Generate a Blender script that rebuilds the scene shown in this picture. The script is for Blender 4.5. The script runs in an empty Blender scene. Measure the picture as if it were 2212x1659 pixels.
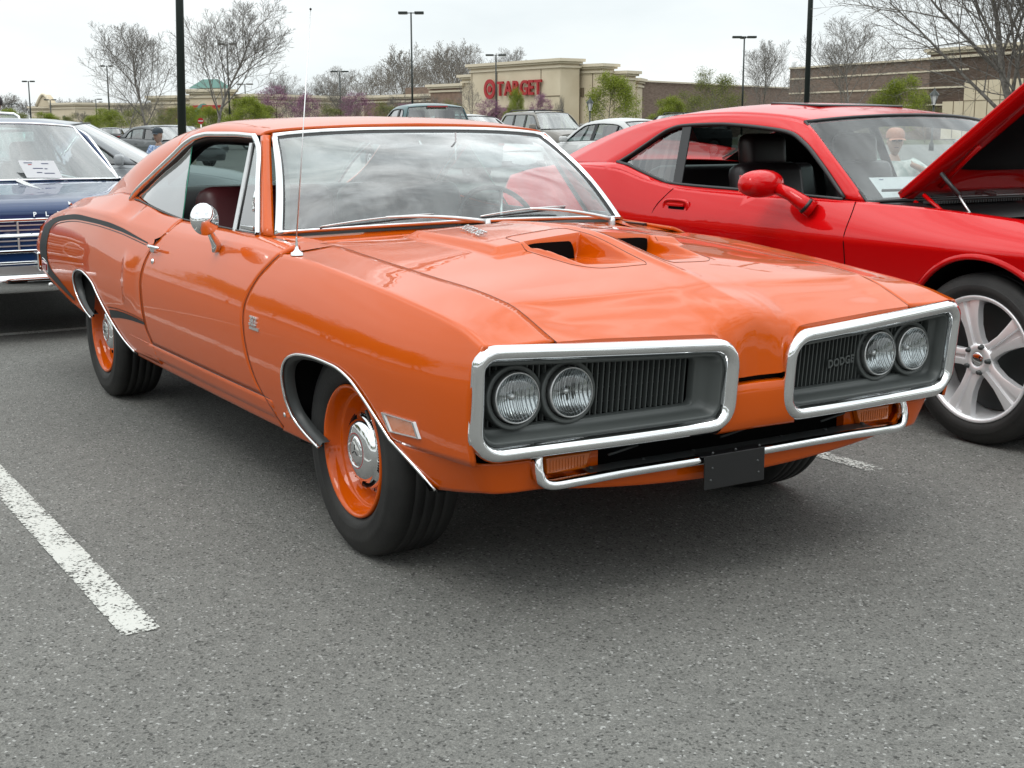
import bpy, math, random
import numpy as np
from math import sin, cos, pi, radians
from mathutils import Vector, Matrix

# ------------------------------------------------------------------ camera, sky, sun, exposure
sc = bpy.context.scene
COL = sc.collection
CF, CW, CH = 2840.629, 2212.0, 1659.0
CC = np.array([3.67202539, -2.52762585, 1.32551656])
yw, pt, rl = radians(148.558741), radians(10.9996113), radians(-.11376)
Fv = np.array([cos(yw)*cos(pt), sin(yw)*cos(pt), -sin(pt)])
rv = np.cross(Fv, [0, 0, 1]); rv /= np.linalg.norm(rv); uv = np.cross(rv, Fv)
c_, s_ = cos(rl), sin(rl)
Rv, Uv = c_*rv+s_*uv, -s_*rv+c_*uv
cam_d = bpy.data.cameras.new('camera'); cam = bpy.data.objects.new('camera', cam_d); COL.objects.link(cam)
cam_d.sensor_width = 36; cam_d.lens = CF/CW*36; cam_d.clip_start = .05; cam_d.clip_end = 3000
cam.matrix_world = Matrix(((Rv[0], Uv[0], -Fv[0], CC[0]), (Rv[1], Uv[1], -Fv[1], CC[1]), (Rv[2], Uv[2], -Fv[2], CC[2]), (0, 0, 0, 1)))
sc.camera = cam
sc.render.resolution_x, sc.render.resolution_y = 1024, 768
sc.view_settings.view_transform = 'Standard'; sc.view_settings.look = 'None'
sc.view_settings.exposure = 0.2; sc.view_settings.gamma = 1

SUN_EL, SUN_AZ = radians(58), radians(-60)          # azimuth of the sun, world xy
world = bpy.data.worlds.new('World'); sc.world = world; world.use_nodes = True
wn, wl = world.node_tree.nodes, world.node_tree.links
wn.clear()
wo = wn.new('ShaderNodeOutputWorld'); bg = wn.new('ShaderNodeBackground')
sky = wn.new('ShaderNodeTexSky'); sky.sky_type = 'NISHITA'; sky.sun_disc = False
sky.sun_elevation = SUN_EL; sky.sun_rotation = pi/2-SUN_AZ
tc = wn.new('ShaderNodeTexCoord'); mp = wn.new('ShaderNodeMapping'); mp.inputs['Scale'].default_value = (1, 1, 3.2)
nz = wn.new('ShaderNodeTexNoise'); nz.inputs['Scale'].default_value = 2.6; nz.inputs['Detail'].default_value = 7; nz.inputs['Roughness'].default_value = .55
cr = wn.new('ShaderNodeValToRGB')
cr.color_ramp.elements[0].position = .3; cr.color_ramp.elements[0].color = (7.7, 8.3, 8.5, 1)
cr.color_ramp.elements[1].position = .72; cr.color_ramp.elements[1].color = (10.2, 10.5, 10.4, 1)
mx = wn.new('ShaderNodeMix'); mx.data_type = 'RGBA'; mx.inputs[0].default_value = .93
sp = wn.new('ShaderNodeSeparateXYZ'); rr = wn.new('ShaderNodeMapRange')
rr.inputs['From Min'].default_value = 0.12; rr.inputs['From Max'].default_value = 1; rr.inputs['To Min'].default_value = 1; rr.inputs['To Max'].default_value = 2.6
vm = wn.new('ShaderNodeVectorMath'); vm.operation = 'SCALE'
wl.new(tc.outputs['Generated'], mp.inputs['Vector']); wl.new(mp.outputs[0], nz.inputs['Vector']); wl.new(nz.outputs['Fac'], cr.inputs[0])
wl.new(tc.outputs['Generated'], sp.inputs[0]); wl.new(sp.outputs['Z'], rr.inputs['Value'])
nz2 = wn.new('ShaderNodeTexNoise'); nz2.inputs['Scale'].default_value = 3.4; nz2.inputs['Detail'].default_value = 6; nz2.inputs['Roughness'].default_value = .6; nz2.inputs['Distortion'].default_value = .5
wl.new(tc.outputs['Generated'], nz2.inputs['Vector'])
r2 = wn.new('ShaderNodeMapRange'); r2.inputs['From Min'].default_value = .38; r2.inputs['From Max'].default_value = .64; r2.inputs['To Min'].default_value = .55; r2.inputs['To Max'].default_value = 1.25; wl.new(nz2.outputs['Fac'], r2.inputs['Value'])
sq = wn.new('ShaderNodeMapRange'); sq.inputs['From Min'].default_value = .2; sq.inputs['From Max'].default_value = .6; wl.new(sp.outputs['Z'], sq.inputs['Value'])
mz = wn.new('ShaderNodeMix'); mz.data_type = 'FLOAT'; mz.inputs[2].default_value = 1.0; wl.new(sq.outputs[0], mz.inputs[0]); wl.new(r2.outputs[0], mz.inputs[3])
mm_ = wn.new('ShaderNodeMath'); mm_.operation = 'MULTIPLY'; wl.new(rr.outputs[0], mm_.inputs[0]); wl.new(mz.outputs[0], mm_.inputs[1])
wl.new(cr.outputs[0], vm.inputs[0]); wl.new(mm_.outputs[0], vm.inputs['Scale'])
wl.new(sky.outputs[0], mx.inputs[6]); wl.new(vm.outputs[0], mx.inputs[7]); wl.new(mx.outputs[2], bg.inputs['Color'])
bg.inputs['Strength'].default_value = .1
wl.new(bg.outputs[0], wo.inputs[0])
sun_d = bpy.data.lights.new('sun', 'SUN'); sun_d.energy = .75; sun_d.angle = radians(22); sun_d.color = (1, .97, .93)
sun = bpy.data.objects.new('sun', sun_d); COL.objects.link(sun)
sun.rotation_euler = Vector((cos(SUN_EL)*cos(SUN_AZ), cos(SUN_EL)*sin(SUN_AZ), sin(SUN_EL))).to_track_quat('Z', 'Y').to_euler()
sun.location = (0, 0, 20)

# ------------------------------------------------------------------ helpers
rnd = random.Random(7)
def at(px, depth, z=0.0):
    """point on the level z that stands 'depth' metres in front of the lens in pixel column px (2212 wide)"""
    t = (px-CW/2)/CF
    fh = np.array([cos(yw), sin(yw)]); rh = np.array([rv[0], rv[1]])
    p = CC[:2]+depth*(fh+rh*t*.982)
    return (float(p[0]), float(p[1]), z)
def zat(py, depth):
    """height seen at pixel row py at that depth"""
    return CC[2]+depth*math.tan(math.atan((CH/2-py)/CF)-pt)/1.0
VIEW = yw   # heading of the view in plan

M = {}
def mat(name, col, rough=.5, metal=0, coat=0, spec=.5, **k):
    m = bpy.data.materials.new(name); m.use_nodes = True
    b = m.node_tree.nodes['Principled BSDF']
    b.inputs['Base Color'].default_value = (*col, 1); b.inputs['Roughness'].default_value = rough
    b.inputs['Metallic'].default_value = metal; b.inputs['Coat Weight'].default_value = coat
    b.inputs['Coat Roughness'].default_value = .02; b.inputs['Specular IOR Level'].default_value = spec
    M[name] = m
    return m
def nt(m): return m.node_tree.nodes, m.node_tree.links, m.node_tree.nodes['Principled BSDF']
def noise_col(m, c1, c2, scale, detail=4, p0=.35, p1=.65, coord='Object', rough=.5, distort=0):
    n, l, b = nt(m)
    t = n.new('ShaderNodeTexCoord'); z = n.new('ShaderNodeTexNoise'); z.inputs['Scale'].default_value = scale
    z.inputs['Detail'].default_value = detail; z.inputs['Roughness'].default_value = rough; z.inputs['Distortion'].default_value = distort
    r = n.new('ShaderNodeValToRGB'); r.color_ramp.elements[0].position = p0; r.color_ramp.elements[1].position = p1
    r.color_ramp.elements[0].color = (*c1, 1); r.color_ramp.elements[1].color = (*c2, 1)
    l.new(t.outputs[coord], z.inputs['Vector']); l.new(z.outputs['Fac'], r.inputs[0]); l.new(r.outputs[0], b.inputs['Base Color'])
    return z, r
def bump(m, scale, strength, dist=.01, detail=3, coord='Object'):
    n, l, b = nt(m)
    t = n.new('ShaderNodeTexCoord'); z = n.new('ShaderNodeTexNoise'); z.inputs['Scale'].default_value = scale; z.inputs['Detail'].default_value = detail
    u = n.new('ShaderNodeBump'); u.inputs['Strength'].default_value = strength; u.inputs['Distance'].default_value = dist
    l.new(t.outputs[coord], z.inputs['Vector']); l.new(z.outputs['Fac'], u.inputs['Height']); l.new(u.outputs[0], b.inputs['Normal'])

def paint(name, col, rough=.28):
    m = mat(name, col, rough, 0, .72, .03)
    m.node_tree.nodes['Principled BSDF'].inputs['Coat IOR'].default_value = 1.5
    n, l, b = nt(m)
    # faint orange peel on the clear coat and a thin dust film that roughens it here and there
    t = n.new('ShaderNodeTexCoord'); z = n.new('ShaderNodeTexNoise'); z.inputs['Scale'].default_value = 9; z.inputs['Detail'].default_value = 2
    u = n.new('ShaderNodeBump'); u.inputs['Strength'].default_value = .018; u.inputs['Distance'].default_value = .02
    l.new(t.outputs['Object'], z.inputs['Vector']); l.new(z.outputs['Fac'], u.inputs['Height']); l.new(u.outputs[0], b.inputs['Coat Normal'])
    z2 = n.new('ShaderNodeTexNoise'); z2.inputs['Scale'].default_value = 3; z2.inputs['Detail'].default_value = 6
    r2 = n.new('ShaderNodeMapRange'); r2.inputs['From Min'].default_value = .4; r2.inputs['From Max'].default_value = .8; r2.inputs['To Min'].default_value = .004; r2.inputs['To Max'].default_value = .035
    l.new(t.outputs['Object'], z2.inputs['Vector']); l.new(z2.outputs['Fac'], r2.inputs['Value']); l.new(r2.outputs[0], b.inputs['Coat Roughness'])
    return m
def glass(name, tint=(.82, .9, .88), refl=1.0, dust_haze=0):
    m = bpy.data.materials.new(name); m.use_nodes = True
    n, l = m.node_tree.nodes, m.node_tree.links; n.clear()
    o = n.new('ShaderNodeOutputMaterial'); tr = n.new('ShaderNodeBsdfTransparent'); g = n.new('ShaderNodeBsdfGlossy')
    def mth(op, a, b=None, v=None, clamp=False):
        q = n.new('ShaderNodeMath'); q.operation = op; q.use_clamp = clamp
        l.new(a, q.inputs[0])
        if b is not None: l.new(b, q.inputs[1])
        if v is not None: q.inputs[1].default_value = v
        return q.outputs[0]
    ge = n.new('ShaderNodeNewGeometry'); dt = n.new('ShaderNodeVectorMath'); dt.operation = 'DOT_PRODUCT'
    l.new(ge.outputs['Incoming'], dt.inputs[0]); l.new(ge.outputs['Normal'], dt.inputs[1])
    c = mth('ABSOLUTE', dt.outputs['Value']); k = n.new('ShaderNodeMath'); k.operation = 'SUBTRACT'; k.inputs[0].default_value = 1; l.new(c, k.inputs[1])
    k5 = mth('POWER', k.outputs[0], v=4.2); k6 = mth('MULTIPLY_ADD', k5, v=.92); k6.node.inputs[2].default_value = .085
    k7 = mth('MULTIPLY', k6, v=refl, clamp=True)
    mi = n.new('ShaderNodeMixShader'); tr.inputs[0].default_value = (*tint, 1); g.inputs['Roughness'].default_value = .0
    l.new(k7, mi.inputs[0]); l.new(tr.outputs[0], mi.inputs[1]); l.new(g.outputs[0], mi.inputs[2]); l.new(mi.outputs[0], o.inputs[0])
    if dust_haze:   # film of dust, plus pale streaks painted in as hazy sky reflection
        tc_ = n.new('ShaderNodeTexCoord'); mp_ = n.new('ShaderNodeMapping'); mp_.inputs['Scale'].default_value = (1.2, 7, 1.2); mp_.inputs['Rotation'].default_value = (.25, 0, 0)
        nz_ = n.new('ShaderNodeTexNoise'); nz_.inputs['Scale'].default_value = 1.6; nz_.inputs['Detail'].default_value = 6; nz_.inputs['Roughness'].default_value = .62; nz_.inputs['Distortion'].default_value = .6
        mr_ = n.new('ShaderNodeMapRange'); mr_.inputs['From Min'].default_value = .38; mr_.inputs['From Max'].default_value = .72; mr_.inputs['To Min'].default_value = .02*dust_haze; mr_.inputs['To Max'].default_value = .34*dust_haze
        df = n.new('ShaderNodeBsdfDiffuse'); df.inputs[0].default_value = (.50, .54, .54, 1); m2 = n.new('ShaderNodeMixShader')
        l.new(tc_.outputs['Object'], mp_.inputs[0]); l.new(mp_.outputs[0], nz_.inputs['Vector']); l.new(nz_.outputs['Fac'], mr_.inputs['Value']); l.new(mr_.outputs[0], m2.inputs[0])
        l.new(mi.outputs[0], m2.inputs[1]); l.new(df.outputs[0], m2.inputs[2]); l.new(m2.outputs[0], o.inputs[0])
    M[name] = m
    return m

ORANGE = paint('orange_paint', (.76, .110, .0008))
seam = mat('paint_seam', (.10, .014, .002), .6)
RED = paint('red_paint', (.80, .004, .006))
BLUE = paint('navy_paint', (.018, .050, .15))
chrome = mat('chrome', (.80, .81, .82), .05, 1)
satin = mat('satin_metal', (.64, .64, .64), .38, 1)
argent = mat('grey_trim', (.112, .124, .120), .42, .1)
darkgrey = mat('dark_grey', (.045, .05, .05), .45)
black = mat('black_plastic', (.012, .012, .013), .38)
void = mat('matt_black', (.004, .004, .004), .9, spec=.1)
rubber = mat('tyre_rubber', (.022, .022, .022), .62, spec=.35)
noise_col(rubber, (.016, .016, .016), (.034, .033, .031), 6, 6)
bump(rubber, 90, .25, .004)
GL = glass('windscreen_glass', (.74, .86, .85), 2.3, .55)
GLR = glass('red_car_glass', (.86, .93, .92), .95, .35)
GLS = glass('side_glass', (.50, .62, .60), 2.2)
GLD = glass('dark_glass', (.10, .12, .12), 1.0)
amber = mat('amber_lens', (.75, .16, .01), .12, 0, 1)
redlens = mat('red_lens', (.4, .01, .01), .15, 0, 1)
seatm = mat('seat_vinyl', (.022, .014, .016), .38)
maroon = mat('maroon_vinyl', (.12, .02, .025), .4)
badge_m = mat('badge', (.66, .66, .66), .25, .8)
paper = mat('paper', (.82, .82, .84), .6)
ink = mat('ink', (.05, .06, .16), .6)
decal = mat('charcoal_decal', (.028, .032, .034), .6, spec=.25)
inkr = mat('red_ink', (.5, .05, .06), .6)

def link(o, parent=None, label=None, cat=None, group=None, kind=None):
    COL.objects.link(o)
    if parent is not None: o.parent = parent
    tag(o, label, cat, group, kind)
    return o
def tag(o, label=None, cat=None, group=None, kind=None):
    for k, v in (('label', label), ('category', cat), ('group', group), ('kind', kind)):
        if v: o[k] = v
    return o
def empty(name, loc, rz, label, cat, group=None):
    o = bpy.data.objects.new(name, None); o.empty_display_size = .3; o.location = loc; o.rotation_euler = (0, 0, rz)
    return link(o, None, label, cat, group)
def orient(me):
    """make an open body panel face away from the middle of its car"""
    t = 0
    for p in me.polygons:
        c = p.center; n = p.normal; t += p.area*(n.y*c.y+n.z*(c.z-.62)*1.0)
    if t < 0: me.flip_normals()
def mk(name, v, f, m, parent=None, smooth=True, thick=0, angle=None, **k):
    me = bpy.data.meshes.new(name)
    me.from_pydata([tuple(map(float, p)) for p in v], [], [tuple(int(i) for i in q) for q in f])
    if isinstance(m, (list, tuple)):
        for mm in m: me.materials.append(mm)
    elif m: me.materials.append(m)
    if smooth:
        me.polygons.foreach_set('use_smooth', [True]*len(me.polygons))
    me.update()
    if angle: 
        me.set_sharp_from_angle(angle=radians(angle))
    o = bpy.data.objects.new(name, me)
    link(o, parent, **k)
    if thick:
        orient(me)
        s = o.modifiers.new('thick', 'SOLIDIFY'); s.thickness = thick; s.offset = -1; s.use_rim = True
        if len(me.materials) == 1 and 'paint' in me.materials[0].name: me.materials.append(void); s.material_offset = 1
    return o
def copytree(o, parent=None, **k):
    c = o.copy(); COL.objects.link(c)
    if parent is not None: c.parent = parent
    for kk, vv in k.items(): c[kk] = vv
    for ch in list(o.children): copytree(ch, c)
    return c

class G:
    """collects geometry for one mesh"""
    def __init__(s): s.v = []; s.f = []; s.mi = []
    def add(s, v, f, mi=0):
        b = len(s.v); s.v.extend([tuple(p) for p in v]); s.f.extend([tuple(i+b for i in q) for q in f]); s.mi.extend([mi]*len(f)); return s
    def grid(s, P, flip=False, close_u=False, close_v=False, mi=0):
        P = np.asarray(P, float); nu, nv = P.shape[:2]; f = []
        for i in range(nu if close_u else nu-1):
            i2 = (i+1) % nu
            for j in range(nv if close_v else nv-1):
                j2 = (j+1) % nv
                q = (i*nv+j, i2*nv+j, i2*nv+j2, i*nv+j2)
                f.append(q[::-1] if flip else q)
        return s.add(P.reshape(-1, 3), f, mi)
    def box(s, c, d, rz=0, ry=0, rx=0, mi=0, bev=0):
        hx, hy, hz = d[0]/2, d[1]/2, d[2]/2
        R = Matrix.Rotation(rz, 3, 'Z') @ Matrix.Rotation(ry, 3, 'Y') @ Matrix.Rotation(rx, 3, 'X')
        vs = []
        for z in (-hz, hz):
            for x, y in ((-hx, -hy), (hx, -hy), (hx, hy), (-hx, hy)):
                p = R @ Vector((x, y, z)); vs.append((p.x+c[0], p.y+c[1], p.z+c[2]))
        return s.add(vs, [(3, 2, 1, 0), (4, 5, 6, 7), (0, 1, 5, 4), (1, 2, 6, 5), (2, 3, 7, 6), (3, 0, 4, 7)], mi)
    def tube(s, pts, r, n=8, closed=False, cap=True, mi=0):
        pts = [np.array(p, float) for p in pts]; N = len(pts)
        rs = r if hasattr(r, '__len__') else [r]*N
        T = []
        for i in range(N):
            a = pts[(i-1) % N] if (closed or i > 0) else pts[i]
            b = pts[(i+1) % N] if (closed or i < N-1) else pts[i]
            t = b-a; T.append(t/(np.linalg.norm(t)+1e-12))
        up = np.array([0, 0, 1.]) if abs(T[0][2]) < .9 else np.array([1., 0, 0])
        u = np.cross(T[0], up); u /= np.linalg.norm(u)
        P = []
        for i in range(N):
            u = u-T[i]*(u@T[i]); u /= (np.linalg.norm(u)+1e-12); w = np.cross(T[i], u)
            P.append([pts[i]+rs[i]*(cos(a)*u+sin(a)*w) for a in [2*pi*k/n for k in range(n)]])
        b = len(s.v)
        s.grid(np.array(P), close_u=closed, close_v=True, mi=mi)
        if cap and not closed:
            s.f.append(tuple(b+k for k in range(n))); s.mi.append(mi)
            s.f.append(tuple(b+(N-1)*n+k for k in range(n))[::-1]); s.mi.append(mi)
        return s
    def lathe(s, prof, n=48, axis='y', c=(0, 0, 0), mi=0, sgn=1):
        """prof: (radius, offset along axis) pairs"""
        P = []
        for k in range(n):
            a = 2*pi*k/n; row = []
            for r, h in prof:
                if axis == 'y': row.append((c[0]+r*cos(a), c[1]+sgn*h, c[2]+r*sin(a)))
                elif axis == 'x': row.append((c[0]+sgn*h, c[1]+r*cos(a), c[2]+r*sin(a)))
                else: row.append((c[0]+r*cos(a), c[1]+r*sin(a), c[2]+h))
            P.append(row)
        return s.grid(np.array(P), close_u=True, mi=mi)
    def strip(s, A, B, mi=0): return s.grid(np.array([A, B]), mi=mi)
    def prism(s, poly, z0, z1, mi=0):
        n = len(poly)
        v = [(x, y, z0) for x, y in poly]+[(x, y, z1) for x, y in poly]
        return s.add(v, [tuple(range(n))[::-1], tuple(range(n, 2*n))]+[(i, (i+1) % n, n+(i+1) % n, n+i) for i in range(n)], mi)
    def make(s, name, m, parent=None, smooth=True, merge=0, **k):
        o = mk(name, s.v, s.f, m, parent, smooth, **k)
        if isinstance(m, (list, tuple)): o.data.polygons.foreach_set('material_index', s.mi)
        if merge:
            import bmesh
            bm = bmesh.new(); bm.from_mesh(o.data); bmesh.ops.remove_doubles(bm, verts=bm.verts, dist=merge)
            bmesh.ops.recalc_face_normals(bm, faces=bm.faces); bm.to_mesh(o.data); bm.free(); orient(o.data)
        return o

def bevel(o, w, seg=2, ang=40):
    b = o.modifiers.new('bevel', 'BEVEL'); b.width = w; b.segments = seg; b.limit_method = 'ANGLE'; b.angle_limit = radians(ang)
    return o

def pch(xs, ys):
    """monotone cubic interpolator"""
    xs = np.array(xs, float); ys = np.array(ys, float)
    o = np.argsort(xs); xs, ys = xs[o], ys[o]
    h = np.diff(xs); d = np.diff(ys)/h; m = np.zeros_like(ys)
    m[0], m[-1] = d[0], d[-1]
    for i in range(1, len(xs)-1):
        if d[i-1]*d[i] > 0:
            w1, w2 = 2*h[i]+h[i-1], h[i]+2*h[i-1]; m[i] = (w1+w2)/(w1/d[i-1]+w2/d[i])
    def f(x):
        x = np.asarray(x, float); xc = np.clip(x, xs[0], xs[-1]); i = np.clip(np.searchsorted(xs, xc)-1, 0, len(xs)-2)
        t = (xc-xs[i])/h[i]
        y = (2*t**3-3*t**2+1)*ys[i]+(t**3-2*t**2+t)*h[i]*m[i]+(-2*t**3+3*t**2)*ys[i+1]+(t**3-t**2)*h[i]*m[i+1]
        return y + np.where(x < xs[0], (x-xs[0])*m[0], 0)+np.where(x > xs[-1], (x-xs[-1])*m[-1], 0)
    return f
def cspl(P, ts):
    """natural cubic spline through rows of P at parameters 0..n-1, sampled at ts"""
    P = np.asarray(P, float); n = len(P); sh = P.shape; Q = P.reshape(n, -1)
    if n == 2:
        out = Q[0]+(Q[1]-Q[0])*np.asarray(ts)[:, None]; return out.reshape((len(ts),)+sh[1:])
    A = np.zeros((n, n)); B = np.zeros_like(Q); A[0, 0] = 2; A[0, 1] = 1; B[0] = 3*(Q[1]-Q[0]); A[-1, -1] = 2; A[-1, -2] = 1; B[-1] = 3*(Q[-1]-Q[-2])
    for i in range(1, n-1): A[i, i-1] = 1; A[i, i] = 4; A[i, i+1] = 1; B[i] = 3*(Q[i+1]-Q[i-1])
    D = np.linalg.solve(A, B)
    out = []
    for t in ts:
        i = int(min(max(math.floor(t), 0), n-2)); u = t-i
        a, b, da, db = Q[i], Q[i+1], D[i], D[i+1]
        out.append(a*(2*u**3-3*u**2+1)+da*(u**3-2*u**2+u)+b*(-2*u**3+3*u**2)+db*(u**3-u**2))
    return np.array(out).reshape((len(ts),)+sh[1:])
def net(N, nu, nv, u0=0, u1=None, v0=0, v1=None):
    """interpolating spline surface through the control net N[u][v]"""
    N = np.asarray(N, float); u1 = N.shape[0]-1 if u1 is None else u1; v1 = N.shape[1]-1 if v1 is None else v1
    tu = np.linspace(u0, u1, nu) if np.isscalar(nu) else nu
    tv = np.linspace(v0, v1, nv) if np.isscalar(nv) else nv
    S = cspl(N, tu); S = np.swapaxes(cspl(np.swapaxes(S, 0, 1), tv), 0, 1)
    return S
def my(P, s):
    P = np.array(P, float); P[..., 1] *= s; return P
def poly_s(pts, n):
    """resample a polyline smoothly at n points by arc length (cubic)"""
    pts = np.asarray(pts, float)
    d = np.r_[0, np.cumsum(np.linalg.norm(np.diff(pts, axis=0), axis=1))]
    fs = [pch(d, pts[:, k]) for k in range(pts.shape[1])]
    t = np.linspace(0, d[-1], n)
    return np.stack([f(t) for f in fs], 1)
def lin(pts, n):
    pts = np.asarray(pts, float); d = np.r_[0, np.cumsum(np.linalg.norm(np.diff(pts, axis=0), axis=1))]; t = np.linspace(0, d[-1], n)
    return np.stack([np.interp(t, d, pts[:, k]) for k in range(pts.shape[1])], 1)
def text_mesh(s, size, ext, bold=0, shear=0, space=1.0):
    cu = bpy.data.curves.new('txt', 'FONT'); cu.body = s; cu.size = size; cu.extrude = ext; cu.offset = bold; cu.shear = shear; cu.space_character = space
    o = bpy.data.objects.new('txt', cu); COL.objects.link(o)
    dg = bpy.context.evaluated_depsgraph_get(); me = bpy.data.meshes.new_from_object(o.evaluated_get(dg))
    bpy.data.objects.remove(o); v = np.array([tuple(p.co) for p in me.vertices]); f = [tuple(p.vertices) for p in me.polygons]
    bpy.data.meshes.remove(me)
    return v, f
def text_obj(s, size, ext, m, O, X, Y, parent=None, name='lettering', bold=0, shear=0, space=1.0, **k):
    """flat lettering whose baseline runs along X from O with Y up"""
    v, f = text_mesh(s, size, ext, bold, shear, space)
    X = np.array(X, float); X /= np.linalg.norm(X); Y = np.array(Y, float); Y -= X*(X@Y); Y /= np.linalg.norm(Y); Zn = np.cross(X, Y)
    P = np.array(O)+v[:, :1]*X+v[:, 1:2]*Y+v[:, 2:3]*Zn
    return mk(name, P, f, m, parent, False, **k)

# ------------------------------------------------------------------ ground
asph = mat('asphalt', (.15, .15, .145), .85)
def build_asphalt(m, dark=1.0):
    n, l, b = nt(m)
    t = n.new('ShaderNodeTexCoord')
    def noise(s, d=3, r=.6):
        z = n.new('ShaderNodeTexNoise'); z.inputs['Scale'].default_value = s; z.inputs['Detail'].default_value = d; z.inputs['Roughness'].default_value = r; l.new(t.outputs['Object'], z.inputs['Vector']); return z
    v = n.new('ShaderNodeTexVoronoi'); v.inputs['Scale'].default_value = 150; l.new(t.outputs['Object'], v.inputs['Vector'])
    v2 = n.new('ShaderNodeTexVoronoi'); v2.inputs['Scale'].default_value = 330; l.new(t.outputs['Object'], v2.inputs['Vector'])
    sx = n.new('ShaderNodeSeparateColor'); l.new(v.outputs['Color'], sx.inputs[0])
    r = n.new('ShaderNodeValToRGB'); e = r.color_ramp.elements
    e[0].position = .03; e[0].color = (.062, .062, .056, 1); e[1].position = .13; e[1].color = (.172, .171, .158, 1)
    for p_, c_ in ((.6, (.205, .203, .187, 1)), (.955, (.235, .233, .215, 1)), (.99, (.44, .44, .42, 1))): a = e.new(p_); a.color = c_
    l.new(sx.outputs[0], r.inputs[0])
    s2 = n.new('ShaderNodeSeparateColor'); l.new(v2.outputs['Color'], s2.inputs[0])
    r2 = n.new('ShaderNodeMapRange'); r2.inputs['To Min'].default_value = .66; r2.inputs['To Max'].default_value = 1.26; l.new(s2.outputs[1], r2.inputs['Value'])
    z1 = noise(.55, 5, .6); r3 = n.new('ShaderNodeMapRange'); r3.inputs['From Min'].default_value = .3; r3.inputs['From Max'].default_value = .7; r3.inputs['To Min'].default_value = .86; r3.inputs['To Max'].default_value = 1.12; l.new(z1.outputs['Fac'], r3.inputs['Value'])
    z4 = noise(16, 3, .6); r4 = n.new('ShaderNodeMapRange'); r4.inputs['From Min'].default_value = .3; r4.inputs['From Max'].default_value = .7; r4.inputs['To Min'].default_value = .9; r4.inputs['To Max'].default_value = 1.08; l.new(z4.outputs['Fac'], r4.inputs['Value'])
    mu = n.new('ShaderNodeMath'); mu.operation = 'MULTIPLY'; l.new(r2.outputs[0], mu.inputs[0]); l.new(r3.outputs[0], mu.inputs[1])
    mu2 = n.new('ShaderNodeMath'); mu2.operation = 'MULTIPLY'; l.new(mu.outputs[0], mu2.inputs[0]); l.new(r4.outputs[0], mu2.inputs[1])
    z5 = noise(.9, 6, .7); r5 = n.new('ShaderNodeMapRange'); r5.inputs['From Min'].default_value = .62; r5.inputs['From Max'].default_value = .78; r5.inputs['To Min'].default_value = 1.0; r5.inputs['To Max'].default_value = .72; l.new(z5.outputs['Fac'], r5.inputs['Value'])
    mu3 = n.new('ShaderNodeMath'); mu3.operation = 'MULTIPLY'; l.new(mu2.outputs[0], mu3.inputs[0]); l.new(r5.outputs[0], mu3.inputs[1])
    vs = n.new('ShaderNodeVectorMath'); vs.operation = 'SCALE'; l.new(r.outputs[0], vs.inputs[0]); l.new(mu3.outputs[0], vs.inputs['Scale'])
    l.new(vs.outputs[0], b.inputs['Base Color'])
    bp = n.new('ShaderNodeBump'); bp.inputs['Strength'].default_value = .55; bp.inputs['Distance'].default_value = .004
    ad = n.new('ShaderNodeMath'); ad.operation = 'ADD'; l.new(v.outputs['Distance'], ad.inputs[0]); l.new(z4.outputs['Fac'], ad.inputs[1]); l.new(ad.outputs[0], bp.inputs['Height']); l.new(bp.outputs[0], b.inputs['Normal'])
build_asphalt(asph)
grass_m = mat('grass', (.07, .085, .03), .9); noise_col(grass_m, (.05, .075, .02), (.12, .11, .055), .9, 8)
def plane(name, x0, y0, x1, y1, z, m, **k):
    return mk(name, [(x0, y0, z), (x1, y0, z), (x1, y1, z), (x0, y1, z)], [(0, 1, 2, 3)], m, None, False, **k)
plane('ground', -900, -900, 900, 900, 0, asph, kind='structure')

# worn white paint
wp = mat('road_paint', (.74, .75, .70), .7)
n, l, b = nt(wp)
t = n.new('ShaderNodeTexCoord')
z = n.new('ShaderNodeTexNoise'); z.inputs['Scale'].default_value = 85; z.inputs['Detail'].default_value = 5; z.inputs['Roughness'].default_value = .65; l.new(t.outputs['Object'], z.inputs['Vector'])
z0 = n.new('ShaderNodeTexNoise'); z0.inputs['Scale'].default_value = 5; z0.inputs['Detail'].default_value = 3; l.new(t.outputs['Object'], z0.inputs['Vector'])
at1 = n.new('ShaderNodeAttribute'); at1.attribute_name = 'wear'
ad = n.new('ShaderNodeMath'); ad.operation = 'MULTIPLY_ADD'; ad.inputs[1].default_value = .35; l.new(z0.outputs['Fac'], ad.inputs[0]); l.new(z.outputs['Fac'], ad.inputs[2])
ad2 = n.new('ShaderNodeMath'); ad2.operation = 'ADD'; l.new(ad.outputs[0], ad2.inputs[0]); l.new(at1.outputs['Fac'], ad2.inputs[1])
rm = n.new('ShaderNodeMapRange'); rm.inputs['From Min'].default_value = .70; rm.inputs['From Max'].default_value = .80; l.new(ad2.outputs[0], rm.inputs['Value'])
tr = n.new('ShaderNodeBsdfTransparent'); mi = n.new('ShaderNodeMixShader'); o = n['Material Output']
l.new(rm.outputs[0], mi.inputs[0]); l.new(b.outputs[0], mi.inputs[1]); l.new(tr.outputs[0], mi.inputs[2]); l.new(mi.outputs[0], o.inputs[0])
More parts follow.
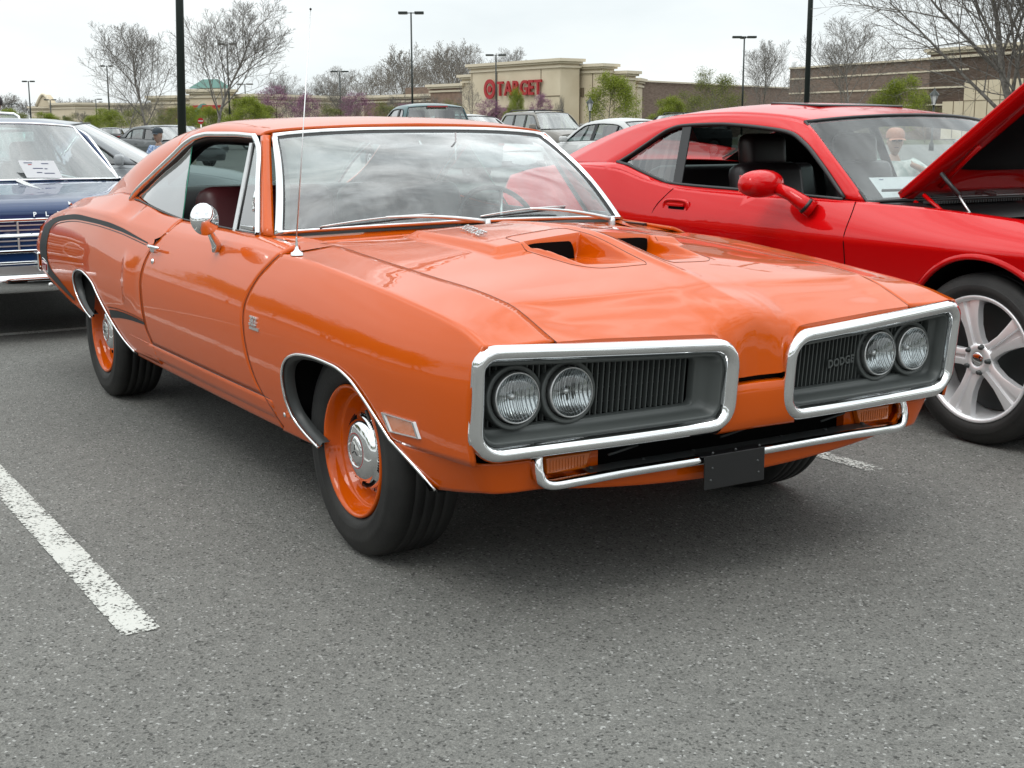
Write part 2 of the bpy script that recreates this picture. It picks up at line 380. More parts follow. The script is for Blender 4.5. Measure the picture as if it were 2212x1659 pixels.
def stripe(x0, y0, x1, y1, w, wear=0., wend=None):
    """painted line; the attribute 'wear' rises at the edges and towards the ends"""
    wend = wear if wend is None else wend
    d = np.array([x1-x0, y1-y0]); L = np.linalg.norm(d); d /= L; nrm = np.array([-d[1], d[0]])
    N = max(2, int(L/.1)); V = []; W = []
    for i in range(N+1):
        t = i/N
        for j in range(7):
            u = (j/6-.5)*w; p = np.array([x0, y0])+d*L*t+nrm*u; V.append((p[0], p[1], .004))
            W.append(wear+(wend-wear)*t+(.09 if j in (0, 6) else 0)+(.08 if i in (0, N) else 0))
    g = G(); g.v = V
    for i in range(N):
        for j in range(6): g.f.append((i*7+j, i*7+j+1, (i+1)*7+j+1, (i+1)*7+j))
    o = g.make('parking_line', wp, None, False, kind='structure')
    a = o.data.attributes.new('wear', 'FLOAT', 'POINT'); a.data.foreach_set('value', W)
    return o
stripe(.312, -1.637, -5.3, -1.70, .105, -.02, .03)
stripe(.147, 1.312, -5.3, 1.27, .10, .03, .06)
stripe(.15, 4.28, -5.3, 4.25, .10, .06)
stripe(.15, -4.6, -5.3, -4.66, .10, .05)
stripe(-5.36, -24, -5.36, 24, .11, -.02)
for yy in (-7.6, -4.65, -1.7, 1.27, 4.25, 7.2, 10.2): stripe(-5.45, yy, -10.6, yy-.04, .1, .06)
leaf_m = mat('dry_leaf', (.35, .14, .05), .8)
g = G(); g.add([(1.62, -1.24, .012), (1.645, -1.232, .006), (1.65, -1.215, .014), (1.628, -1.222, .02)], [(0, 1, 2, 3)])
g.make('fallen_leaf', leaf_m, None, False, label='tiny dry brown leaf lying alone on the open grey asphalt', cat='leaf')

# ------------------------------------------------------------------ the orange coupe
P4 = np.array
YM = pch([-4.20, -3.6, -3.0, -2.6, -2.0, -1.0, 0, .3, .6, .85], [.918, .943, .958, .965, .970, .970, .963, .955, .934, .904])
ZC = pch([-4.20, -3.9, -3.6, -3.1, -2.7, -2.3, -1.7, -1.0, -.4, .115, .46, .715, .833], [.80, .862, .902, .937, .937, .918, .905, .913, .908, .876, .845, .814, .783])
YC = pch([-4.20, -3.6, -3.1, -2.7, -2.3, -1.7, -1.0, -.4, .115, .46, .715, .833], [.865, .885, .898, .903, .90, .890, .880, .872, .870, .868, .870, .877])
ZM = .64
def Ys(x, z):
    x = np.asarray(x, float); z = np.asarray(z, float)
    ym, yc, zc = YM(x), YC(x), ZC(x)
    t = np.clip((z-ZM)/(zc-ZM), 0, 1.3); u = np.clip((ZM-z)/.33, 0, 1.4)
    y = ym-(ym-yc)*t**2.1-.062*u**2.0
    # quarter-panel dummy scoop: a low vertical blister ahead of the rear wheel
    sx = np.clip((x+2.20)/.05, 0, 1)*np.clip((-1.98-x)/.16, 0, 1); sz = np.clip((z-.56)/.05, 0, 1)*np.clip((.80-z)/.05, 0, 1)
    y = y+.011*sx*sz
    return y
def side(P):  # (x,z) -> 3D on the right-hand side (positive y here; mirrored later)
    P = np.asarray(P, float); return np.stack([P[..., 0], Ys(P[..., 0], P[..., 1]), P[..., 1]], -1)

car = empty('orange_coupe', (0, 0, 0), 0, 'glossy orange vintage two-door hardtop with twin chrome-framed grilles, parked nearest', 'car')
both = (-1, 1)   # -1: the side towards us
ARCH_F = poly_s([(-.176, .316), (-.257, .351), (-.325, .402), (-.342, .464), (-.337, .517), (-.309, .572), (-.247, .609), (-.163, .627), (-.052, .634), (.087, .630), (.185, .61), (.278, .562), (.356, .505), (.405, .462)], 56)
ARCH_FL = poly_s([(.405, .462), (.457, .43), (.518, .388), (.568, .345)], 14)
ARCH_R = poly_s([(-2.96, .405), (-3.04, .43), (-3.12, .475), (-3.168, .535), (-3.172, .58), (-3.13, .618), (-3.044, .637), (-2.96, .640), (-2.87, .63), (-2.745, .600), (-2.674, .556), (-2.568, .49), (-2.44, .413), (-2.34, .365), (-2.24, .335)], 60)
gf = pch([.33, .379, .487, .612, .705, .813, .90, .93], [-.46, -.511, -.612, -.657, -.669, -.622, -.545, -.515])     # door front gap x(z)
gr = pch([.33, .43, .496, .688, .819, .88, .929], [-1.84, -1.868, -1.905, -1.915, -1.858, -1.795, -1.70])           # door rear gap x(z)
GAP = .0028
def ruled(A, O, nv, power=1.0):
    A, O = np.asarray(A), np.asarray(O); ts = np.linspace(0, 1, nv)**power
    return np.stack([A+(O-A)*t for t in ts], 1)
def zip_curve(z0, z1, fx, n, off=0):
    z = np.linspace(z0, z1, n); return np.stack([fx(z)+off, z], 1)
ribs = [[(-1.262, .648, 1.300), (-1.255, .60, 1.322), (-1.215, .40, 1.336), (-1.185, .2, 1.343), (-1.175, 0, 1.346)],
        [(-1.42, .655, 1.303), (-1.42, .605, 1.334), (-1.40, .41, 1.357), (-1.385, .2, 1.366), (-1.38, 0, 1.369)],
        [(-1.66, .660, 1.305), (-1.66, .607, 1.344), (-1.66, .43, 1.367), (-1.66, .2, 1.376), (-1.66, 0, 1.379)],
        [(-1.96, .667, 1.294), (-1.97, .620, 1.338), (-1.98, .46, 1.364), (-1.98, .2, 1.374), (-1.98, 0, 1.377)],
        [(-2.14, .698, 1.214), (-2.20, .662, 1.283), (-2.30, .50, 1.342), (-2.33, .22, 1.360), (-2.33, 0, 1.363)],
        [(-2.36, .742, 1.115), (-2.47, .700, 1.212), (-2.60, .55, 1.290), (-2.67, .25, 1.322), (-2.69, 0, 1.328)]]
# hood gap line and fender top
HG = [(-.87, .80, .930), (-.7, .735, .934), (-.5, .674, .929), (-.25, .669, .913), (0, .668, .8985), (.2, .668, .887), (.415, .668, .876), (.56, .668, .862), (.64, .667, .849), (.725, .665, .822), (.79, .662, .797), (.838, .658, .778)]
hgx = pch([p[0] for p in HG], [p[1] for p in HG]); hgz = pch([p[0] for p in HG], [p[2] for p in HG])
XF = np.concatenate([np.linspace(-.53, .6, 46), np.linspace(.62, .833, 16)])
for s in both:
    # front fender: side skin between wheel arch and the panel edges, then the top skin
    O = np.concatenate([lin([(-.485+.0, .312), (gf(.33)+GAP, .33)], 3)[:-1], zip_curve(.33, float(ZC(-.53)), gf, 22, GAP)[:-1],
                        np.stack([XF, ZC(XF)], 1), lin([(.833, .783), (.824, .70), (.815, .60), (.809, .53), (.803, .462)], 16)[1:]])
    nO = len(O)
    # parameter-matched arch points
    dO = np.r_[0, np.cumsum(np.linalg.norm(np.diff(O, axis=0), axis=1))]; dO /= dO[-1]
    dO = pch([0, .12, .5, .9, 1], [0, .16, .52, .88, 1])(dO)
    dA = np.r_[0, np.cumsum(np.linalg.norm(np.diff(ARCH_F, axis=0), axis=1))]; dA /= dA[-1]
    A = np.stack([np.interp(dO, dA, ARCH_F[:, k]) for k in (0, 1)], 1)
    g = G(); g.grid(my(side(ruled(A, O, 26)), s), flip=(s < 0))
    fz = ZC(XF); P = []
    for i, x in enumerate(XF):
        y0, z0 = float(YC(x)), float(ZC(x)); xx = x+(.005*(x > .8))
        y1, z1 = float(hgx(x))+GAP, float(hgz(x)); row = []
        for t in np.linspace(0, 1, 10):
            sag = .012*sin(pi*t)*(1-.3*t)
            row.append((x, y0+(y1-y0)*t, z0+(z1-z0)*t-sag*.35+.006*math.sin(pi*min(1, t*2.2))*0))
        P.append(row)
    g.grid(my(P, s), flip=(s > 0))
    fen = g.make('front_fender', ORANGE, car, merge=.0004, thick=.012, angle=28)
    # door skin with its top ledge
    rows = []
    for v in np.linspace(0, 1, 30):
        zb = .425-.01*0; row = []
        for u in np.linspace(0, 1, 40):
            x = gr(.6)+(gf(.6)-gr(.6))*u
            for _ in range(4):
                zt = float(ZC(x)); z = zb+(zt-zb)*v; xr, xf = float(gr(z))+GAP, float(gf(z))-GAP; x = xr+(xf-xr)*u
            row.append((x, float(Ys(x, z)), z))
        rows.append(row)
    top = []
    for v in np.linspace(0, 1, 7)[1:]:
        row = []
        for (x, y, z) in rows[29]:
            yb = np.interp(x, [-1.95, -1.2, -.87, -.5], [.822, .818, .806, .800]); zb = np.interp(x, [-2, -1.8, -.9, -.5], [.958, .953, .948, .935])
            xx = x; row.append((xx, y+(yb-y)*v, z+(zb-z)*(1-(1-v)**1.35)))
        top.append(row)
    g = G(); g.grid(my(rows+top, s), flip=(s > 0)); door = g.make('door', ORANGE, car, merge=.0003, thick=.014)
    # rocker panel
    xs = np.linspace(-2.24, -.485, 60)
    P = [[(x, float(Ys(x, z)) - (.006 if z < .352 else 0), z) for z in (.420, .40, .375, .354, .350, .346, .33, .315)] for x in xs]
    P = [r+[(r[-1][0], r[-1][1]-.03, .300)] for r in P]
    G().grid(my(P, s), flip=(s > 0)).make('rocker_panel', ORANGE, car, thick=.008)
    # rear quarter: side skin + upper sail
    XQ = np.concatenate([np.linspace(-4.13, -2.6, 46), np.linspace(-2.57, -1.74, 26)])
    O = np.concatenate([lin([(-3.36, .437), (-4.05, .545), (-4.15, .60), (-4.165, .70), (-4.13, .815)], 34)[:-1],
                        np.stack([XQ, ZC(XQ)], 1)[:-1], zip_curve(float(ZC(-1.74)), .43, lambda z: gr(z)-GAP, 26)[:-1], lin([(-1.866-GAP, .43), (-1.84, .335)], 5)])
    O[34+len(XQ)-1] = (float(gr(float(ZC(-1.74))))-GAP, float(ZC(-1.74)))
    dO = np.r_[0, np.cumsum(np.linalg.norm(np.diff(O, axis=0), axis=1))]; dO /= dO[-1]
    dO = pch([0, .17, .3, .55, .75, 1], [0, .10, .22, .46, .70, 1])(dO)
    dA = np.r_[0, np.cumsum(np.linalg.norm(np.diff(ARCH_R, axis=0), axis=1))]; dA /= dA[-1]
    A = np.stack([np.interp(dO, dA, ARCH_R[:, k]) for k in (0, 1)], 1)
    g = G(); g.grid(my(side(ruled(A, O, 26)), s), flip=(s < 0))
    # upper: crease -> window base -> sail. rows are x stations
    base = {-1.74: (.824, .957), -2.0: (.822, .966), -2.2: (.812, .985), -2.40: (.796, 1.003), -2.57: (.784, 1.022), -2.8: (.775, 1.022), -3.1: (.770, 1.000), -3.4: (.765, .978), -3.75: (.76, .945), -4.13: (.76, .855)}
    bx = sorted(base); by = pch(bx, [base[k][0] for k in bx]); bz = pch(bx, [base[k][1] for k in bx])
    P = []
    for x in XQ:
        y0, z0, y1, z1 = float(YC(x)), float(ZC(x)), float(by(x)), float(bz(x)); row = []
        for t in np.linspace(0, 1, 9):
            c = .008*sin(pi*t) if x < -2.3 else 0
            row.append((x, y0+(y1-y0)*t-c*.6, z0+(z1-z0)*(1-(1-t)**1.25)-c))
        P.append(row)
    g.grid(my(P, s), flip=(s > 0))
    # sail / C pillar
    r3 = [(-2.14, .698, 1.214), (-2.20, .662, 1.283), (-2.30, .50, 1.342)]
    r4 = [(-2.36, .742, 1.115), (-2.47, .700, 1.212), (-2.60, .55, 1.290)]
    r5 = [(-2.57, float(by(-2.57)), float(bz(-2.57))), (-2.74, .735, 1.128), (-2.86, .60, 1.198)]
    r6 = [(-2.80, float(by(-2.80)), float(bz(-2.80))), (-2.99, .735, 1.060), (-3.12, .635, 1.098)]
    r7 = [(-3.10, float(by(-3.10)), float(bz(-3.10))), (-3.24, .72, 1.008), (-3.36, .64, 1.015)]
    r8 = [(-3.40, float(by(-3.40)), float(bz(-3.40))), (-3.46, .70, .982), (-3.50, .62, .978)]
    r9 = [(-3.75, float(by(-3.75)), float(bz(-3.75))), (-3.75, .70, .950), (-3.75, .62, .950)]
    r10 = [(-4.13, float(by(-4.13)), float(bz(-4.13))), (-4.13, .70, .862), (-4.13, .62, .866)]
    bl = {5: [(-2.95, .28, 1.212), (-2.97, 0, 1.217)], 6: [(-3.2, .3, 1.100), (-3.22, 0, 1.105)], 7: [(-3.4, .3, 1.022), (-3.4, 0, 1.026)], 8: [(-3.5, .3, .985), (-3.5, 0, .987)], 9: [(-3.75, .3, .955), (-3.75, 0, .957)], 10: [(-4.06, .3, .885), (-4.06, 0, .887)]}
    BIG = ribs+[r5+bl[5], r6+bl[6], r7+bl[7], r8+bl[8], r9+bl[9], r10+bl[10]]
    S = net(BIG, 60, 14, 4, 10, 0, 2)
    g.grid(my(S, s), flip=(s < 0))
    g.make('quarter_panel', ORANGE, car, merge=.0008, thick=.012)
# roof skin
S = net(BIG, 60, 36, 0, 4)
g = G(); g.grid(S, flip=True); g.grid(my(S, -1)); g.make('roof', ORANGE, car, merge=.0005, thick=.015)
# header lip curling down to the windscreen
# A pillars
def wsb(t):   # bottom edge of the screen, t=-1..1 across
    a = abs(t); return (-.742-.104*a**2.2, t*.772, .967-.020*a**2)
def wst(t):
    a = abs(t); return (-1.178-.062*a**2.4, t*.618, 1.326-.024*a**3)
for s in both:
    A0, A1 = P4(wsb(1))*[1, s, 1], P4(wst(1))*[1, s, 1]
    B0, B1 = P4((-.905, s*.806, .945)), P4((-1.262, s*.652, 1.297))
    g = G(); rows = []
    for t in np.linspace(0, 1, 14):
        a, bb = A0+(A1-A0)*t, B0+(B1-B0)*t; mid = (a+bb)/2+P4((.012, s*.012, .004))
        rows.append([a+(mid-a)*2*u if u < .5 else mid+(bb-mid)*(2*u-1) for u in np.linspace(0, 1, 7)])
    g.grid(rows, flip=(s > 0)); g.make('windscreen_pillar', ORANGE, car, thick=.02)
# hood -----------------------------------------------------------
zr = pch([-.62, -.4, -.25, -.1, .03, .33, .5, .59, .65, .71, .80, .845], [.962, .972, .977, .977, .970, .935, .907, .888, .876, .862, .838, .815])
def sstep(a, b, x): t = np.clip((x-a)/(b-a), 0, 1); return t*t*(3-2*t)
def Zh(x, y):
    a = np.abs(y); ze = hgz(x)-.0005; zm = zr(x)-.006; q = np.clip(a/np.maximum(hgx(x), .1), 0, 1)
    z = ze+(zm-ze)*(1-q**1.12)
    z = z+.006*np.exp(-(a/.018)**2)
    pw = .375+.0*x; plat = (1-sstep(pw-.022, pw+.022, a))*sstep(-.60, -.52, x)*(1-sstep(.02, .42, x))
    plat = plat*(1-sstep(.243, .262, a)*sstep(.032, .075, x))
    z = z+.023*plat
    # twin scoops
    t0 = .030
    xi = sstep(t0-.001, t0+.001, x)*(1-sstep(.33, .44, x))
    outer = .252-.02*np.clip((x-.03)/.3, 0, 1); inner = .036+.012*np.clip((x-.03)/.3, 0, 1)
    m = xi*sstep(inner-.004, inner+.014, a)*(1-sstep(outer-.014, outer+.006, a))
    floor = .914-.015*np.clip((.33-x)/.3, 0, 1)
    return z+(np.minimum(floor, z)-z)*m
xs = np.concatenate([np.linspace(-.60, -.05, 40), np.linspace(-.04, .026, 8), np.linspace(.0285, .034, 4), np.linspace(.04, .40, 46), np.linspace(.41, .5, 5)])
ys = np.concatenate([np.linspace(0, .03, 5), np.linspace(.033, .07, 9), np.linspace(.08, .21, 10), np.linspace(.218, .262, 12), np.linspace(.27, .44, 22), np.linspace(.46, 1, 12)*1.0])
rows = []
for x in xs:
    e = float(hgx(x)); row = []
    for y in ys:
        yy = y if y <= .44 else .44+(y-.44)/(1-.44)*(e-.44)
        xr = x if x > -.55 else x+(-.0)*1
        bow = (.10*(yy/.67)**2)*max(0, (-.2-x)/.4) if x < -.2 else 0
        row.append((x+bow*0, yy, float(Zh(x, yy))))
    rows.append(row)
H = np.array(rows)
# front roll: from x=.5 forward to the grille frames, with the beak in the middle
cols = [0, .04, .085, .115, .16, .25, .40, .55, None]
endc = {0: [(0.625, 0.8802), (.68, .864), (.77, .842), (.835, .815), (.863, .785), (.877, .73), (.886, .632)],
        .04: [(0.625, 0.8772), (.68, .861), (.77, .838), (.835, .811), (.865, .781), (.880, .73), (.889, .632)],
        .085: [(0.625, 0.8742), (.68, .858), (.77, .832), (.832, .806), (.864, .778), (.886, .725), (.897, .634)],
        .115: [(0.625, 0.8732), (.68, .856), (.76, .831), (.815, .808), (.852, .785), (.876, .752), (.888, .700)],
        .16: [(0.625, 0.8712), (.675, .854), (.74, .832), (.79, .810), (.830, .792), (.858, .776), (.880, .761)],
        .25: [(0.625, 0.8692), (.67, .853), (.73, .832), (.775, .812), (.812, .796), (.842, .781), (.871, .766)],
        .40: [(0.625, 0.8652), (.665, .850), (.72, .829), (.762, .811), (.797, .797), (.828, .785), (.859, .772)],
        .55: [(0.620, 0.8612), (.655, .846), (.71, .825), (.75, .808), (.785, .797), (.816, .787), (.846, .777)]}
N = []
for xg in (.42, .46, .50):
    N.append([(xg, c if c is not None else float(hgx(xg)), float(Zh(xg, c if c is not None else float(hgx(xg))))) for c in cols])
gapx = [.59, .625, .685, .73, .765, .80, .838]
for k in range(7):
    row = []
    for c in cols:
        if c is None: row.append((gapx[k], float(hgx(gapx[k])), float(hgz(gapx[k]))))
        else: row.append((endc[c][k][0], c, endc[c][k][1]))
    N.append(row)
cu = [0, .04, .085, .115, .16, .25, .40, .55, .667]
S = cspl(np.array(N), np.linspace(2, 9, 46))
# resample across by true y using monotone interpolation so the beak keeps its shape
yy = np.concatenate([np.linspace(0, .2, 26), np.linspace(.21, .667, 34)])
R = []
for r in S:
    fx, fz, fy = pch(cu, r[:, 0]), pch(cu, r[:, 2]), pch(cu, r[:, 1])
    R.append(np.stack([fx(yy), fy(yy), fz(yy)+.005*np.exp(-(yy/.018)**2)*0], 1))
R = np.array(R)
g = G()
g.grid(H, flip=True); g.grid(my(H, -1))
g.grid(R, flip=True); g.grid(my(R, -1))
hood = g.make('hood', ORANGE, car, merge=.0006, thick=0)
# rolled edge of the hood so the shut lines have depth
for s in both:
    g = G()
    E1 = [H[i, -1] for i in range(len(xs))]+[R[i, -1] for i in range(len(R))]
    g.strip(my(E1, s), my(P4(E1)-[0, .004, .022], s)); g.make('hood_flange', ORANGE, car)
    g = G(); fb = [R[-1, j] for j in range(len(yy)) if yy[j] > .10]; g.strip(my(fb, s), my(P4(fb)-[.006, 0, .030], s)); g.make('hood_flange', ORANGE, car)
    # scoop mouths: dark openings under the platform lip, and the seam of each insert
    P = []
    for z_ in (.9005, .959):
        P.append([(.0275, y, min(z_, float(Zh(.02, y))-.008) if z_ > .93 else z_) for y in np.linspace(.048, .238, 10)])
    g = G(); g.strip(my(P[0], s), my(P[1], s))
    mouth = poly_s([(.0330, .058, .890), (.0330, .062, .930), (.0330, .080, .958), (.0330, .20, .957), (.0330, .244, .951), (.0330, .246, .890)], 24)
    c0 = mouth.mean(0); g = G(); g.add([tuple(p) for p in my(mouth+[.002, 0, 0], s)]+[tuple(my(c0+[.002, 0, 0], s))], [(i, (i+1) % 24, 24) for i in range(24)])
    g.make('scoop_mouth', void, car, False)
    loop = [(.425, .055), (.405, .20), (.365, .245), (.30, .262), (.15, .268), (0, .272), (-.06, .268), (-.085, .24), (-.09, .15), (-.085, .05), (-.06, .030), (.1, .0285), (.3, .034), (.40, .040)]
    lp = poly_s(loop+[loop[0]], 90)[:-1]
    g = G(); g.tube(my([(p[0], p[1], float(Zh(p[0], p[1]))+.0002) for p in lp], s), .0011, 5, closed=True); g.make('scoop_seam', seam, car)
text_obj('SUPER BEE', .048, .003, badge_m, (-.385, -.262, float(Zh(-.385, .25))+.006), (.27, -.062, -.012), (.2, .95, .35), hood, 'badge_lettering', bold=.0003, space=1.04)
g = G(); g.box((-.255, -.296, .950), (.285, .012, .006), rz=-.225); g.make('badge_bar', satin, hood, False)
# cowl
P = []
for x0, k in ((0, 0), (1, 1)): pass
rows = []
for t in np.linspace(-1, 1, 41):
    a = abs(t); b0 = P4(wsb(t)); h0 = P4((-.604+.0*a, t*float(hgx(-.6)), float(Zh(-.60, a*float(hgx(-.6))))-.001))
    w1 = P4((b0[0]+.0, b0[1]*1.03, b0[2]-.010))
    rows.append([h0, h0*.6+w1*.4-[0, 0, .004], h0*.25+w1*.75-[0, 0, .003], w1])
G().grid(rows).make('cowl_panel', ORANGE, car, thick=.008)
for s in both:   # cowl corner joining fender, cowl and door
    a = P4([(float(x), float(hgx(x))+0, float(hgz(x))) for x in np.linspace(-.87, -.604, 10)]); e = P4([(-.53-.34*t, float(YC(-.5)), .908) for t in np.linspace(1, 0, 10)])
    w = P4([P4(wsb(1))*(1-t)+P4((-.604, float(hgx(-.604)), float(hgz(-.604))))*t-[0, 0, .006] for t in np.linspace(0, 1, 10)])
    X = np.linspace(-.87, -.53, 12); R2 = []
    for x in X:
        fx = float(gf(.92)); y0 = np.interp(x, [-.87, -.53], [.803, float(YC(-.53))]); z0 = np.interp(x, [-.87, -.53], [.941, float(ZC(-.53))])
        R2.append([(x, y0+(float(hgx(x))-y0)*t, z0+(float(hgz(x))-z0)*t) for t in np.linspace(0, 1, 6)])
    g = G(); g.grid(my(R2, s), flip=(s > 0)); g.make('cowl_corner', ORANGE, car)
    g = G(); g.strip(my([(-.87, .795, .936), (-.74, .74, .934), (-.60, .70, .932)], s), my([wsb(1), (-.80, .70, .945), (-.61, .66, .934)], s)); g.make('cowl_corner', ORANGE, car)
# trunk lid, tail, rear bumper
S = net([[(-3.36, .64, 1.010), (-3.36, .3, 1.022), (-3.36, 0, 1.024)], [(-3.5, .62, .976), (-3.5, .3, .99), (-3.5, 0, .992)], [(-3.75, .62, .948), (-3.76, .3, .962), (-3.77, 0, .965)], [(-4.06, .62, .880), (-4.10, .3, .895), (-4.12, 0, .90)]], 20, 12)
g = G(); g.grid(S, flip=True); g.grid(my(S, -1)); g.make('trunk_lid', ORANGE, car, merge=.0005)
P = []
for yv in np.linspace(-.905, .905, 30):
    q = abs(yv)/.905; xo = -4.16-.06*(1-q**3)
    P.append([(-4.125-.06*(1-q**3), yv*.955, .855-.04*q**6), (xo, yv*.985, .78), (xo-.008, yv, .68), (xo, yv*.995, .58), (-4.0-.06*(1-q**3), yv*.97, .50), (-3.7, yv*.93, .42)])
G().grid(P, flip=False).make('tail_panel', ORANGE, car)
P = []
for yv in np.linspace(-.93, .93, 40):
    q = abs(yv)/.93; xo = -4.19-.07*(1-q**4)+.10*max(0, q-.93)/.07
    P.append([(xo+.04, yv, .64), (xo, yv, .645), (xo-.02, yv, .62), (xo-.022, yv, .58), (xo-.01, yv, .545), (xo+.04, yv, .54)])
G().grid(P).make('rear_bumper', chrome, car, thick=.004)
for s in both:
    g = G(); g.box((-4.11, s*.932, .60), (.10, .014, .085)); bevel(g.make('bumper_end', chrome, car, False), .006)
    g = G(); g.box((-3.90, s*(float(Ys(-3.90, .585))+.002), .585), (.13, .010, .062), ry=.14); mk_ = bevel(g.make('rear_side_marker', chrome, car, False), .004)
    g = G(); g.box((-3.90, s*(float(Ys(-3.90, .585))+.006), .585), (.10, .010, .036), ry=.14); g.make('marker_lens', redlens, mk_, False)

for s in both:
    for fx, z0, z1, nm in ((gf, .33, .905, 0), (gr, .43, .90, 0)):
        zz = np.linspace(z0, z1, 30); a = np.stack([fx(zz)-.012, zz], 1); b_ = np.stack([fx(zz)+.012, zz], 1)
        A_, B_ = side(a), side(b_); A_[:, 1] -= .0135; B_[:, 1] -= .0135
        G().strip(my(A_, s), my(B_, s)).make('shut_line', void, car)
        q_ = side(np.stack([fx(zz), zz], 1)); q_[:, 1] -= .0012; G().tube(my(q_, s), .0026, 6).make('shut_line', seam, car)
    xx = np.linspace(-.60, .838, 60); G().tube(my([(x, float(hgx(x))+GAP*.5, float(hgz(x))-.0016) for x in xx], s), .0022, 6).make('shut_line', seam, car)
    xx = np.linspace(-1.86, -.51, 30); q_ = side([(x, .4225) for x in xx]); q_[:, 1] -= .002; G().tube(my(q_, s), .0028, 6).make('shut_line', seam, car)
M['glass_edge'] = mat('glass_edge', (.05, .30, .20), .2)
M['dash'] = mat('dash_pad', (.05, .03, .03), .55)
lm = glass('lens', (.93, .95, .95), 1.0)
_n, _l = lm.node_tree.nodes, lm.node_tree.links
_t = _n.new('ShaderNodeTexCoord'); _w = _n.new('ShaderNodeTexWave'); _w.bands_direction = 'Y'; _w.inputs['Scale'].default_value = 28; _w.inputs['Distortion'].default_value = .3
_b = _n.new('ShaderNodeBump'); _b.inputs['Strength'].default_value = .5; _b.inputs['Distance'].default_value = .002
_l.new(_t.outputs['Object'], _w.inputs['Vector']); _l.new(_w.outputs['Fac'], _b.inputs['Height'])
for _x in list(_n):
    if _x.bl_idname in ('ShaderNodeBsdfGlossy',): _l.new(_b.outputs[0], _x.inputs['Normal'])
rf = mat('reflector', (.50, .52, .53), .10, 1)
_n, _l, _bb = nt(rf); _t = _n.new('ShaderNodeTexCoord'); _w = _n.new('ShaderNodeTexWave'); _w.bands_direction = 'Y'; _w.inputs['Scale'].default_value = 34; _w.inputs['Distortion'].default_value = 1.0; _w.inputs['Detail'].default_value = 1
_b = _n.new('ShaderNodeBump'); _b.inputs['Strength'].default_value = .7; _b.inputs['Distance'].default_value = .004
_l.new(_t.outputs['Object'], _w.inputs['Vector']); _l.new(_w.outputs['Fac'], _b.inputs['Height']); _l.new(_b.outputs[0], _bb.inputs['Normal'])
# ------------------------------------------------------------------ orange coupe: front end
def XF_(y, z): return .900-.078*max(0, (abs(y)-.09)/.79)**1.5+.09*(z-.62)
def loop_pts(ins, n=120, dx=0, ex=(0, 0, 0, 0)):
    """rounded outline of one grille frame, inset by ins; y outward, z up"""
    y0, y1 = .086+ins+ex[2], .918-ins-ex[3]
    def zt(y): return .756+.030*np.clip((y-.15)/.72, -.1, 1.1)-ins-ex[0]
    def zb(y): return .478-.012*np.clip((y-.15)/.7, 0, 1)+ins+ex[1]
    rs = {'it': max(.012, .088-ins), 'ot': max(.012, .045-ins*.55), 'ob': max(.012, .075-ins*.8), 'ib': max(.012, .085-ins)}
    pts = []
    def arc(cy, cz, r, a0, a1): return [(cy+r*cos(a), cz+r*sin(a)) for a in np.linspace(a0, a1, 9)]
    r = rs['it']; pts += arc(y0+r, zt(y0+r)-r, r, pi, pi/2)
    r = rs['ot']; pts += arc(y1-r-.002, zt(y1-r)-r, r, pi/2, .0)
    r = rs['ob']; pts += arc(y1-r-.012, zb(y1-r)+r, r, -.05, -pi/2)
    r = rs['ib']; pts += arc(y0+r, zb(y0+r)+r, r, -pi/2, -pi)
    # the outer side follows the flank of the fender
    pts = [(y+(float(Ys(.84, z))+.017-.918)*np.clip((y-(y1-.16))/.10, 0, 1)+(.010*max(0, 1-((z-.62)/.12)**2) if y > .8 else 0), z) for y, z in pts]
    q = lin(pts+[pts[0]], n+1)[:-1]
    return np.array([(XF_(y, z)+dx, y, z) for y, z in q])
SL = []
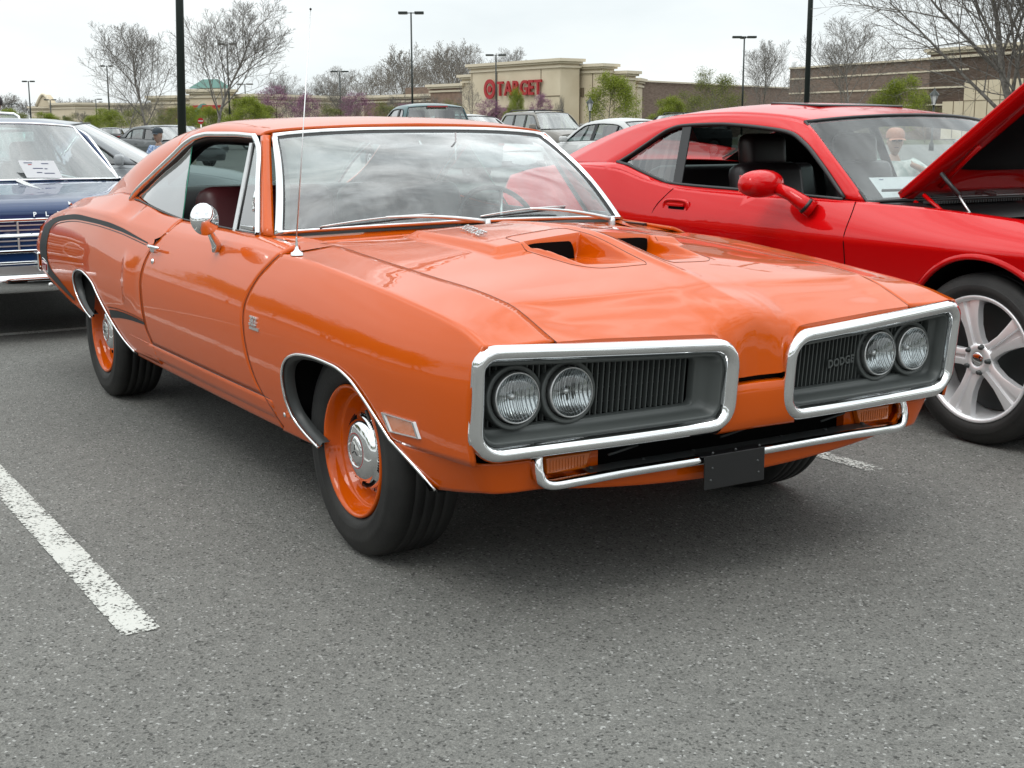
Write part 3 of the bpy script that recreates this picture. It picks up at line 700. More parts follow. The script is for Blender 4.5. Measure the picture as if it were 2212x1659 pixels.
for s in both:
    secs = [(.045, -.070), (.024, -.024), (.008, -.012), (.001, -.006), (.005, .006), (.013, .015), (.023, .018), (.033, .014), (.041, .004), (.0455, -.010), (.047, -.022)]
    P = [loop_pts(i, 140, d) for i, d in secs]
    g = G(); g.grid(my(P, s), close_v=True, flip=(s > 0)); g.make('grille_frame', chrome, car)
    # dark gasket around the frame
    P = [loop_pts(.050, 140, -.060), loop_pts(.034, 140, -.034), loop_pts(.022, 140, -.020)]
    g = G(); g.grid(my(P, s), close_v=True, flip=(s > 0)); g.make('frame_gasket', darkgrey, car)
    # grey bezel stepping back
    EX = (-.024, -.012, .010, -.012)
    secs = [(.045, -.018, 0), (.049, -.013, 0), (.054, -.017, 0), (.063, -.050, .15), (.082, -.070, .9), (.087, -.069, 1), (.091, -.073, 1), (.092, -.098, 1)]
    P = [loop_pts(i, 140, d, tuple(e*kk for e in EX)) for i, d, kk in secs]
    bez = G().grid(my(P, s), close_v=True, flip=(s > 0)).make('grille_bezel', argent, car)
    # backing
    B = loop_pts(.09, 140, -.118, EX); c0 = B.mean(0); g = G(); g.add([tuple(p) for p in my(B, s)]+[tuple(my(c0, s))], [(i, (i+1) % 140, 140) for i in range(140)])
    gr_ = g.make('grille', void, car, False)
    # vertical bars
    g = G(); g.tube([(0, 0, -.5), (0, 0, .5)], 1, 6); me = None
    k = 0
    yv = .204
    while yv < .842:
        z1, z0 = .756+.030*(yv-.15)/.72-.068, .478-.012*(yv-.15)/.7+.080
        xx = XF_(yv, .62)-.090
        if me is None:
            g = G()
            for (dx, dy) in ((0, 0),): g.add([(-.016, -.0026, -.5), (0, -.0018, -.5), (0, .0018, -.5), (-.016, .0026, -.5), (-.016, -.0026, .5), (0, -.0018, .5), (0, .0018, .5), (-.016, .0026, .5)], [(0, 1, 5, 4), (1, 2, 6, 5), (2, 3, 7, 6), (4, 5, 6, 7), (3, 2, 1, 0)])
            o = g.make('grille_bar', argent, gr_, False); me = o.data
        else:
            o = bpy.data.objects.new('grille_bar', me); link(o, gr_)
        o.location = (xx+.09*((z0+z1)/2-.62), s*yv, (z0+z1)/2); o.scale = (1, 1, z1-z0); o.rotation_euler = (0, .089, 0)
        yv += .0178
    for zz in (.585, .625, .665):
        g = G(); g.tube([(XF_(y, zz)-.108, s*y, zz) for y in np.linspace(.19, .82, 12)], .0018, 4); g.make('grille_wire', argent, gr_)
    # headlamps
    for yc_ in (.748, .584):
        xc = .779 if yc_ > .7 else .790
        h = bpy.data.objects.new('headlight', None); h.location = (xc-.010, s*yc_, .628); h.rotation_euler = (0, -.06, 0); link(h, car)
        G().lathe([(.0865, -.035), (.0875, .003), (.0865, .007), (.083, .008), (.074, .006), (.0725, .002), (.0715, -.03)], 48, 'x').make('headlight_surround', argent, h)
        G().lathe([(.0725, -.022), (.0001, -.024)], 32, 'x').make('headlight_bucket', void, h)
        G().lathe([(.068, -.012), (.0695, .014), (.069, .021), (.066, .0235), (.0645, .020)], 48, 'x').make('retaining_ring', satin, h)
        rows = [(.0655*math.sqrt(t), -.018+.036*t) for t in np.linspace(0.02, 1, 12)]
        G().lathe(rows, 40, 'x').make('reflector', rf, h)
        G().lathe([(.0001, -.002), (.007, -.002), (.009, -.008), (.009, -.02)], 16, 'x').make('bulb_shield', satin, h)
        G().lathe([(.0655, .020), (.064, .0255), (.056, .0325), (.042, .0385), (.024, .0425), (.0001, .044)], 40, 'x').make('headlight_lens', M['lens'] if 'lens' in M else GL, h)
# lettering on the far grille
text_obj('DODGE', .034, .003, argent, (XF_(.36, .62)-.078, .352, .606), (-.02, .135, .006), (0, 0, 1), car, 'grille_lettering', bold=.0012, space=1.12)
# centre panel below the beak
P = []
for y in np.linspace(-.150, .150, 24):
    q = abs(y)/.15
    x0 = .893+.004*q; P.append([(x0-.05+b_, (y/.15)*(.094 if z_ > .55 else .094+.054*((.55-z_)/.074)), z_) for b_, z_ in ((.02, .614), (.044, .613), (.051, .607), (.053, .58), (.053, .555), (.052, .53), (.050, .51), (.046, .486), (.038, .476), (0, .472))])
G().grid(P, flip=True).make('centre_panel', ORANGE, car)
g = G(); g.box((.845, 0, .624), (.05, .17, .014)); g.make('hood_gap_shade', void, car, False)  # black box filling the gap below the beak, shade put in as colour
# valance -----------------------------------------------------
def valx(y): return .805-.13*max(0, (abs(y)-.55)/.4)**2.2
def vtuck(x, z): return .002+.030*np.clip((x-.45)/.3, 0, 1)**2+.03*np.clip((.46-z)/.12, 0, 1)*np.clip((x-.45)/.3, 0, 1)
side_col = {}
top = poly_s([(.405, .457), (.52, .4580), (.64, .4585), (.735, .4585)], 30); bot = poly_s([(.568, .347), (.62, .352), (.68, .360), (.735, .369)], 30)
rows = np.array([[top[i]+(bot[i]-top[i])*u for u in np.linspace(0, 1, 12)] for i in range(30)])
ar = lin(ARCH_FL, 12)
for j in range(12):
    for i in range(8): rows[i, j] = ar[j]*(1-i/8)+rows[i, j]*(i/8)
S3 = side(rows); S3[..., 1] -= vtuck(rows[..., 0], rows[..., 1])
last = S3[-1]; plan = poly_s([(0, 0), (.026, -.016), (.045, -.045), (.056, -.09), (.062, -.16)], 14)[1:]
corner = [[(p[0]+dx*(1-.25*j/11), p[1]+dy, p[2]) for j, p in enumerate(last)] for dx, dy in plan]
full = list(S3)+corner
for s in both: G().grid(my(full, s), flip=(s < 0)).make('valance_side', ORANGE, car, thick=.006)
yE = corner[-1][0][1]; xE = corner[-1][0][0]
P = []
for y in np.linspace(-yE, yE, 70):
    a = abs(y)/yE; col_ = P4(corner[-1]); zt = .4585-.060*(1-sstep(yE-.035, yE-.005, abs(y)))
    kz = (.4585-(.369-.042*(1-a**2)))/(.4585-.369)
    c2 = [(q[0]+.030*(1-a**2), q[1]/yE*y if abs(y) > 0 else 0, min(.4585-(.4585-q[2])*kz, zt)) for q in col_]
    P.append([(c2[0][0]-.06, c2[0][1], zt)]+c2+[(c2[-1][0]-.06, c2[-1][1], c2[-1][2]+.004)])
G().grid(P, flip=True).make('front_valance', ORANGE, car)
# dark intake behind
g = G(); g.box((.70, 0, .44), (.02, 1.5, .13)); g.box((.62, 0, .58), (.02, 1.6, .36)); g.make('radiator_shroud', void, car, False)
g = G(); g.box((.74, 0, .475), (.14, 1.56, .012)); g.make('bumper_shelf', black, car, False)
for i in range(3):
    g = G(); g.tube([(.80, -.46+.4*i, .44-.0), (.80, -.36+.4*i, .455)], .004, 6); g.make('bracket_brace', darkgrey, car)
for s in both:
    # turn signal: amber lens in a body-colour recess
    h = bpy.data.objects.new('turn_signal', None); h.location = (.772, s*.580, .430); link(h, car)
    pl = [(-.058, -.026), (-.078, .026), (.078, .026), (.078, -.026)]
    g = G(); v = [(0, s*a, b) for a, b in pl]+[(.014, s*a*.93, b*.86) for a, b in pl]; g.add(v, [(4, 5, 6, 7), (0, 1, 5, 4), (1, 2, 6, 5), (2, 3, 7, 6), (3, 0, 4, 7)]); bevel(g.make('signal_lens', amber, h, False), .003)
    g = G()
    for k in range(12): g.box((.0145, s*(-.048+.0100*k), .0), (.003, .003, .030))
    g.make('lens_rib', amber, h, False, kind='stuff')
    g = G(); g.box((-.02, 0, 0), (.03, .215, .075)); g.make('signal_housing', ORANGE, h, False)
# chrome lower bar
R1 = [(.802, .690, .468), (.806, .694, .455), (.812, .695, .430), (.815, .690, .408), (.819, .676, .392), (.824, .650, .3865), (.834, .58, .390), (.845, .40, .396), (.852, .2, .397), (.855, 0, .397)]
pts = poly_s([(a, -b, c) for a, b, c in R1]+[(a, b, c) for a, b, c in R1[::-1][1:]], 110)
P = []
for i, p in enumerate(pts):
    a = pts[max(0, i-1)]; bq = pts[min(len(pts)-1, i+1)]; t = bq-a; t /= np.linalg.norm(t); nx = P4((1, 0, 0)); nx = nx-t*(t@nx); nx /= np.linalg.norm(nx); w = np.cross(t, nx)
    P.append([p+nx*ax+w*az for ax, az in ((-.018, .013), (.002, .0135), (.010, .009), (.0125, 0), (.010, -.009), (.002, -.0135), (-.018, -.013))])
G().grid(P).make('front_bumper_bar', chrome, car)
g = G(); g.strip([p+P4((-.060, 0, .016)) for p in pts[16:-16]], [p+P4((-.008, 0, .0132)) for p in pts[16:-16]]); g.make('bar_backing', darkgrey, car)
for yv in (-.52, -.34, -.16, .18, .36, .52): G().lathe([(.0001, .006), (.006, .005), (.009, 0)], 10, 'z', c=(.80, yv, .410)).make('bolt', darkgrey, car)
pb = bpy.data.objects.new('licence_bracket', None); pb.location = (.872, -.065, .375); link(pb, car)
g = G(); g.box((0, 0, -.012), (.006, .225, .100)); g.box((-.02, 0, .036), (.04, .235, .004)); bevel(g.make('bracket_plate', black, pb, False), .002)
for a, b2 in ((-.085, .0), (.085, .0), (-.09, -.035), (.09, -.035), (-.085, .045), (.0, .045), (.09, .045)): G().lathe([(.0001, .003), (.003, .003), (.0042, 0)], 8, 'x', c=(.003, a, b2)).make('bracket_bolt', darkgrey, pb)
# ------------------------------------------------------------------ orange coupe: arches, wells, wheels
def offset_in(P2, d):
    P2 = np.asarray(P2, float); c = P2.mean(0); t = np.gradient(P2, axis=0); t /= np.linalg.norm(t, axis=1)[:, None]; v = np.stack([-t[:, 1], t[:, 0]], 1); v *= np.sign((v*(c-P2)).sum(1).mean()); v[:, 1] = np.maximum(v[:, 1], -1); return P2+v*d
for s in both:
    for arch, ext in ((ARCH_F, ARCH_FL), (ARCH_R, None)):
        full = np.concatenate([arch, ext[1:]]) if ext is not None else arch
        S3 = side(full); S3[:, 1] += .0035
        if ext is not None: S3[-len(ext)+1:, 1] -= np.linspace(.002, .012, len(ext)-1)
        G().tube(my(S3, s), .0050, 8).make('wheel_arch_trim', chrome, car)
        inn = offset_in(full, .016); S4 = side(inn); S4[:, 1] = S3[:, 1]-.012
        Sb = S4.copy(); Sb[:, 1] -= .028
        g = G(); g.grid(my([S3-[0, .006, 0], S4, Sb], s)); g.make('wheel_arch_lip', darkgrey, car)
        out = side(full)-[0, .014, 0]; cx_ = 0 if arch is ARCH_F else -2.972; v_ = out[:, [0, 2]]-[cx_, .335]; rr_ = np.linalg.norm(v_, axis=1); v_ = v_*(np.maximum(rr_, .352)/rr_)[:, None]
        Sc = np.stack([v_[:, 0]+cx_, np.full(len(v_), .898), v_[:, 1]+.335], 1); Sd = Sc.copy(); Sd[:, 1] = .60; g = G(); g.grid(my([out, Sc, Sd], s)); c0 = Sd.mean(0); n_ = len(Sd)
        g.add([tuple(p) for p in my(Sd, s)]+[tuple(my(c0, s))], [(i, i+1, n_) for i in range(n_-1)]+[(n_-1, 0, n_)]); g.make('wheel_well', void, car)
g = G(); g.box((-.36, -.93, .41), (.03, .01, .05)); g.make('splash_clip', ORANGE, car, False)
# floor pan blocks light from below
g = G(); g.box((-1.72, 0, .39), (4.3, 1.2, .06)); g.box((-1.3, 0, .40), (1.5, 1.8, .12)); g.box((-3.6, 0, .48), (.8, 1.7, .08)); g.make('floor_pan', void, car, False)
for s in both:
    g = G(); g.tube([(-.4, s*.38, .24), (-1.4, s*.36, .22), (-3.0, s*.40, .24), (-4.0, s*.5, .30)], .03, 8); g.make('exhaust_pipe', darkgrey, car)

def tyre(parent, R, ri, w, m=rubber, name='tyre', tread=True, n=72):
    """lathe about y, outer sidewall towards +y at w/2"""
    h = w/2
    prof = [(ri-.012, -h*.70), (ri+.004, -h*.86), (ri+.03, -h*.99), ((ri+R)/2, -h*1.03), (R-.028, -h*.95), (R-.010, -h*.84), (R-.003, -h*.72)]
    if tread:
        for a in (-.46, -.18, .12, .42): prof += [(R, h*(a-.10)), (R, h*(a+.02)), (R-.005, h*(a+.026)), (R-.005, h*(a+.045)), (R, h*(a+.051))]
    prof += [(R-.003, h*.72), (R-.010, h*.84), (R-.028, h*.95), (R-.045, h*1.0), (R-.047, h*1.012), ((ri+R)/2, h*1.03), (ri+.034, h*1.0), (ri+.030, h*1.01), (ri+.006, h*.88), (ri-.004, h*.80), (ri-.012, h*.70)]
    return G().lathe(prof, n, 'y').make(name, m, parent)
def steel_wheel(parent_car, x, y, s):
    w = bpy.data.objects.new('wheel', None); w.location = (x, y, .335); link(w, parent_car)
    if s < 0: w.rotation_euler = (0, 0, pi)
    tyre(w, .335, .212, .235)
    # rim: stepped steel well; +y outward
    prof = [(.206, .080), (.211, .098), (.211, .106), (.206, .110), (.201, .108), (.196, .098), (.190, .080), (.186, .062), (.182, .058), (.176, .060), (.172, .056), (.170, .044), (.166, .040), (.160, .018), (.150, .008), (.140, .010), (.128, .030), (.112, .040), (.02, .042)]
    rim = G().lathe(prof, 72, 'y').make('rim', ORANGE, w)
    for k in range(8):
        a = k*pi/4+.2; G().lathe([(.0001, .0), (.006, .0)], 8, 'y', c=(.147*cos(a), .016, .147*sin(a))).make('wheel_slot', void, rim)
    cap = G().lathe([(.122, .040), (.124, .050), (.121, .060), (.113, .064), (.104, .066), (.100, .071), (.094, .082), (.080, .088), (.062, .092), (.050, .094), (.049, .0915), (.047, .0915), (.046, .094), (.03, .0955), (.0001, .0962)], 72, 'y').make('hubcap', chrome, w)
    g = G()
    for k in range(5):
        for j in range(11):
            a = k*2*pi/5+j*.080+.25
            if True:
                r0 = .1135; g.box((r0*cos(a), .0655, r0*sin(a)), (.013, .0022, .0036), ry=-a)
    g.make('hubcap_slot', void, cap, False, kind='stuff')
    G().lathe([(.052, .0928), (.055, .0934), (.0575, .0928)], 48, 'y').make('hubcap_ring', inkr, cap)
    g = G(); 
    for a in (pi/2, pi/2+2.1, pi/2-2.1): g.box((.012*cos(a), .0958, .012*sin(a)), (.018, .002, .004), ry=-a)
    g.make('hubcap_emblem', black, cap, False)
    G().tube([(.16*cos(3.3), .03, .16*sin(3.3)), (.150*cos(3.3), .07, .150*sin(3.3))], .004, 8).make('valve_stem', black, w)
    g = G(); a = 2.35; g.box((.200*cos(a), .112, .200*sin(a)), (.010, .008, .035), ry=-a+0); g.make('balance_weight', darkgrey, w, False)
    return w
for s in both:
    for x in (0, -2.972): steel_wheel(car, x, s*.765, s)

# ------------------------------------------------------------------ orange coupe: greenhouse
def tubeobj(name, pts, r, m=chrome, parent=None, n=8, **k): return G().tube(pts, r, n, **k).make(name, m, parent or car)
T = np.linspace(-1, 1, 33)
bot = [P4(wsb(t)) for t in T]; top_ = [P4(wst(t)) for t in T]
def inset(t, v):  # point on the screen, v 0..1 upwards
    a, bb = P4(wsb(t)), P4(wst(t)); p = a+(bb-a)*v; bow = P4((.055, 0, .03))*sin(pi*v)*(.6+.4*(1-t*t)); return p+bow
S = [[inset(t*.965, .035+.92*v) for t in T] for v in np.linspace(0, 1, 14)]
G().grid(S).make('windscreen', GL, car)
def ring(tm, v0, v1, dx, n=36):
    pts = [inset(t*tm, v0) for t in np.linspace(-1, 1, n)]+[inset(tm, v) for v in np.linspace(v0, v1, 18)[1:-1]]+[inset(-t*tm, v1) for t in np.linspace(-1, 1, n)]+[inset(-tm, v) for v in np.linspace(v1, v0, 18)[1:-1]]
    return np.array(pts)+P4((dx, 0, dx*.5))
g = G(); g.grid([ring(1.0, -.002, 1.005, .004), ring(.994, .006, .997, .016), ring(.982, .016, .985, .018), ring(.968, .028, .968, .008)], close_v=True); g.make('windscreen_trim', chrome, car)
g = G(); g.grid([ring(.970, .026, .970, .007), ring(.955, .040, .940, .000), ring(.93, .048, .925, -.004)], close_v=True); g.make('windscreen_seal', black, car)
for s in both:
    # drip rail chrome / window frame
    W = poly_s([(-.905, .806, .945), (-1.08, .732, 1.118), (-1.235, .668, 1.270), (-1.285, .662, 1.296)], 14)
    W2 = poly_s([(-1.285, .662, 1.296), (-1.5, .667, 1.302), (-1.78, .672, 1.302), (-1.93, .682, 1.290), (-2.03, .698, 1.262), (-2.14, .718, 1.212), (-2.36, .760, 1.112), (-2.52, .79, 1.036), (-2.565, .800, 1.004)], 60)
    for Wx in (W, W2):
        nrm = P4((0, .010, .003)); w_ = .016
        a = my(Wx+nrm+[0, .002, w_*.6], s); bq = my(Wx+nrm*1.7, s); c2 = my(Wx+nrm*1.4-[0, -.003, w_*.7], s)
        g = G(); g.grid([my(Wx+[0, 0, w_*.7], s), a, bq, c2, my(Wx-[0, .004, w_*.8], s)]); g.make('window_trim', chrome, car)
    # dark weatherstrip just inside
    Wn = W2*[1, 1, 1]+P4((0, -.010, -.030)); Wm = W2+P4((0, 0, -.008)); g = G(); g.grid(my([Wm, Wn, Wn-[0, .03, 0]], s)); g.make('weatherstrip', black, car)
    # sill strip
    tubeobj('sill_trim', my([(x, np.interp(x, [-2.4, -2.0, -1.2, -.87], [.806, .820, .816, .803]), np.interp(x, [-2.45, -2.2, -1.8, -1.2, -.87], [1.006, .984, .956, .952, .943])) for x in np.linspace(-2.5, -.90, 24)], s), .004, black)
    # quarter glass, vent glass with its frame
    q = poly_s([(-1.99, .688, 1.252), (-2.10, .702, 1.208), (-2.30, .742, 1.120), (-2.50, .782, 1.024)], 12)
    bt = lin([(-1.80, .806, .950), (-2.05, .808, .962), (-2.30, .800, .994), (-2.50, .782, 1.012)], 12)
    g = G(); g.grid(my([q, q*.5+bt*.5+[0, .006, 0], bt], s)); qg = g.make('quarter_glass', GLS, car)
    tubeobj('glass_edge', my([q[0], bt[0]], s), .003, M['glass_edge'], qg, 5)
    v0, v1 = P4((-1.305, .668, 1.272)), P4((-1.140, .812, .946)); v2 = P4((-.925, .800, .948)); v3 = P4((-1.275, .664, 1.280))
    g = G(); g.add(my([v0, v1, v2, v3], s), [(0, 1, 2, 3)]); vg = g.make('vent_glass', GLS, car, False)
    e = (v1-v0)/np.linalg.norm(v1-v0); a_ = P4((.014, 0, 0)); o_ = P4((0, .008, 0))
    g = G(); g.grid(my([[v0-a_, v1-a_], [v0-a_+o_, v1-a_+o_], [v0+a_+o_, v1+a_+o_], [v0+a_, v1+a_]], s)); g.make('vent_bar', satin, car, False)
    tubeobj('vent_seal', my([v0+a_*1.3, v1+a_*1.3], s), .004, black, vg, 5); tubeobj('vent_seal', my([v1+a_, v2], s), .006, black, vg, 5)
    L = poly_s([(-1.06, .752, 1.10), (-1.045, .765, 1.08), (-1.05, .77, 1.045), (-1.045, .772, 1.025)], 10); tubeobj('vent_latch', my(L, s), .006, chrome, vg)
    g = G(); g.box((-1.04, s*.80, .965), (.13, .012, .016)); bevel(g.make('vent_handle', chrome, vg, False), .003)
# rear window
rb = [(-3.34+.0*abs(t), t*.60, 1.012-.0*t*t) for t in np.linspace(-1, 1, 15)]; rt = [(-2.70+.03*t*t, t*.545, 1.322-.03*t*t) for t in np.linspace(-1, 1, 15)]
S = [[P4(rt[i])+(P4(rb[i])-P4(rt[i]))*v+P4((-.03, 0, .02))*sin(pi*v) for i in range(15)] for v in np.linspace(0, 1, 8)]
G().grid(S).make('rear_window', GLS, car)
for s in both: tubeobj('rear_window_trim', [my(P4(S[k][-1])-[0, .02, .02], s) for k in range(8)], .008)
g = G()
# inner roof lining and far pillars
L = [[P4(p)*[1, .93, 1]-[0, 0, .045] for p in r] for r in ribs]
Sx = net(L, 24, 10); g.grid(Sx); g.grid(my(Sx, -1)); g.make('headliner', black, car)
# interior
def cushion(name, c, d, m, parent, ry=0, bev=.05, seg=4):
    g = G(); g.box((0, 0, 0), d); o = g.make(name, m, parent, True); o.location = c; o.rotation_euler = (0, ry, 0); bevel(o, bev, seg); return o
g = G(); g.box((-1.75, 0, .41), (1.9, 1.6, .05)); g.box((-.72, 0, .66), (.04, 1.5, .5)); g.make('cabin_floor', void, car, False)
fs = bpy.data.objects.new('front_bench', None); fs.location = (-1.85, 0, 0); link(fs, car)
cushion('seat_cushion', (.15, 0, .60), (.52, 1.36, .18), seatm, fs)
for s in both: cushion('seat_back', (-.15, s*.34, .80), (.16, .64, .56), maroon if s < 0 else seatm, fs, -.25, .07)
rs = bpy.data.objects.new('rear_bench', None); rs.location = (-2.65, 0, 0); link(rs, car)
cushion('seat_cushion', (.1, 0, .58), (.5, 1.30, .18), seatm, rs); cushion('seat_back', (-.2, 0, .80), (.14, 1.30, .50), seatm, rs, -.4)
g = G(); g.box((-3.1, 0, .955), (.42, 1.28, .02)); g.make('parcel_shelf', black, car, False)
# dash
P = []
for y in np.linspace(-.76, .76, 20): P.append([(-.80-.0*y, y, .925), (-.92, y, .945), (-1.02, y, .940), (-1.07, y, .915), (-1.09, y, .85), (-1.06, y, .78), (-1.05, y, .70)])
G().grid(P).make('dashboard', M['dash'], car)
sw = bpy.data.objects.new('steering_wheel', None); sw.location = (-1.17, .37, .90); sw.rotation_euler = (0, radians(65), 0); link(sw, car)
G().tube([(.195*cos(a), .195*sin(a), 0) for a in np.linspace(0, 2*pi, 41)[:-1]], .011, 8, closed=True).make('steering_rim', black, sw)
for a in (.3, pi-.3, -pi/2): G().tube([(0, 0, .02), (.19*cos(a), .19*sin(a), 0)], .008, 6).make('steering_spoke', satin, sw)
G().lathe([(.0001, .03), (.04, .028), (.05, .01), (.03, -.15)], 20, 'z').make('steering_hub', black, sw)
g = G(); g.box((-1.12, -.02, 1.235), (.02, .24, .055)); rm_ = bevel(g.make('rear_view_mirror', black, car, False), .008)
tubeobj('mirror_stalk', [(-1.12, -.02, 1.25), (-1.17, -.02, 1.30)], .005, satin, rm_)
g = G(); g.box((-1.06, .10, 1.255), (.004, .006, .11)); g.make('hanging_tag', paper, car, False)
# far door inner panels and B area so the cabin reads closed below the sill
for s in both:
    g = G(); g.box((-1.65, s*.79, .68), (1.9, .02, .52)); g.make('door_lining', seatm, car, False)
# ------------------------------------------------------------------ orange coupe: trim
# wipers
def wiper(piv, tip, elbow):
    w = bpy.data.objects.new('wiper', None); w.location = piv; link(w, car); piv, tip, elbow = map(P4, (piv, tip, elbow))
    G().lathe([(.0001, .018), (.012, .016), (.014, 0), (.016, -.03)], 14, 'z').make('wiper_pivot', satin, w)
    a = elbow-piv; P = [P4((0, 0, .010))+a*t+P4((0, 0, .010))*sin(pi*t) for t in np.linspace(0, 1, 10)]
    g = G(); g.tube(P, [.009-.004*t for t in np.linspace(0, 1, 10)], 8); g.make('wiper_arm', satin, w)
    tl = tip-piv; d = tl-a; tb = a-d*.75
    G().tube([tb+(tl-tb)*t+P4((0, 0, .003+.007*sin(pi*t))) for t in np.linspace(0, 1, 9)], .0032, 6).make('wiper_bridge', satin, w)
    G().tube([tb+(tl-tb)*t+P4((-.004, 0, -.004)) for t in np.linspace(0, 1, 5)], .0038, 5).make('wiper_blade', black, w)
wn = P4((.018, 0, .014))
wiper((-.690, .030, .966), inset(-.80, .010)+wn, inset(-.48, .036)+wn)
wiper((-.745, .655, .950), inset(.03, .022)+wn, inset(.34, .058)+wn)
# aerial
an = bpy.data.objects.new('aerial', None); an.location = (-.445, -.850, .918); link(an, car)
G().lathe([(.022, -.006), (.020, .003), (.012, .007), (.007, .014), (.0045, .026), (.0035, .050), (.0025, .055)], 16, 'z').make('aerial_base', chrome, an)
# tip pixel (671,20) at about the same depth
tipd = P4((-.105, .120, .799-.05))
G().tube([P4((0, 0, .05)), P4((0, 0, .05))+tipd*.4, P4((0, 0, .05))+tipd], [.0026, .0021, .0018], 6).make('aerial_mast', satin, an)
G().lathe([(.0001, .0045), (.003, .003), (.0042, 0), (.003, -.003), (.0001, -.0045)], 10, 'z', c=tuple(P4((0, 0, .05))+tipd)).make('aerial_tip', black, an)
# door mirrors
for s in both:
    if s > 0: continue
    mm = bpy.data.objects.new('door_mirror', None); mm.location = (-1.085, s*.905, .892); link(mm, car)
    hd = P4((.045, s*.055, .110))
    ang = P4((1, s*-.25, .12)); ang /= np.linalg.norm(ang)
    bw = P4((0, 0, 1.)); r_ = np.cross(ang, bw); r_ /= np.linalg.norm(r_); u_ = np.cross(r_, ang)
    P = []
    for k in range(40):
        a = 2*pi*k/40; P.append([hd+ang*h+(r_*cos(a)+u_*sin(a))*r for r, h in ((.0001, .026), (.012, .0245), (.03, .018), (.05, .008), (.058, 0), (.060, -.006), (.057, -.012), (.050, -.012), (.0001, -.012))])
    G().grid(P, close_u=True).make('mirror_head', chrome, mm)
    G().tube([(0, 0, -.012), (.004, s*.006, .015), (.022, s*.030, .055), (.040, s*.046, .088)], [.021, .018, .012, .010], 14).make('mirror_stem', chrome, mm)
# door handles and locks
for s in both:
    hdl = bpy.data.objects.new('door_handle', None); hdl.location = (-1.775, s*(float(Ys(-1.775, .845))), .845); link(hdl, car)
    pts = [(-.075, s*.006, -.002), (-.065, s*.022, 0), (-.02, s*.030, .001), (.06, s*.028, .001), (.092, s*.024, .002)]
    G().tube(pts, [.009, .0085, .008, .0075, .004], 8).make('handle_bar', chrome, hdl)
    g = G(); g.box((-.03, s*.008, -.012), (.045, .024, .026)); bevel(g.make('handle_base', chrome, hdl, False), .005)
    G().lathe([(.0001, .008), (.009, .007), (.012, 0)], 16, 'y', c=(-1.775, s*(float(Ys(-1.775, .785))), .785), sgn=s).make('door_lock', chrome, car)
    # 383 badge on the fender
    if s < 0:
        o = P4((-.60, -(float(Ys(-.60, .675))+.003), .669)); text_obj('383', .046, .003, badge_m, o, (1, -.0, .0), (0, .12, 1), car, 'badge_numerals', bold=.0008, space=.96)
        g = G(); g.box((-.553, -(float(Ys(-.55, .66))+.002), .660), (.085, .005, .010)); g.make('badge_bar', satin, car, False)
        for dx_ in range(6): pass
    # front side marker: bright bezel with amber lens
    q = [(.385, .540), (.558, .543), (.575, .498), (.412, .488)]
    ctr = np.mean(q, 0); q3 = lambda k, off: [P4((p[0], float(Ys(*p))+off, p[1])) for p in (ctr+(np.array(q)-ctr)*k)]
    g = G(); A_, B_, C_, D_ = q3(1.04, -.002), q3(1.0, .008), q3(.86, .007), q3(.82, -.002)
    g.grid(my([A_, B_, C_, D_], s), close_v=True); mk1 = bevel(g.make('side_marker', satin, car, False), .0015)
    g = G(); g.add(my(q3(.85, .0012), s), [(0, 1, 2, 3)]); g.make('marker_lens', amber, mk1, False)
    # rocker stud
    G().lathe([(.0001, .004), (.007, .003), (.009, 0)], 12, 'y', c=(-.402, s*float(Ys(-.402, .385)), .385), sgn=s).make('stud', chrome, car)
# stripes: charcoal band over the quarter and its pinstripe
def band(top, bot, n=60, off=.0022, name='stripe_decal'):
    for s in both:
        A_, B_ = poly_s(top, n), poly_s(bot, n); rows = []
        for t in np.linspace(0, 1, 5):
            q = A_+(B_-A_)*t; p = side(q); p[:, 1] += off; rows.append(p)
        G().grid(my(rows, s)).make(name, decal, car)
band([(-1.915, .853), (-2.115, .870), (-2.36, .890), (-2.61, .902), (-3.1, .905), (-3.5, .882), (-3.82, .845), (-4.03, .80)], [(-1.915, .848), (-2.115, .860), (-2.36, .873), (-2.755, .883), (-3.10, .880), (-3.50, .855), (-3.70, .828), (-3.80, .79)])
band([(-1.93, .843), (-2.115, .854), (-2.36, .867), (-2.755, .876), (-3.10, .873), (-3.49, .848), (-3.68, .822), (-3.76, .79)], [(-1.93, .840), (-2.115, .851), (-2.36, .864), (-2.755, .873), (-3.10, .870), (-3.48, .845), (-3.67, .819), (-3.75, .79)])
band([(-4.03, .80), (-4.05, .70), (-4.03, .62), (-3.96, .56), (-3.7, .515), (-3.26, .455)], [(-3.80, .79), (-3.83, .70), (-3.82, .63), (-3.76, .585), (-3.55, .540), (-3.24, .472)])
band([(-1.905, .516), (-2.1, .520), (-2.3, .516), (-2.50, .500)], [(-1.905, .503), (-2.1, .497), (-2.3, .484), (-2.49, .462)], 30)
band([(-1.905, .524), (-2.1, .529), (-2.3, .526), (-2.52, .512)], [(-1.905, .521), (-2.1, .526), (-2.3, .523), (-2.52, .509)], 30)
# windscreen sticker on the far side
g = G(); g.add([inset(t, v)-P4((.012, 0, .006)) for t, v in ((.43, .30), (.53, .30), (.53, .40), (.43, .40))], [(0, 1, 2, 3)])
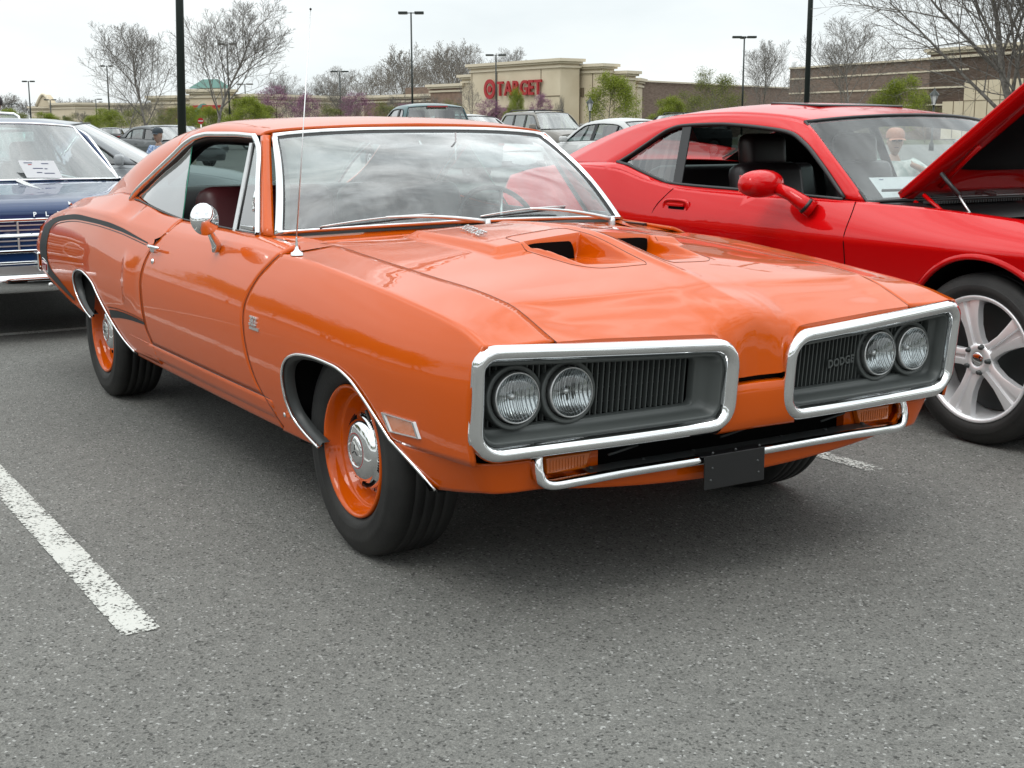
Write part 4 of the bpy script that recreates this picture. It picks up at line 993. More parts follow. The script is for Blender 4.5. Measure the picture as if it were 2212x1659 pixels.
# ------------------------------------------------------------------ generic car body builder
def arch_poly(cx, cz, ra, zb, n=40):
    a0 = math.asin(max(-1, min(1, (zb-cz)/ra)))
    return np.array([(cx-ra*cos(a), cz+ra*sin(a)) for a in np.linspace(a0, pi-a0, n)])
def carbody(P, sp, par, q=1.0, seams=True, trim=None):
    """sp: body description in metres, x forward from the front axle, widths as half widths"""
    ym = pch(*zip(*sp['ym'])); zc = pch(*zip(*sp['zc'])); yc = pch(*zip(*sp['yc'])); zk, zb = sp['zk'], sp['zb']
    tk = sp.get('tuck', .05); up = sp.get('up', 1.6); WBx = sp['WB']; R = sp['R']; ra = sp['ra']; az = sp.get('az', R)
    xr, xf = sp['xr'], sp['xf']
    def Y(x, z):
        t = np.clip((z-zk)/(zc(x)-zk), 0, 1.2); u = np.clip((zk-z)/(zk-zb), 0, 1.2)
        return ym(x)-(ym(x)-yc(x))*t**up-tk*u**sp.get('lo', 1.3)-.0*u
    def S(p): p = np.asarray(p, float); return np.stack([p[..., 0], Y(p[..., 0], p[..., 1]), p[..., 1]], -1)
    xm = sp.get('xm', -WBx/2)
    nf = int(46*q)+8
    X1 = np.linspace(xm, xf, nf); X0 = np.linspace(xr, xm, nf)
    out = {'Y': Y, 'S': S, 'zc': zc, 'yc': yc, 'ym': ym}
    cow = sp['cowl']; dk = sp['deck']            # x where the hood ends / the deck starts
    for s in both:
        g = G()
        def fan(A, O, flip):
            dO = np.r_[0, np.cumsum(np.linalg.norm(np.diff(O, axis=0), axis=1))]; dO /= dO[-1]
            dA = np.r_[0, np.cumsum(np.linalg.norm(np.diff(A, axis=0), axis=1))]; dA /= dA[-1]
            # match by angle about the arch
            A2 = np.stack([np.interp(dO, dA, A[:, k]) for k in (0, 1)], 1)
            g.grid(my(S(ruled(A2, O, int(14*q)+5)), s), flip=flip)
        sl = sp.get('nose', 0); sr = sp.get('tail', 0)
        O = np.concatenate([lin([(xm, zb), (xm, float(zc(xm)))], int(12*q)+3)[:-1], np.stack([X1, zc(X1)], 1), lin([(xf, float(zc(xf))), (xf+sl, (zb+float(zc(xf)))/2), (xf, zb)], int(12*q)+3)[1:]])
        fan(arch_poly(0, az, ra, zb), O, s < 0)
        O = np.concatenate([lin([(xr, zb), (xr-sr, (zb+float(zc(xr)))/2), (xr, float(zc(xr)))], int(12*q)+3)[:-1], np.stack([X0, zc(X0)], 1), lin([(xm, float(zc(xm))), (xm, zb)], int(12*q)+3)[1:]])
        fan(arch_poly(-WBx, az, ra, zb), O, s < 0)
        # shoulder up to the base of the windows
        belt = sp['belt']; bx = [b[0] for b in belt]; by_ = pch(bx, [b[1] for b in belt]); bz_ = pch(bx, [b[2] for b in belt])
        XX = np.linspace(dk, cow, int(30*q)+6)
        g.grid(my([[(x, float(yc(x))+(float(by_(x))-float(yc(x)))*t, float(zc(x))+(float(bz_(x))-float(zc(x)))*(1-(1-t)**1.4)) for t in np.linspace(0, 1, 5)] for x in XX], s), flip=(s > 0))
        g.make('side_panel', P, par, merge=.0006, thick=.010)
        # wheel wells and arch trim
        for cx in (0, -WBx):
            A = S(arch_poly(cx, az, ra, zb)); B = A.copy(); B[:, 1] = sp['ym'][len(sp['ym'])//2][1]-.34; c0 = B.mean(0); n_ = len(B)
            gw = G(); gw.grid(my([A-[0, .006, 0], B], s)); gw.add([tuple(p) for p in my(B, s)]+[tuple(my(c0, s))], [(i, i+1, n_) for i in range(n_-1)]+[(n_-1, 0, n_)]); gw.make('wheel_well', void, par)
            if trim: G().tube(my(A+[0, .002, 0], s), .006, 6).make('wheel_arch_trim', trim, par)
    # hood and deck: crowned sheets between the shoulder lines
    def sheet(x0, x1, zmid, n, name, edge=0):
        zmf = pch(*zip(*zmid)); rows = []
        for x in np.linspace(x0, x1, n):
            e = float(yc(x)); row = []
            for t in np.linspace(-1, 1, 25):
                row.append((x+sp.get('bow', 0)*(1-t*t)*(1 if abs(x-x1) < .001 and x1 > 0 else 0), e*t, float(zc(x))+(float(zmf(x))-float(zc(x)))*(1-abs(t)**2.4)))
            rows.append(row)
        return G().grid(rows).make(name, P, par, thick=.008)
    if not sp.get('open_hood'): sheet(cow, xf, sp['zh'], int(20*q)+6, 'hood')
    sheet(xr, dk+.02, sp['zd'], int(14*q)+5, sp.get('deckname', 'trunk_lid'))
    # nose and tail panels
    for xe, nm, sl in ((xf, 'nose_panel', sp.get('nose', 0)), (xr, 'tail_panel', -sp.get('tail', 0))):
        rows = []
        for z in np.linspace(zb, float(zc(xe)), 8):
            rows.append([(xe+(1 if xe > 0 else -1)*(.05*(1-t*t))+sl*sin(pi*(z-zb)/(float(zc(xe))-zb)), t*float(Y(xe, z)), z) for t in np.linspace(-1, 1, 13)])
        G().grid(rows).make(nm, P, par)
    gfl = G(); gfl.box(((xf+xr)/2, 0, zb+.10), (xf-xr-.5, 1.1, .12)); gfl.box((-WBx/2, 0, zb+.12), (WBx-2*ra-.06, 1.6, .12)); gfl.make('floor_pan', void, par, False)
    return out
def cabin(P, sp, par, q=1.0, glassm=None, frame=None):
    """greenhouse: outline pairs, roof skin, screens and side windows"""
    glassm = glassm or GLS; frame = frame or black
    # each row: outer outline (x,y,z) and matching window-opening point
    O = P4(sp['outer']); D = P4(sp['dlo']); crown = sp['crown']; n = len(O); iA, iB = sp['roofspan']
    ts = np.linspace(0, n-1, int(40*q)+8)
    Oc = np.stack([pch(range(n), O[:, k])(ts) for k in range(3)], 1); Dc = np.stack([pch(range(n), D[:, k])(ts) for k in range(3)], 1)
    for s in both:
        rows = [[d+(o-d)*t+P4((0, .004, 0))*sin(pi*t) for t in np.linspace(0, 1, 5)] for o, d in zip(Oc, Dc)]
        G().grid(my(rows, s), flip=(s < 0)).make('pillar_frame', P, par, thick=.02)
        G().tube(my(Dc+[0, .002, 0], s), .012 if q > .7 else .010, 6).make('window_seal', frame, par)
    m = ts[(ts >= iA-1e-6) & (ts <= iB+1e-6)]
    Om = np.stack([pch(range(n), O[:, k])(m) for k in range(3)], 1); rows = []
    for p in Om:
        u = (p[0]-Om[-1][0])/(Om[0][0]-Om[-1][0]); cz = crown*(.55+.45*sin(pi*u)); bow = .07*(1 if u > .93 else 0)
        e = p[1]; row = []
        fr = sp.get('bowf', .07)*np.clip((u-.8)/.2, 0, 1)**2-sp.get('bowr', .05)*np.clip((.2-u)/.2, 0, 1)**2
        for t in np.linspace(-1, 1, 25):
            row.append((p[0]+fr*(1-t*t), e*t, p[2]+cz*(1-abs(t)**2.6)))
        rows.append(row)
    roof = G().grid(rows).make('roof', P, par, thick=.02)
    # screens
    def screen(lo, hi, name, bowlo, bowhi, zlo, zhi, m):
        R_ = []
        for v in np.linspace(0, 1, 8):
            e = P4(lo)+(P4(hi)-P4(lo))*v; b = bowlo+(bowhi-bowlo)*v; zz = zlo+(zhi-zlo)*v
            R_.append([(e[0]+b*(1-t*t), e[1]*t, e[2]+zz*(1-abs(t)**2.2)) for t in np.linspace(-1, 1, 17)])
        o = G().grid(R_).make(name, m, par)
        ed = [P4(r[0]) for r in R_]+[P4(p) for p in R_[-1][1:]]+[P4(r[-1]) for r in R_[::-1][1:]]+[P4(p) for p in R_[0][::-1][1:-1]]
        if not (name == 'rear_window' and sp.get('noseal')): G().tube(ed, .010 if q > .7 else .012, 6, closed=True).make('screen_seal', sp.get('sealm', frame), o)
        return o
    f0 = rows[0]; r0 = rows[-1]
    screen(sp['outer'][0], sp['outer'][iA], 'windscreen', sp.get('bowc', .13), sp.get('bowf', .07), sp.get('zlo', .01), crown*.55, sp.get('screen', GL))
    if sp.get('rear', True): screen(sp['outer'][n-1], sp['outer'][iB], 'rear_window', -.10, -sp.get('bowr', .05), .01, crown*.55, glassm)
    # side glass panes, each between two x positions along the window opening
    dx = D[:, 0]
    belt = sp['belt']; bx = [b[0] for b in belt]; by_ = pch(bx, [b[1] for b in belt]); bz_ = pch(bx, [b[2] for b in belt])
    def top_at(x):  # upper edge of the opening at x
        i = int(np.argmax(Dc[:, 2])); best = None
        for a, b in zip(Dc[:-1], Dc[1:]):
            if (a[0]-x)*(b[0]-x) <= 0 and abs(a[0]-b[0]) > 1e-6:
                t = (x-a[0])/(b[0]-a[0]); c = a+(b-a)*t
                if best is None or c[2] > best[2]: best = c
        return best if best is not None else P4((x, float(by_(x)), float(bz_(x))))
    xs_ = sp['panes']
    for s in both:
        for (xa, xb, has) in xs_:
            if has:
                up, dn = [], []
                for x in np.linspace(xa, xb, 10):
                    t = top_at(x); up.append(t-[0, .012, 0]); dn.append(P4((x, float(by_(x))-.012, float(bz_(x)))))
                G().grid(my([up, dn], s)).make('side_window', glassm, par, False)
        for xp, w, lean in sp['posts']:
            t = top_at(xp+lean); b_ = P4((xp, float(by_(xp)), float(bz_(xp))))
            g = G(); a = P4((w/2, 0, 0)); o_ = P4((0, .006, 0)); g.grid(my([[t-a, b_-a], [t-a+o_, b_-a+o_], [t+a+o_, b_+a+o_], [t+a, b_+a]], s)); g.make('window_post', frame, par, False)
        G().tube(my([(x, float(by_(x))+.004, float(bz_(x))+.002) for x in np.linspace(Dc[:, 0].min(), Dc[:, 0].max(), 16)], s), .011 if q > .7 else .009, 6).make('sill_strip', sp.get('sillm', frame), par)
    return top_at
def interior(par, x0, z0, wid=.66, dash=None, rear=None, col=seatm):
    g = G(); g.box((x0-.4, 0, z0-.62), (2.3, 1.5, .06)); g.box((x0+.85, 0, z0-.32), (.05, 1.45, .58)); g.make('cabin_floor', void, par, False)
    for s in both:
        st = bpy.data.objects.new('front_seat', None); st.location = (x0, s*.36, z0-.35); link(st, par)
        cushion('seat_cushion', (.12, 0, 0), (.5, .5, .16), col, st, 0, .05, 3); cushion('seat_back', (-.17, 0, .22), (.15, .48, .54), col, st, -.22, .06, 3)
        cushion('head_rest', (-.25, 0, .545), (.12, .30, .20), col, st, -.1, .05, 4)
        for d in (-.06, .06): G().tube([(-.235, d, .42), (-.25, d, .50)], .006, 6).make('head_rest_post', satin, st)
    cushion('rear_seat', (x0-.85, 0, z0-.12), (.16, 1.25, .46), col, par, -.3, .05, 3)
    g = G(); g.box((x0+.80, 0, z0-.06), (.28, 1.36, .09)); bevel(g.make('dashboard', black, par), .03, 3)
    sw = bpy.data.objects.new('steering_wheel', None); sw.location = (x0+.52, .37, z0-.02); sw.rotation_euler = (0, radians(68), 0); link(sw, par)
    G().tube([(.18*cos(a), .18*sin(a), 0) for a in np.linspace(0, 2*pi, 25)[:-1]], .012, 6, closed=True).make('steering_rim', black, sw)
    for a in (.3, pi-.3, -pi/2): G().tube([(0, 0, 0), (.18*cos(a), .18*sin(a), 0)], .012, 5).make('steering_spoke', black, sw)
alloy = mat('alloy', (.80, .80, .81), .36, .55)
_wm = {}
def alloy_wheel(par, x, y, s, R, ri, w, n=5, kind='five'):
    e = bpy.data.objects.new('wheel', None); e.location = (x, y, R); e.rotation_euler = (0, 0, 0 if s > 0 else pi); link(e, par)
    key = (R, ri, w, n, kind)
    if key in _wm:
        for c in list(_wm[key].children): copytree(c, e)
        return e
    h = w/2
    tyre(e, R, ri, w, n=48 if kind != 'big' else 80)
    if kind == 'cover':
        rim = G().lathe([(ri, h*.7), (ri+.004, h*.86), (ri-.006, h*.9), (ri-.03, h*.80), (ri*.6, h*.78), (ri*.3, h*.9), (.0001, h*.95)], 36, 'y').make('rim', satin, e)
        for k in range(10):
            a = k*2*pi/10; g = G(); g.box((ri*.72*cos(a), h*.80, ri*.72*sin(a)), (.05, .012, .02), ry=-a); g.make('wheel_slot', void, rim, False)
    else:
        rim = G().lathe([(ri-.004, -h*.8), (ri-.008, h*.55), (ri+.002, h*.82), (ri+.006, h*.90), (ri+.001, h*.93), (ri-.010, h*.90), (ri-.016, h*.80), (ri-.03, h*.1), (ri-.03, -h*.7)], 72, 'y').make('rim', alloy, e)
        G().lathe([(ri-.035, -h*.2), (.05, -h*.25), (.0001, -h*.25)], 32, 'y').make('brake_disc', darkgrey, e)
        sh = []
        for k in range(n):
            a = 2*pi*k/n+pi/2-.3
            g = G()
            secs = []
            for r, hw, d in ((.045, .042, .74), (.085, .034, .80), (.14, .036, .83), (.20, .050, .84), (ri-.008, .070, .80)):
                c = P4((r*cos(a), 0, r*sin(a))); t = P4((-sin(a), 0, cos(a)))
                secs.append([c+t*(-hw)+[0, h*(d-.30), 0], c+t*(-hw)+[0, h*(d-.03), 0], c+t*(-hw*.80)+[0, h*d, 0], c+t*(-hw*.28)+[0, h*d, 0], c+t*(-hw*.20)+[0, h*(d-.10), 0], c+t*(hw*.20)+[0, h*(d-.10), 0], c+t*(hw*.28)+[0, h*d, 0], c+t*(hw*.80)+[0, h*d, 0], c+t*(hw)+[0, h*(d-.03), 0], c+t*(hw)+[0, h*(d-.30), 0]])
            g.grid(secs); g.make('spoke', alloy, e, angle=40)
        hub = G().lathe([(.072, h*.55), (.070, h*.74), (.058, h*.80), (.034, h*.83), (.032, h*.80), (.0001, h*.80)], 32, 'y').make('hub', alloy, e)
        for k in range(5):
            a = 2*pi*k/5+pi/2+.33; G().lathe([(.0001, .016), (.009, .015), (.011, 0), (.014, -.002)], 8, 'y', c=(.056*cos(a), h*.80, .056*sin(a))).make('wheel_nut', darkgrey, hub)
        G().lathe([(.030, h*.815), (.026, h*.84), (.0001, h*.845)], 24, 'y').make('centre_cap', chrome, hub)
    _wm[key] = e
    return e

# ------------------------------------------------------------------ the red coupe with its hood up
red = empty('red_coupe', (.03, 2.925, 0), 0, 'bright red modern two-door coupe with its hood propped open, parked right of the orange one', 'car')
rs_ = dict(WB=2.946, R=.365, ra=.412, az=.375, xr=-3.95, xf=.93, xm=-1.5, zk=.815, zb=.20, tuck=.125, lo=1.0, up=1.5,
  ym=[(-3.95, .90), (-3.4, .945), (-2.9, .968), (-2.2, .955), (-1.5, .955), (-.5, .962), (0, .968), (.5, .95), (.93, .90)],
  zc=[(-3.95, 1.02), (-3.5, 1.085), (-3.1, 1.105), (-2.7, 1.095), (-2.35, 1.035), (-2.0, 1.000), (-1.5, .992), (-.9, .985), (-.6, .982), (0, .955), (.5, .915), (.93, .86)],
  yc=[(-3.95, .82), (-3.4, .865), (-2.9, .885), (-2.35, .885), (-1.5, .875), (-.9, .86), (-.3, .82), (.3, .80), (.93, .78)],
  belt=[(-3.95, .76, 1.03), (-3.5, .80, 1.095), (-3.0, .815, 1.125), (-2.72, .83, 1.130), (-2.45, .838, 1.075), (-2.2, .842, 1.022), (-1.5, .84, 1.006), (-.9, .832, .990), (-.7, .80, .985)],
  cowl=-.70, deck=-3.45, zh=[(-.7, .99), (.93, .86)], zd=[(-3.95, 1.03), (-3.4, 1.13)], open_hood=True, deckname='trunk_lid', nose=.03)
rb_ = carbody(RED, rs_, red, 1.3)
cs = dict(rs_, outer=[(-.78, .80, .985), (-1.02, .765, 1.17), (-1.26, .70, 1.322), (-1.34, .675, 1.355), (-1.55, .672, 1.385), (-1.95, .668, 1.402), (-2.35, .652, 1.396), (-2.62, .645, 1.372), (-2.98, .645, 1.308), (-3.30, .67, 1.212), (-3.58, .71, 1.105)],
  dlo=[(-.90, .826, .997), (-1.09, .795, 1.150), (-1.24, .762, 1.245), (-1.38, .735, 1.300), (-1.56, .722, 1.322), (-1.95, .715, 1.345), (-2.25, .720, 1.338), (-2.36, .728, 1.318), (-2.52, .762, 1.238), (-2.64, .80, 1.168), (-2.72, .825, 1.126)],
  crown=.062, roofspan=(3, 7), panes=[(-2.70, -2.18, True)], posts=[(-2.14, .075, -.075)], bowf=.14, bowc=.20, screen=GLR, noseal=True)
ta = cabin(RED, cs, red, 1.3)
interior(red, -1.75, 1.0)
# rocker, lower body black line, side shut lines
S_ = rb_['S']
for s in both:
    q_ = S_([(x, z) for x, z in zip(*[pch([.30, .5, .7, .80, .92, .985], v)(np.linspace(.30, .985, 20)) if v is not None else np.linspace(.30, .985, 20) for v in ([-.66, -.74, -.77, -.765, -.775, -.80], None)])]); q_[:, 1] += .0002
    G().tube(my(q_, s), .0028, 6).make('shut_line', void, red)
    q_ = S_([(x, z) for x, z in [(-2.12, 1.0), (-2.17, .95), (-2.22, .89), (-2.245, .80), (-2.245, .7), (-2.20, .5), (-2.1, .32)]]); G().tube(my(poly_s(q_, 20), s), .0028, 6).make('shut_line', void, red)
    hx, hz = -2.045, .908
    hd_ = bpy.data.objects.new('door_handle', None); hd_.location = (hx, s*float(rb_['Y'](hx, hz)), hz); link(hd_, red)
    # raised oval surround, dark slot, flap
    ov = lambda a_, b_, y_: [(a_*np.sign(cos(t))*abs(cos(t))**.55, s*y_, b_*np.sign(sin(t))*abs(sin(t))**.55) for t in np.linspace(0, 2*pi, 33)[:-1]]
    g = G(); g.grid([ov(.112, .042, -.004), ov(.108, .038, .006), ov(.096, .030, .007), ov(.088, .025, -.002)], close_v=True); g.make('handle_surround', RED, hd_)
    g = G(); g.add(ov(.088, .025, .0005), [tuple(range(32))]); g.make('handle_recess', RED, hd_, False)
    g = G(); g.box((.010, s*.004, -.006), (.135, .006, .022)); bevel(g.make('handle_slot', void, hd_, False), .003)
    g = G(); g.box((.010, s*.010, .008), (.135, .010, .016)); bevel(g.make('handle_flap', RED, hd_, False), .004)
    # raised lip around the front arch
    A = arch_poly(0, .375, .412, .25, 50); B2 = arch_poly(0, .375, .437, .25, 50)
    a3, b3 = S_(A), S_(B2); a3[:, 1] += .012; m3 = S_((A+B2)/2); m3[:, 1] += .013
    G().grid(my([S_(A)-[0, .01, 0], a3, m3, b3-[0, .001, 0]], s)).make('arch_lip', RED, red)
    # door mirror
    mm = bpy.data.objects.new('door_mirror', None); mm.location = (-1.02, s*.935, .955); link(mm, red)
    g = G(); rows = []
    for i in range(13):
        th = pi*i/12
        rows.append([(-.205+.080*sin(th)**.6*cos(p)-.02*cos(th), s*(.125-.135*cos(th)), .105+.068*sin(th)**.6*sin(p)) for p in np.linspace(0, 2*pi, 25)[:-1]])
    g.grid(rows, close_v=True); g.make('mirror_housing', RED, mm)
    g = G(); g.box((-.266, s*.125, .105), (.004, .17, .08)); g.make('mirror_glass', chrome, mm, False)
    G().tube([(.005, s*(-.02), -.015), (-.03, s*.02, .02), (-.085, s*.04, .055), (-.16, s*.07, .085)], [.045, .038, .032, .030], 12).make('mirror_stalk', RED, mm)
    G().tube([(-.012, s*.0, .0), (-.020, s*.010, .010)], [.0445, .0415], 14).make('mirror_joint', black, mm)
for s in both:
    for x in (0, -2.946): alloy_wheel(red, x, s*.825, s, .365, .266, .245, 5, 'big')
# engine bay
for s in both:
    xx = np.linspace(-.66, .90, 20); g = G()
    g.grid(my([[(x, float(rb_['yc'](x)), float(rb_['zc'](x))), (x, float(rb_['yc'](x))-.06, float(rb_['zc'](x))-.004), (x, float(rb_['yc'](x))-.10, float(rb_['zc'](x))-.03), (x, float(rb_['yc'](x))-.12, float(rb_['zc'](x))-.16)] for x in xx], s))
    g.make('fender_channel', RED, red)
g = G(); g.box((.1, 0, .62), (1.5, 1.40, .04)); g.box((-.66, 0, .80), (.06, 1.5, .30)); g.box((.86, 0, .72), (.06, 1.5, .24)); g.make('engine_bay', void, red, False)
g = G(); g.box((0, 0, 0), (.62, .60, .16)); eo = g.make('engine_cover', black, red); eo.location = (.12, 0, .80); bevel(eo, .04, 3)
for k, (x, y, w_, d_, h_) in enumerate([(-.25, -.50, .30, .22, .16), (.35, -.52, .28, .26, .18), (-.1, .5, .4, .25, .16), (.55, .2, .3, .5, .12)]):
    o = G().box((0, 0, 0), (w_, d_, h_)).make('engine_box', black if k % 2 else darkgrey, red); o.location = (x, y, .82); bevel(o, .03, 3)
G().tube([(-.3, -.2, .90), (0, -.42, .91), (.4, -.3, .88), (.7, -.1, .84)], .035, 10).make('intake_hose', black, red)
cw = bpy.data.objects.new('cowl_cover', None); cw.location = (-.62, 0, .965); link(cw, red)
P = [[(-.14+.13*(1-t*t)*0, t*.74, .015+.012*(1-t*t)), (.0, t*.74, .012+.02*(1-t*t)), (.10, t*.74, .0), (.13, t*.74, -.06)] for t in np.linspace(-1, 1, 20)]
G().grid(P).make('cowl_tray', black, cw)
for k in range(34):
    g = G(); g.box((.055, -.62+.018*k, .022), (.075, .006, .012)); g.make('cowl_louver', darkgrey, cw, False)
for (piv, tip) in (((-.66, -.05, 1.0), (-.86, -.62, 1.02)), ((-.68, .62, .99), (-.84, .06, 1.035))):
    w = bpy.data.objects.new('wiper', None); w.location = piv; link(w, red); d = P4(tip)-P4(piv)
    G().tube([d*t+P4((0, 0, .03*sin(pi*t)+.005)) for t in np.linspace(0, .62, 8)], [.014-.006*t for t in np.linspace(0, 1, 8)], 6).make('wiper_arm', black, w)
    G().tube([d*t+P4((0, 0, .004+.012*sin(pi*(t-.15)))) for t in np.linspace(.12, 1, 8)], .007, 5).make('wiper_blade', black, w)
# the raised hood
hd = bpy.data.objects.new('hood', None); hd.location = (-.70, 0, 1.000); hd.rotation_euler = (0, -radians(37.0), 0); link(hd, red)
hw = .665; HL = 1.42
P = []
for x in np.linspace(0, HL, 16):
    P.append([(x, t*(hw-.02*x), .020+.035*(1-abs(t)**3)*(1-.3*x)) for t in np.linspace(-1, 1, 21)])
G().grid(P).make('hood_skin', RED, hd, thick=.012)
rim_ = [(0, -hw), (HL, -hw+.03), (HL, hw-.03), (0, hw)]
g = G()
for s in both:
    xx = np.linspace(0, HL, 16); g.grid(my([[(x, hw-.02*x, .020), (x, hw-.004-.02*x, .006), (x, hw-.02-.02*x, .0), (x, hw-.075-.02*x, -.006), (x, hw-.10-.02*x, .004), (x, hw-.14-.02*x, .008), (x, hw-.20-.02*x, .010)] for x in xx], s))
g.grid([[(0, t*hw, .02), (0, t*hw, 0), (.08, t*hw*.95, -.006), (.12, t*hw*.9, .008), (.25, t*hw*.8, .008)] for t in np.linspace(-1, 1, 9)])
g.grid([[(HL, t*hw*.97, .02), (HL, t*hw*.97, 0), (HL-.10, t*hw*.94, -.006), (HL-.14, t*hw*.9, .008)] for t in np.linspace(-1, 1, 9)])
g.make('hood_frame', RED, hd)
P = [[(x, t*(hw-.18-.02*x), .006-.018*(1-abs(t)**6)*min(1, 6*(x-.12), 6*(HL-.1-x)+.2)) for t in np.linspace(-1, 1, 17)] for x in np.linspace(.22, HL-.12, 14)]
G().grid(P).make('hood_liner', black, hd)
G().tube([(.10, -.50, -.008), (.42, -.56, -.012)], .011, 6).make('hinge_rail', RED, hd)
for s in both:
    g = G(); g.tube(my([(-.655, .62, .985), (-.60, .615, .955), (-.62, .61, .915)], s), .011, 6); g.tube(my([(-.60, .625, 1.02), (-.50, .62, .955), (-.44, .62, .925)], s), .010, 6); g.make('hood_hinge', RED, red)
    G().tube(my([(-.465, .67, 1.122), (-.36, .672, 1.03)], s), .0105, 8).make('hood_strut', black, red); G().tube(my([(-.36, .672, 1.03), (-.27, .675, .93)], s), .0055, 8).make('strut_rod', satin, red)
# sunroof, tilted
g = G(); g.box((0, 0, 0), (.38, .64, .012)); o = g.make('sunroof', black, red); o.location = (-1.80, 0, 1.450); o.rotation_euler = (0, .05, 0); bevel(o, .005)
g = G(); g.box((-1.97, 0, 1.448), (.03, .60, .03)); g.make('sunroof_bellows', void, red, False)
G().tube([(-3.35, 0, 1.16), (-3.9, 0, 1.09)], .01, 5)
# rear spoiler, lamps
for s in both:
    g = G(); g.box((.965, s*.62, .70), (.03, .40, .13)); bevel(g.make('headlight', chrome, red, False), .01)
g = G(); g.box((-3.96, 0, .86), (.03, 1.55, .12)); bevel(g.make('tail_light', redlens, red, False), .01)
g = G(); g.box((.955, 0, .50), (.05, 1.6, .30)); bevel(g.make('grille', void, red, False), .01)
# show card behind the glass of the red coupe
def card(name, pts, label, lines=True):
    pts = [P4(p) for p in pts]; e = empty(name, tuple(pts[3]), 0, label, 'paper sheet'); L = [p-pts[3] for p in pts]
    n_ = np.cross(L[0]-L[1], L[2]-L[1]); n_ /= np.linalg.norm(n_)
    if n_@(CC-pts[3]) < 0: n_ = -n_
    g = G(); g.add([p for p in L]+[p-n_*.0012 for p in L], [(0, 1, 2, 3), (7, 6, 5, 4), (0, 4, 5, 1), (1, 5, 6, 2), (2, 6, 7, 3), (3, 7, 4, 0)]); g.make('sheet', paper, e, False)
    ex, ey = L[2]-L[3], L[0]-L[3]
    if lines:
        for i, (a, b, c, m) in enumerate([(.12, .36, .84, ink), (.22, .32, .74, inkr), (.60, .80, .80, ink), (.30, .58, .52, ink), (.62, .70, .50, ink), (.35, .50, .28, ink), (.55, .84, .24, ink)]):
            q = lambda u, v: ex*u+ey*v+n_*.0015
            g = G(); g.add([q(a, c), q(b, c), q(b, c+.045), q(a, c+.045)], [(0, 1, 2, 3)]); g.make('written_line', m, e, False)
    return e
card('show_card', [(-.98, 2.37, 1.085), (-.86, 2.66, 1.09), (-.76, 2.70, 1.004), (-.87, 2.36, .992)], 'white entry sheet standing behind the windscreen of the red coupe')

# ------------------------------------------------------------------ the dark blue car facing us from the row behind
blue = empty('blue_sedan', (-5.87, -.5, 0), 0, 'dark blue old sedan with a barred chrome grille and bumper, nose to the orange tail', 'car')
bs = dict(WB=2.95, R=.335, ra=.39, xr=-4.0, xf=.86, xm=-1.5, zk=.70, zb=.345, tuck=.06, up=2.0,
  ym=[(-4.0, .93), (-1.5, .97), (.86, .95)], zc=[(-4.0, .88), (-1.5, .925), (-.9, .925), (0, .90), (.6, .872), (.80, .835), (.86, .80)], yc=[(-4.0, .88), (-1.5, .90), (.3, .90), (.86, .90)],
  belt=[(-4.0, .80, .90), (-3.0, .81, .945), (-1.0, .81, .945), (-.8, .79, .935)], cowl=-.86, deck=-3.1, zh=[(-.86, .945), (0, .915), (.6, .885), (.80, .845), (.86, .80)], zd=[(-4.0, .88), (-3.1, .94)], nose=0)
bb_ = carbody(BLUE, bs, blue, .8, trim=None)
cb = dict(bs, outer=[(-.95, .775, .945), (-1.16, .71, 1.13), (-1.36, .62, 1.30), (-1.43, .57, 1.345), (-1.7, .575, 1.372), (-2.4, .57, 1.372), (-2.75, .56, 1.335), (-3.2, .68, .96)],
  dlo=[(-1.03, .79, .955), (-1.22, .735, 1.12), (-1.38, .665, 1.275), (-1.46, .64, 1.305), (-1.7, .635, 1.322), (-2.35, .635, 1.320), (-2.60, .65, 1.28), (-2.9, .78, .965)],
  crown=.05, roofspan=(3, 6), panes=[(-2.9, -1.06, True)], posts=[(-1.95, .07, 0)], sealm=chrome, bowc=.16, bowf=.13, sillm=chrome)
cabin(BLUE, cb, blue, .8, frame=chrome)
interior(blue, -1.9, .93)
# grille
gr_ = bpy.data.objects.new('grille', None); gr_.location = (.90, 0, .64); link(gr_, blue)
g = G(); g.box((-.03, 0, -.01), (.02, 1.70, .30)); g.make('grille_recess', void, gr_, False)
for z_, h_, d_ in ((.130, .020, .045), (.035, .022, .04), (-.065, .022, .04), (-.135, .020, .03)):
    g = G(); g.box((.0, 0, z_), (d_, 1.74, h_)); bevel(g.make('chrome_bar', chrome, gr_, False), .006, 3)
for z_ in (.098, .068, .002, -.030):
    g = G(); g.box((.0, 0, z_), (.02, 1.70, .0075)); g.make('thin_bar', satin, gr_, False)
for y_ in (-.36, .36):
    for z_ in (.08, -.018): 
        g = G(); g.box((.012, y_, z_), (.012, .012, .075)); bevel(g.make('grille_post', satin, gr_, False), .003)
bmp = bpy.data.objects.new('front_bumper', None); bmp.location = (.98, 0, .375); link(bmp, blue)
P = []
for t in np.linspace(-1, 1, 30):
    xo = -.10*abs(t)**3; P.append([(xo-.06, t*.97, .056), (xo-.008, t*.97, .058), (xo, t*.97, .050), (xo+.004, t*.97, .02), (xo+.002, t*.97, -.02), (xo-.012, t*.97, -.050), (xo-.05, t*.97, -.060)])
G().grid(P).make('bumper_blade', chrome, bmp)
for y_ in (-.55, -.2, .2, .55): G().lathe([(.0001, .006), (.012, .004), (.015, 0)], 12, 'x', c=(.003, y_, -.012)).make('bumper_bolt', satin, bmp)
g = G(); g.box((-.06, 0, .085), (.04, 1.6, .05)); g.make('gravel_pan', satin, bmp, False)
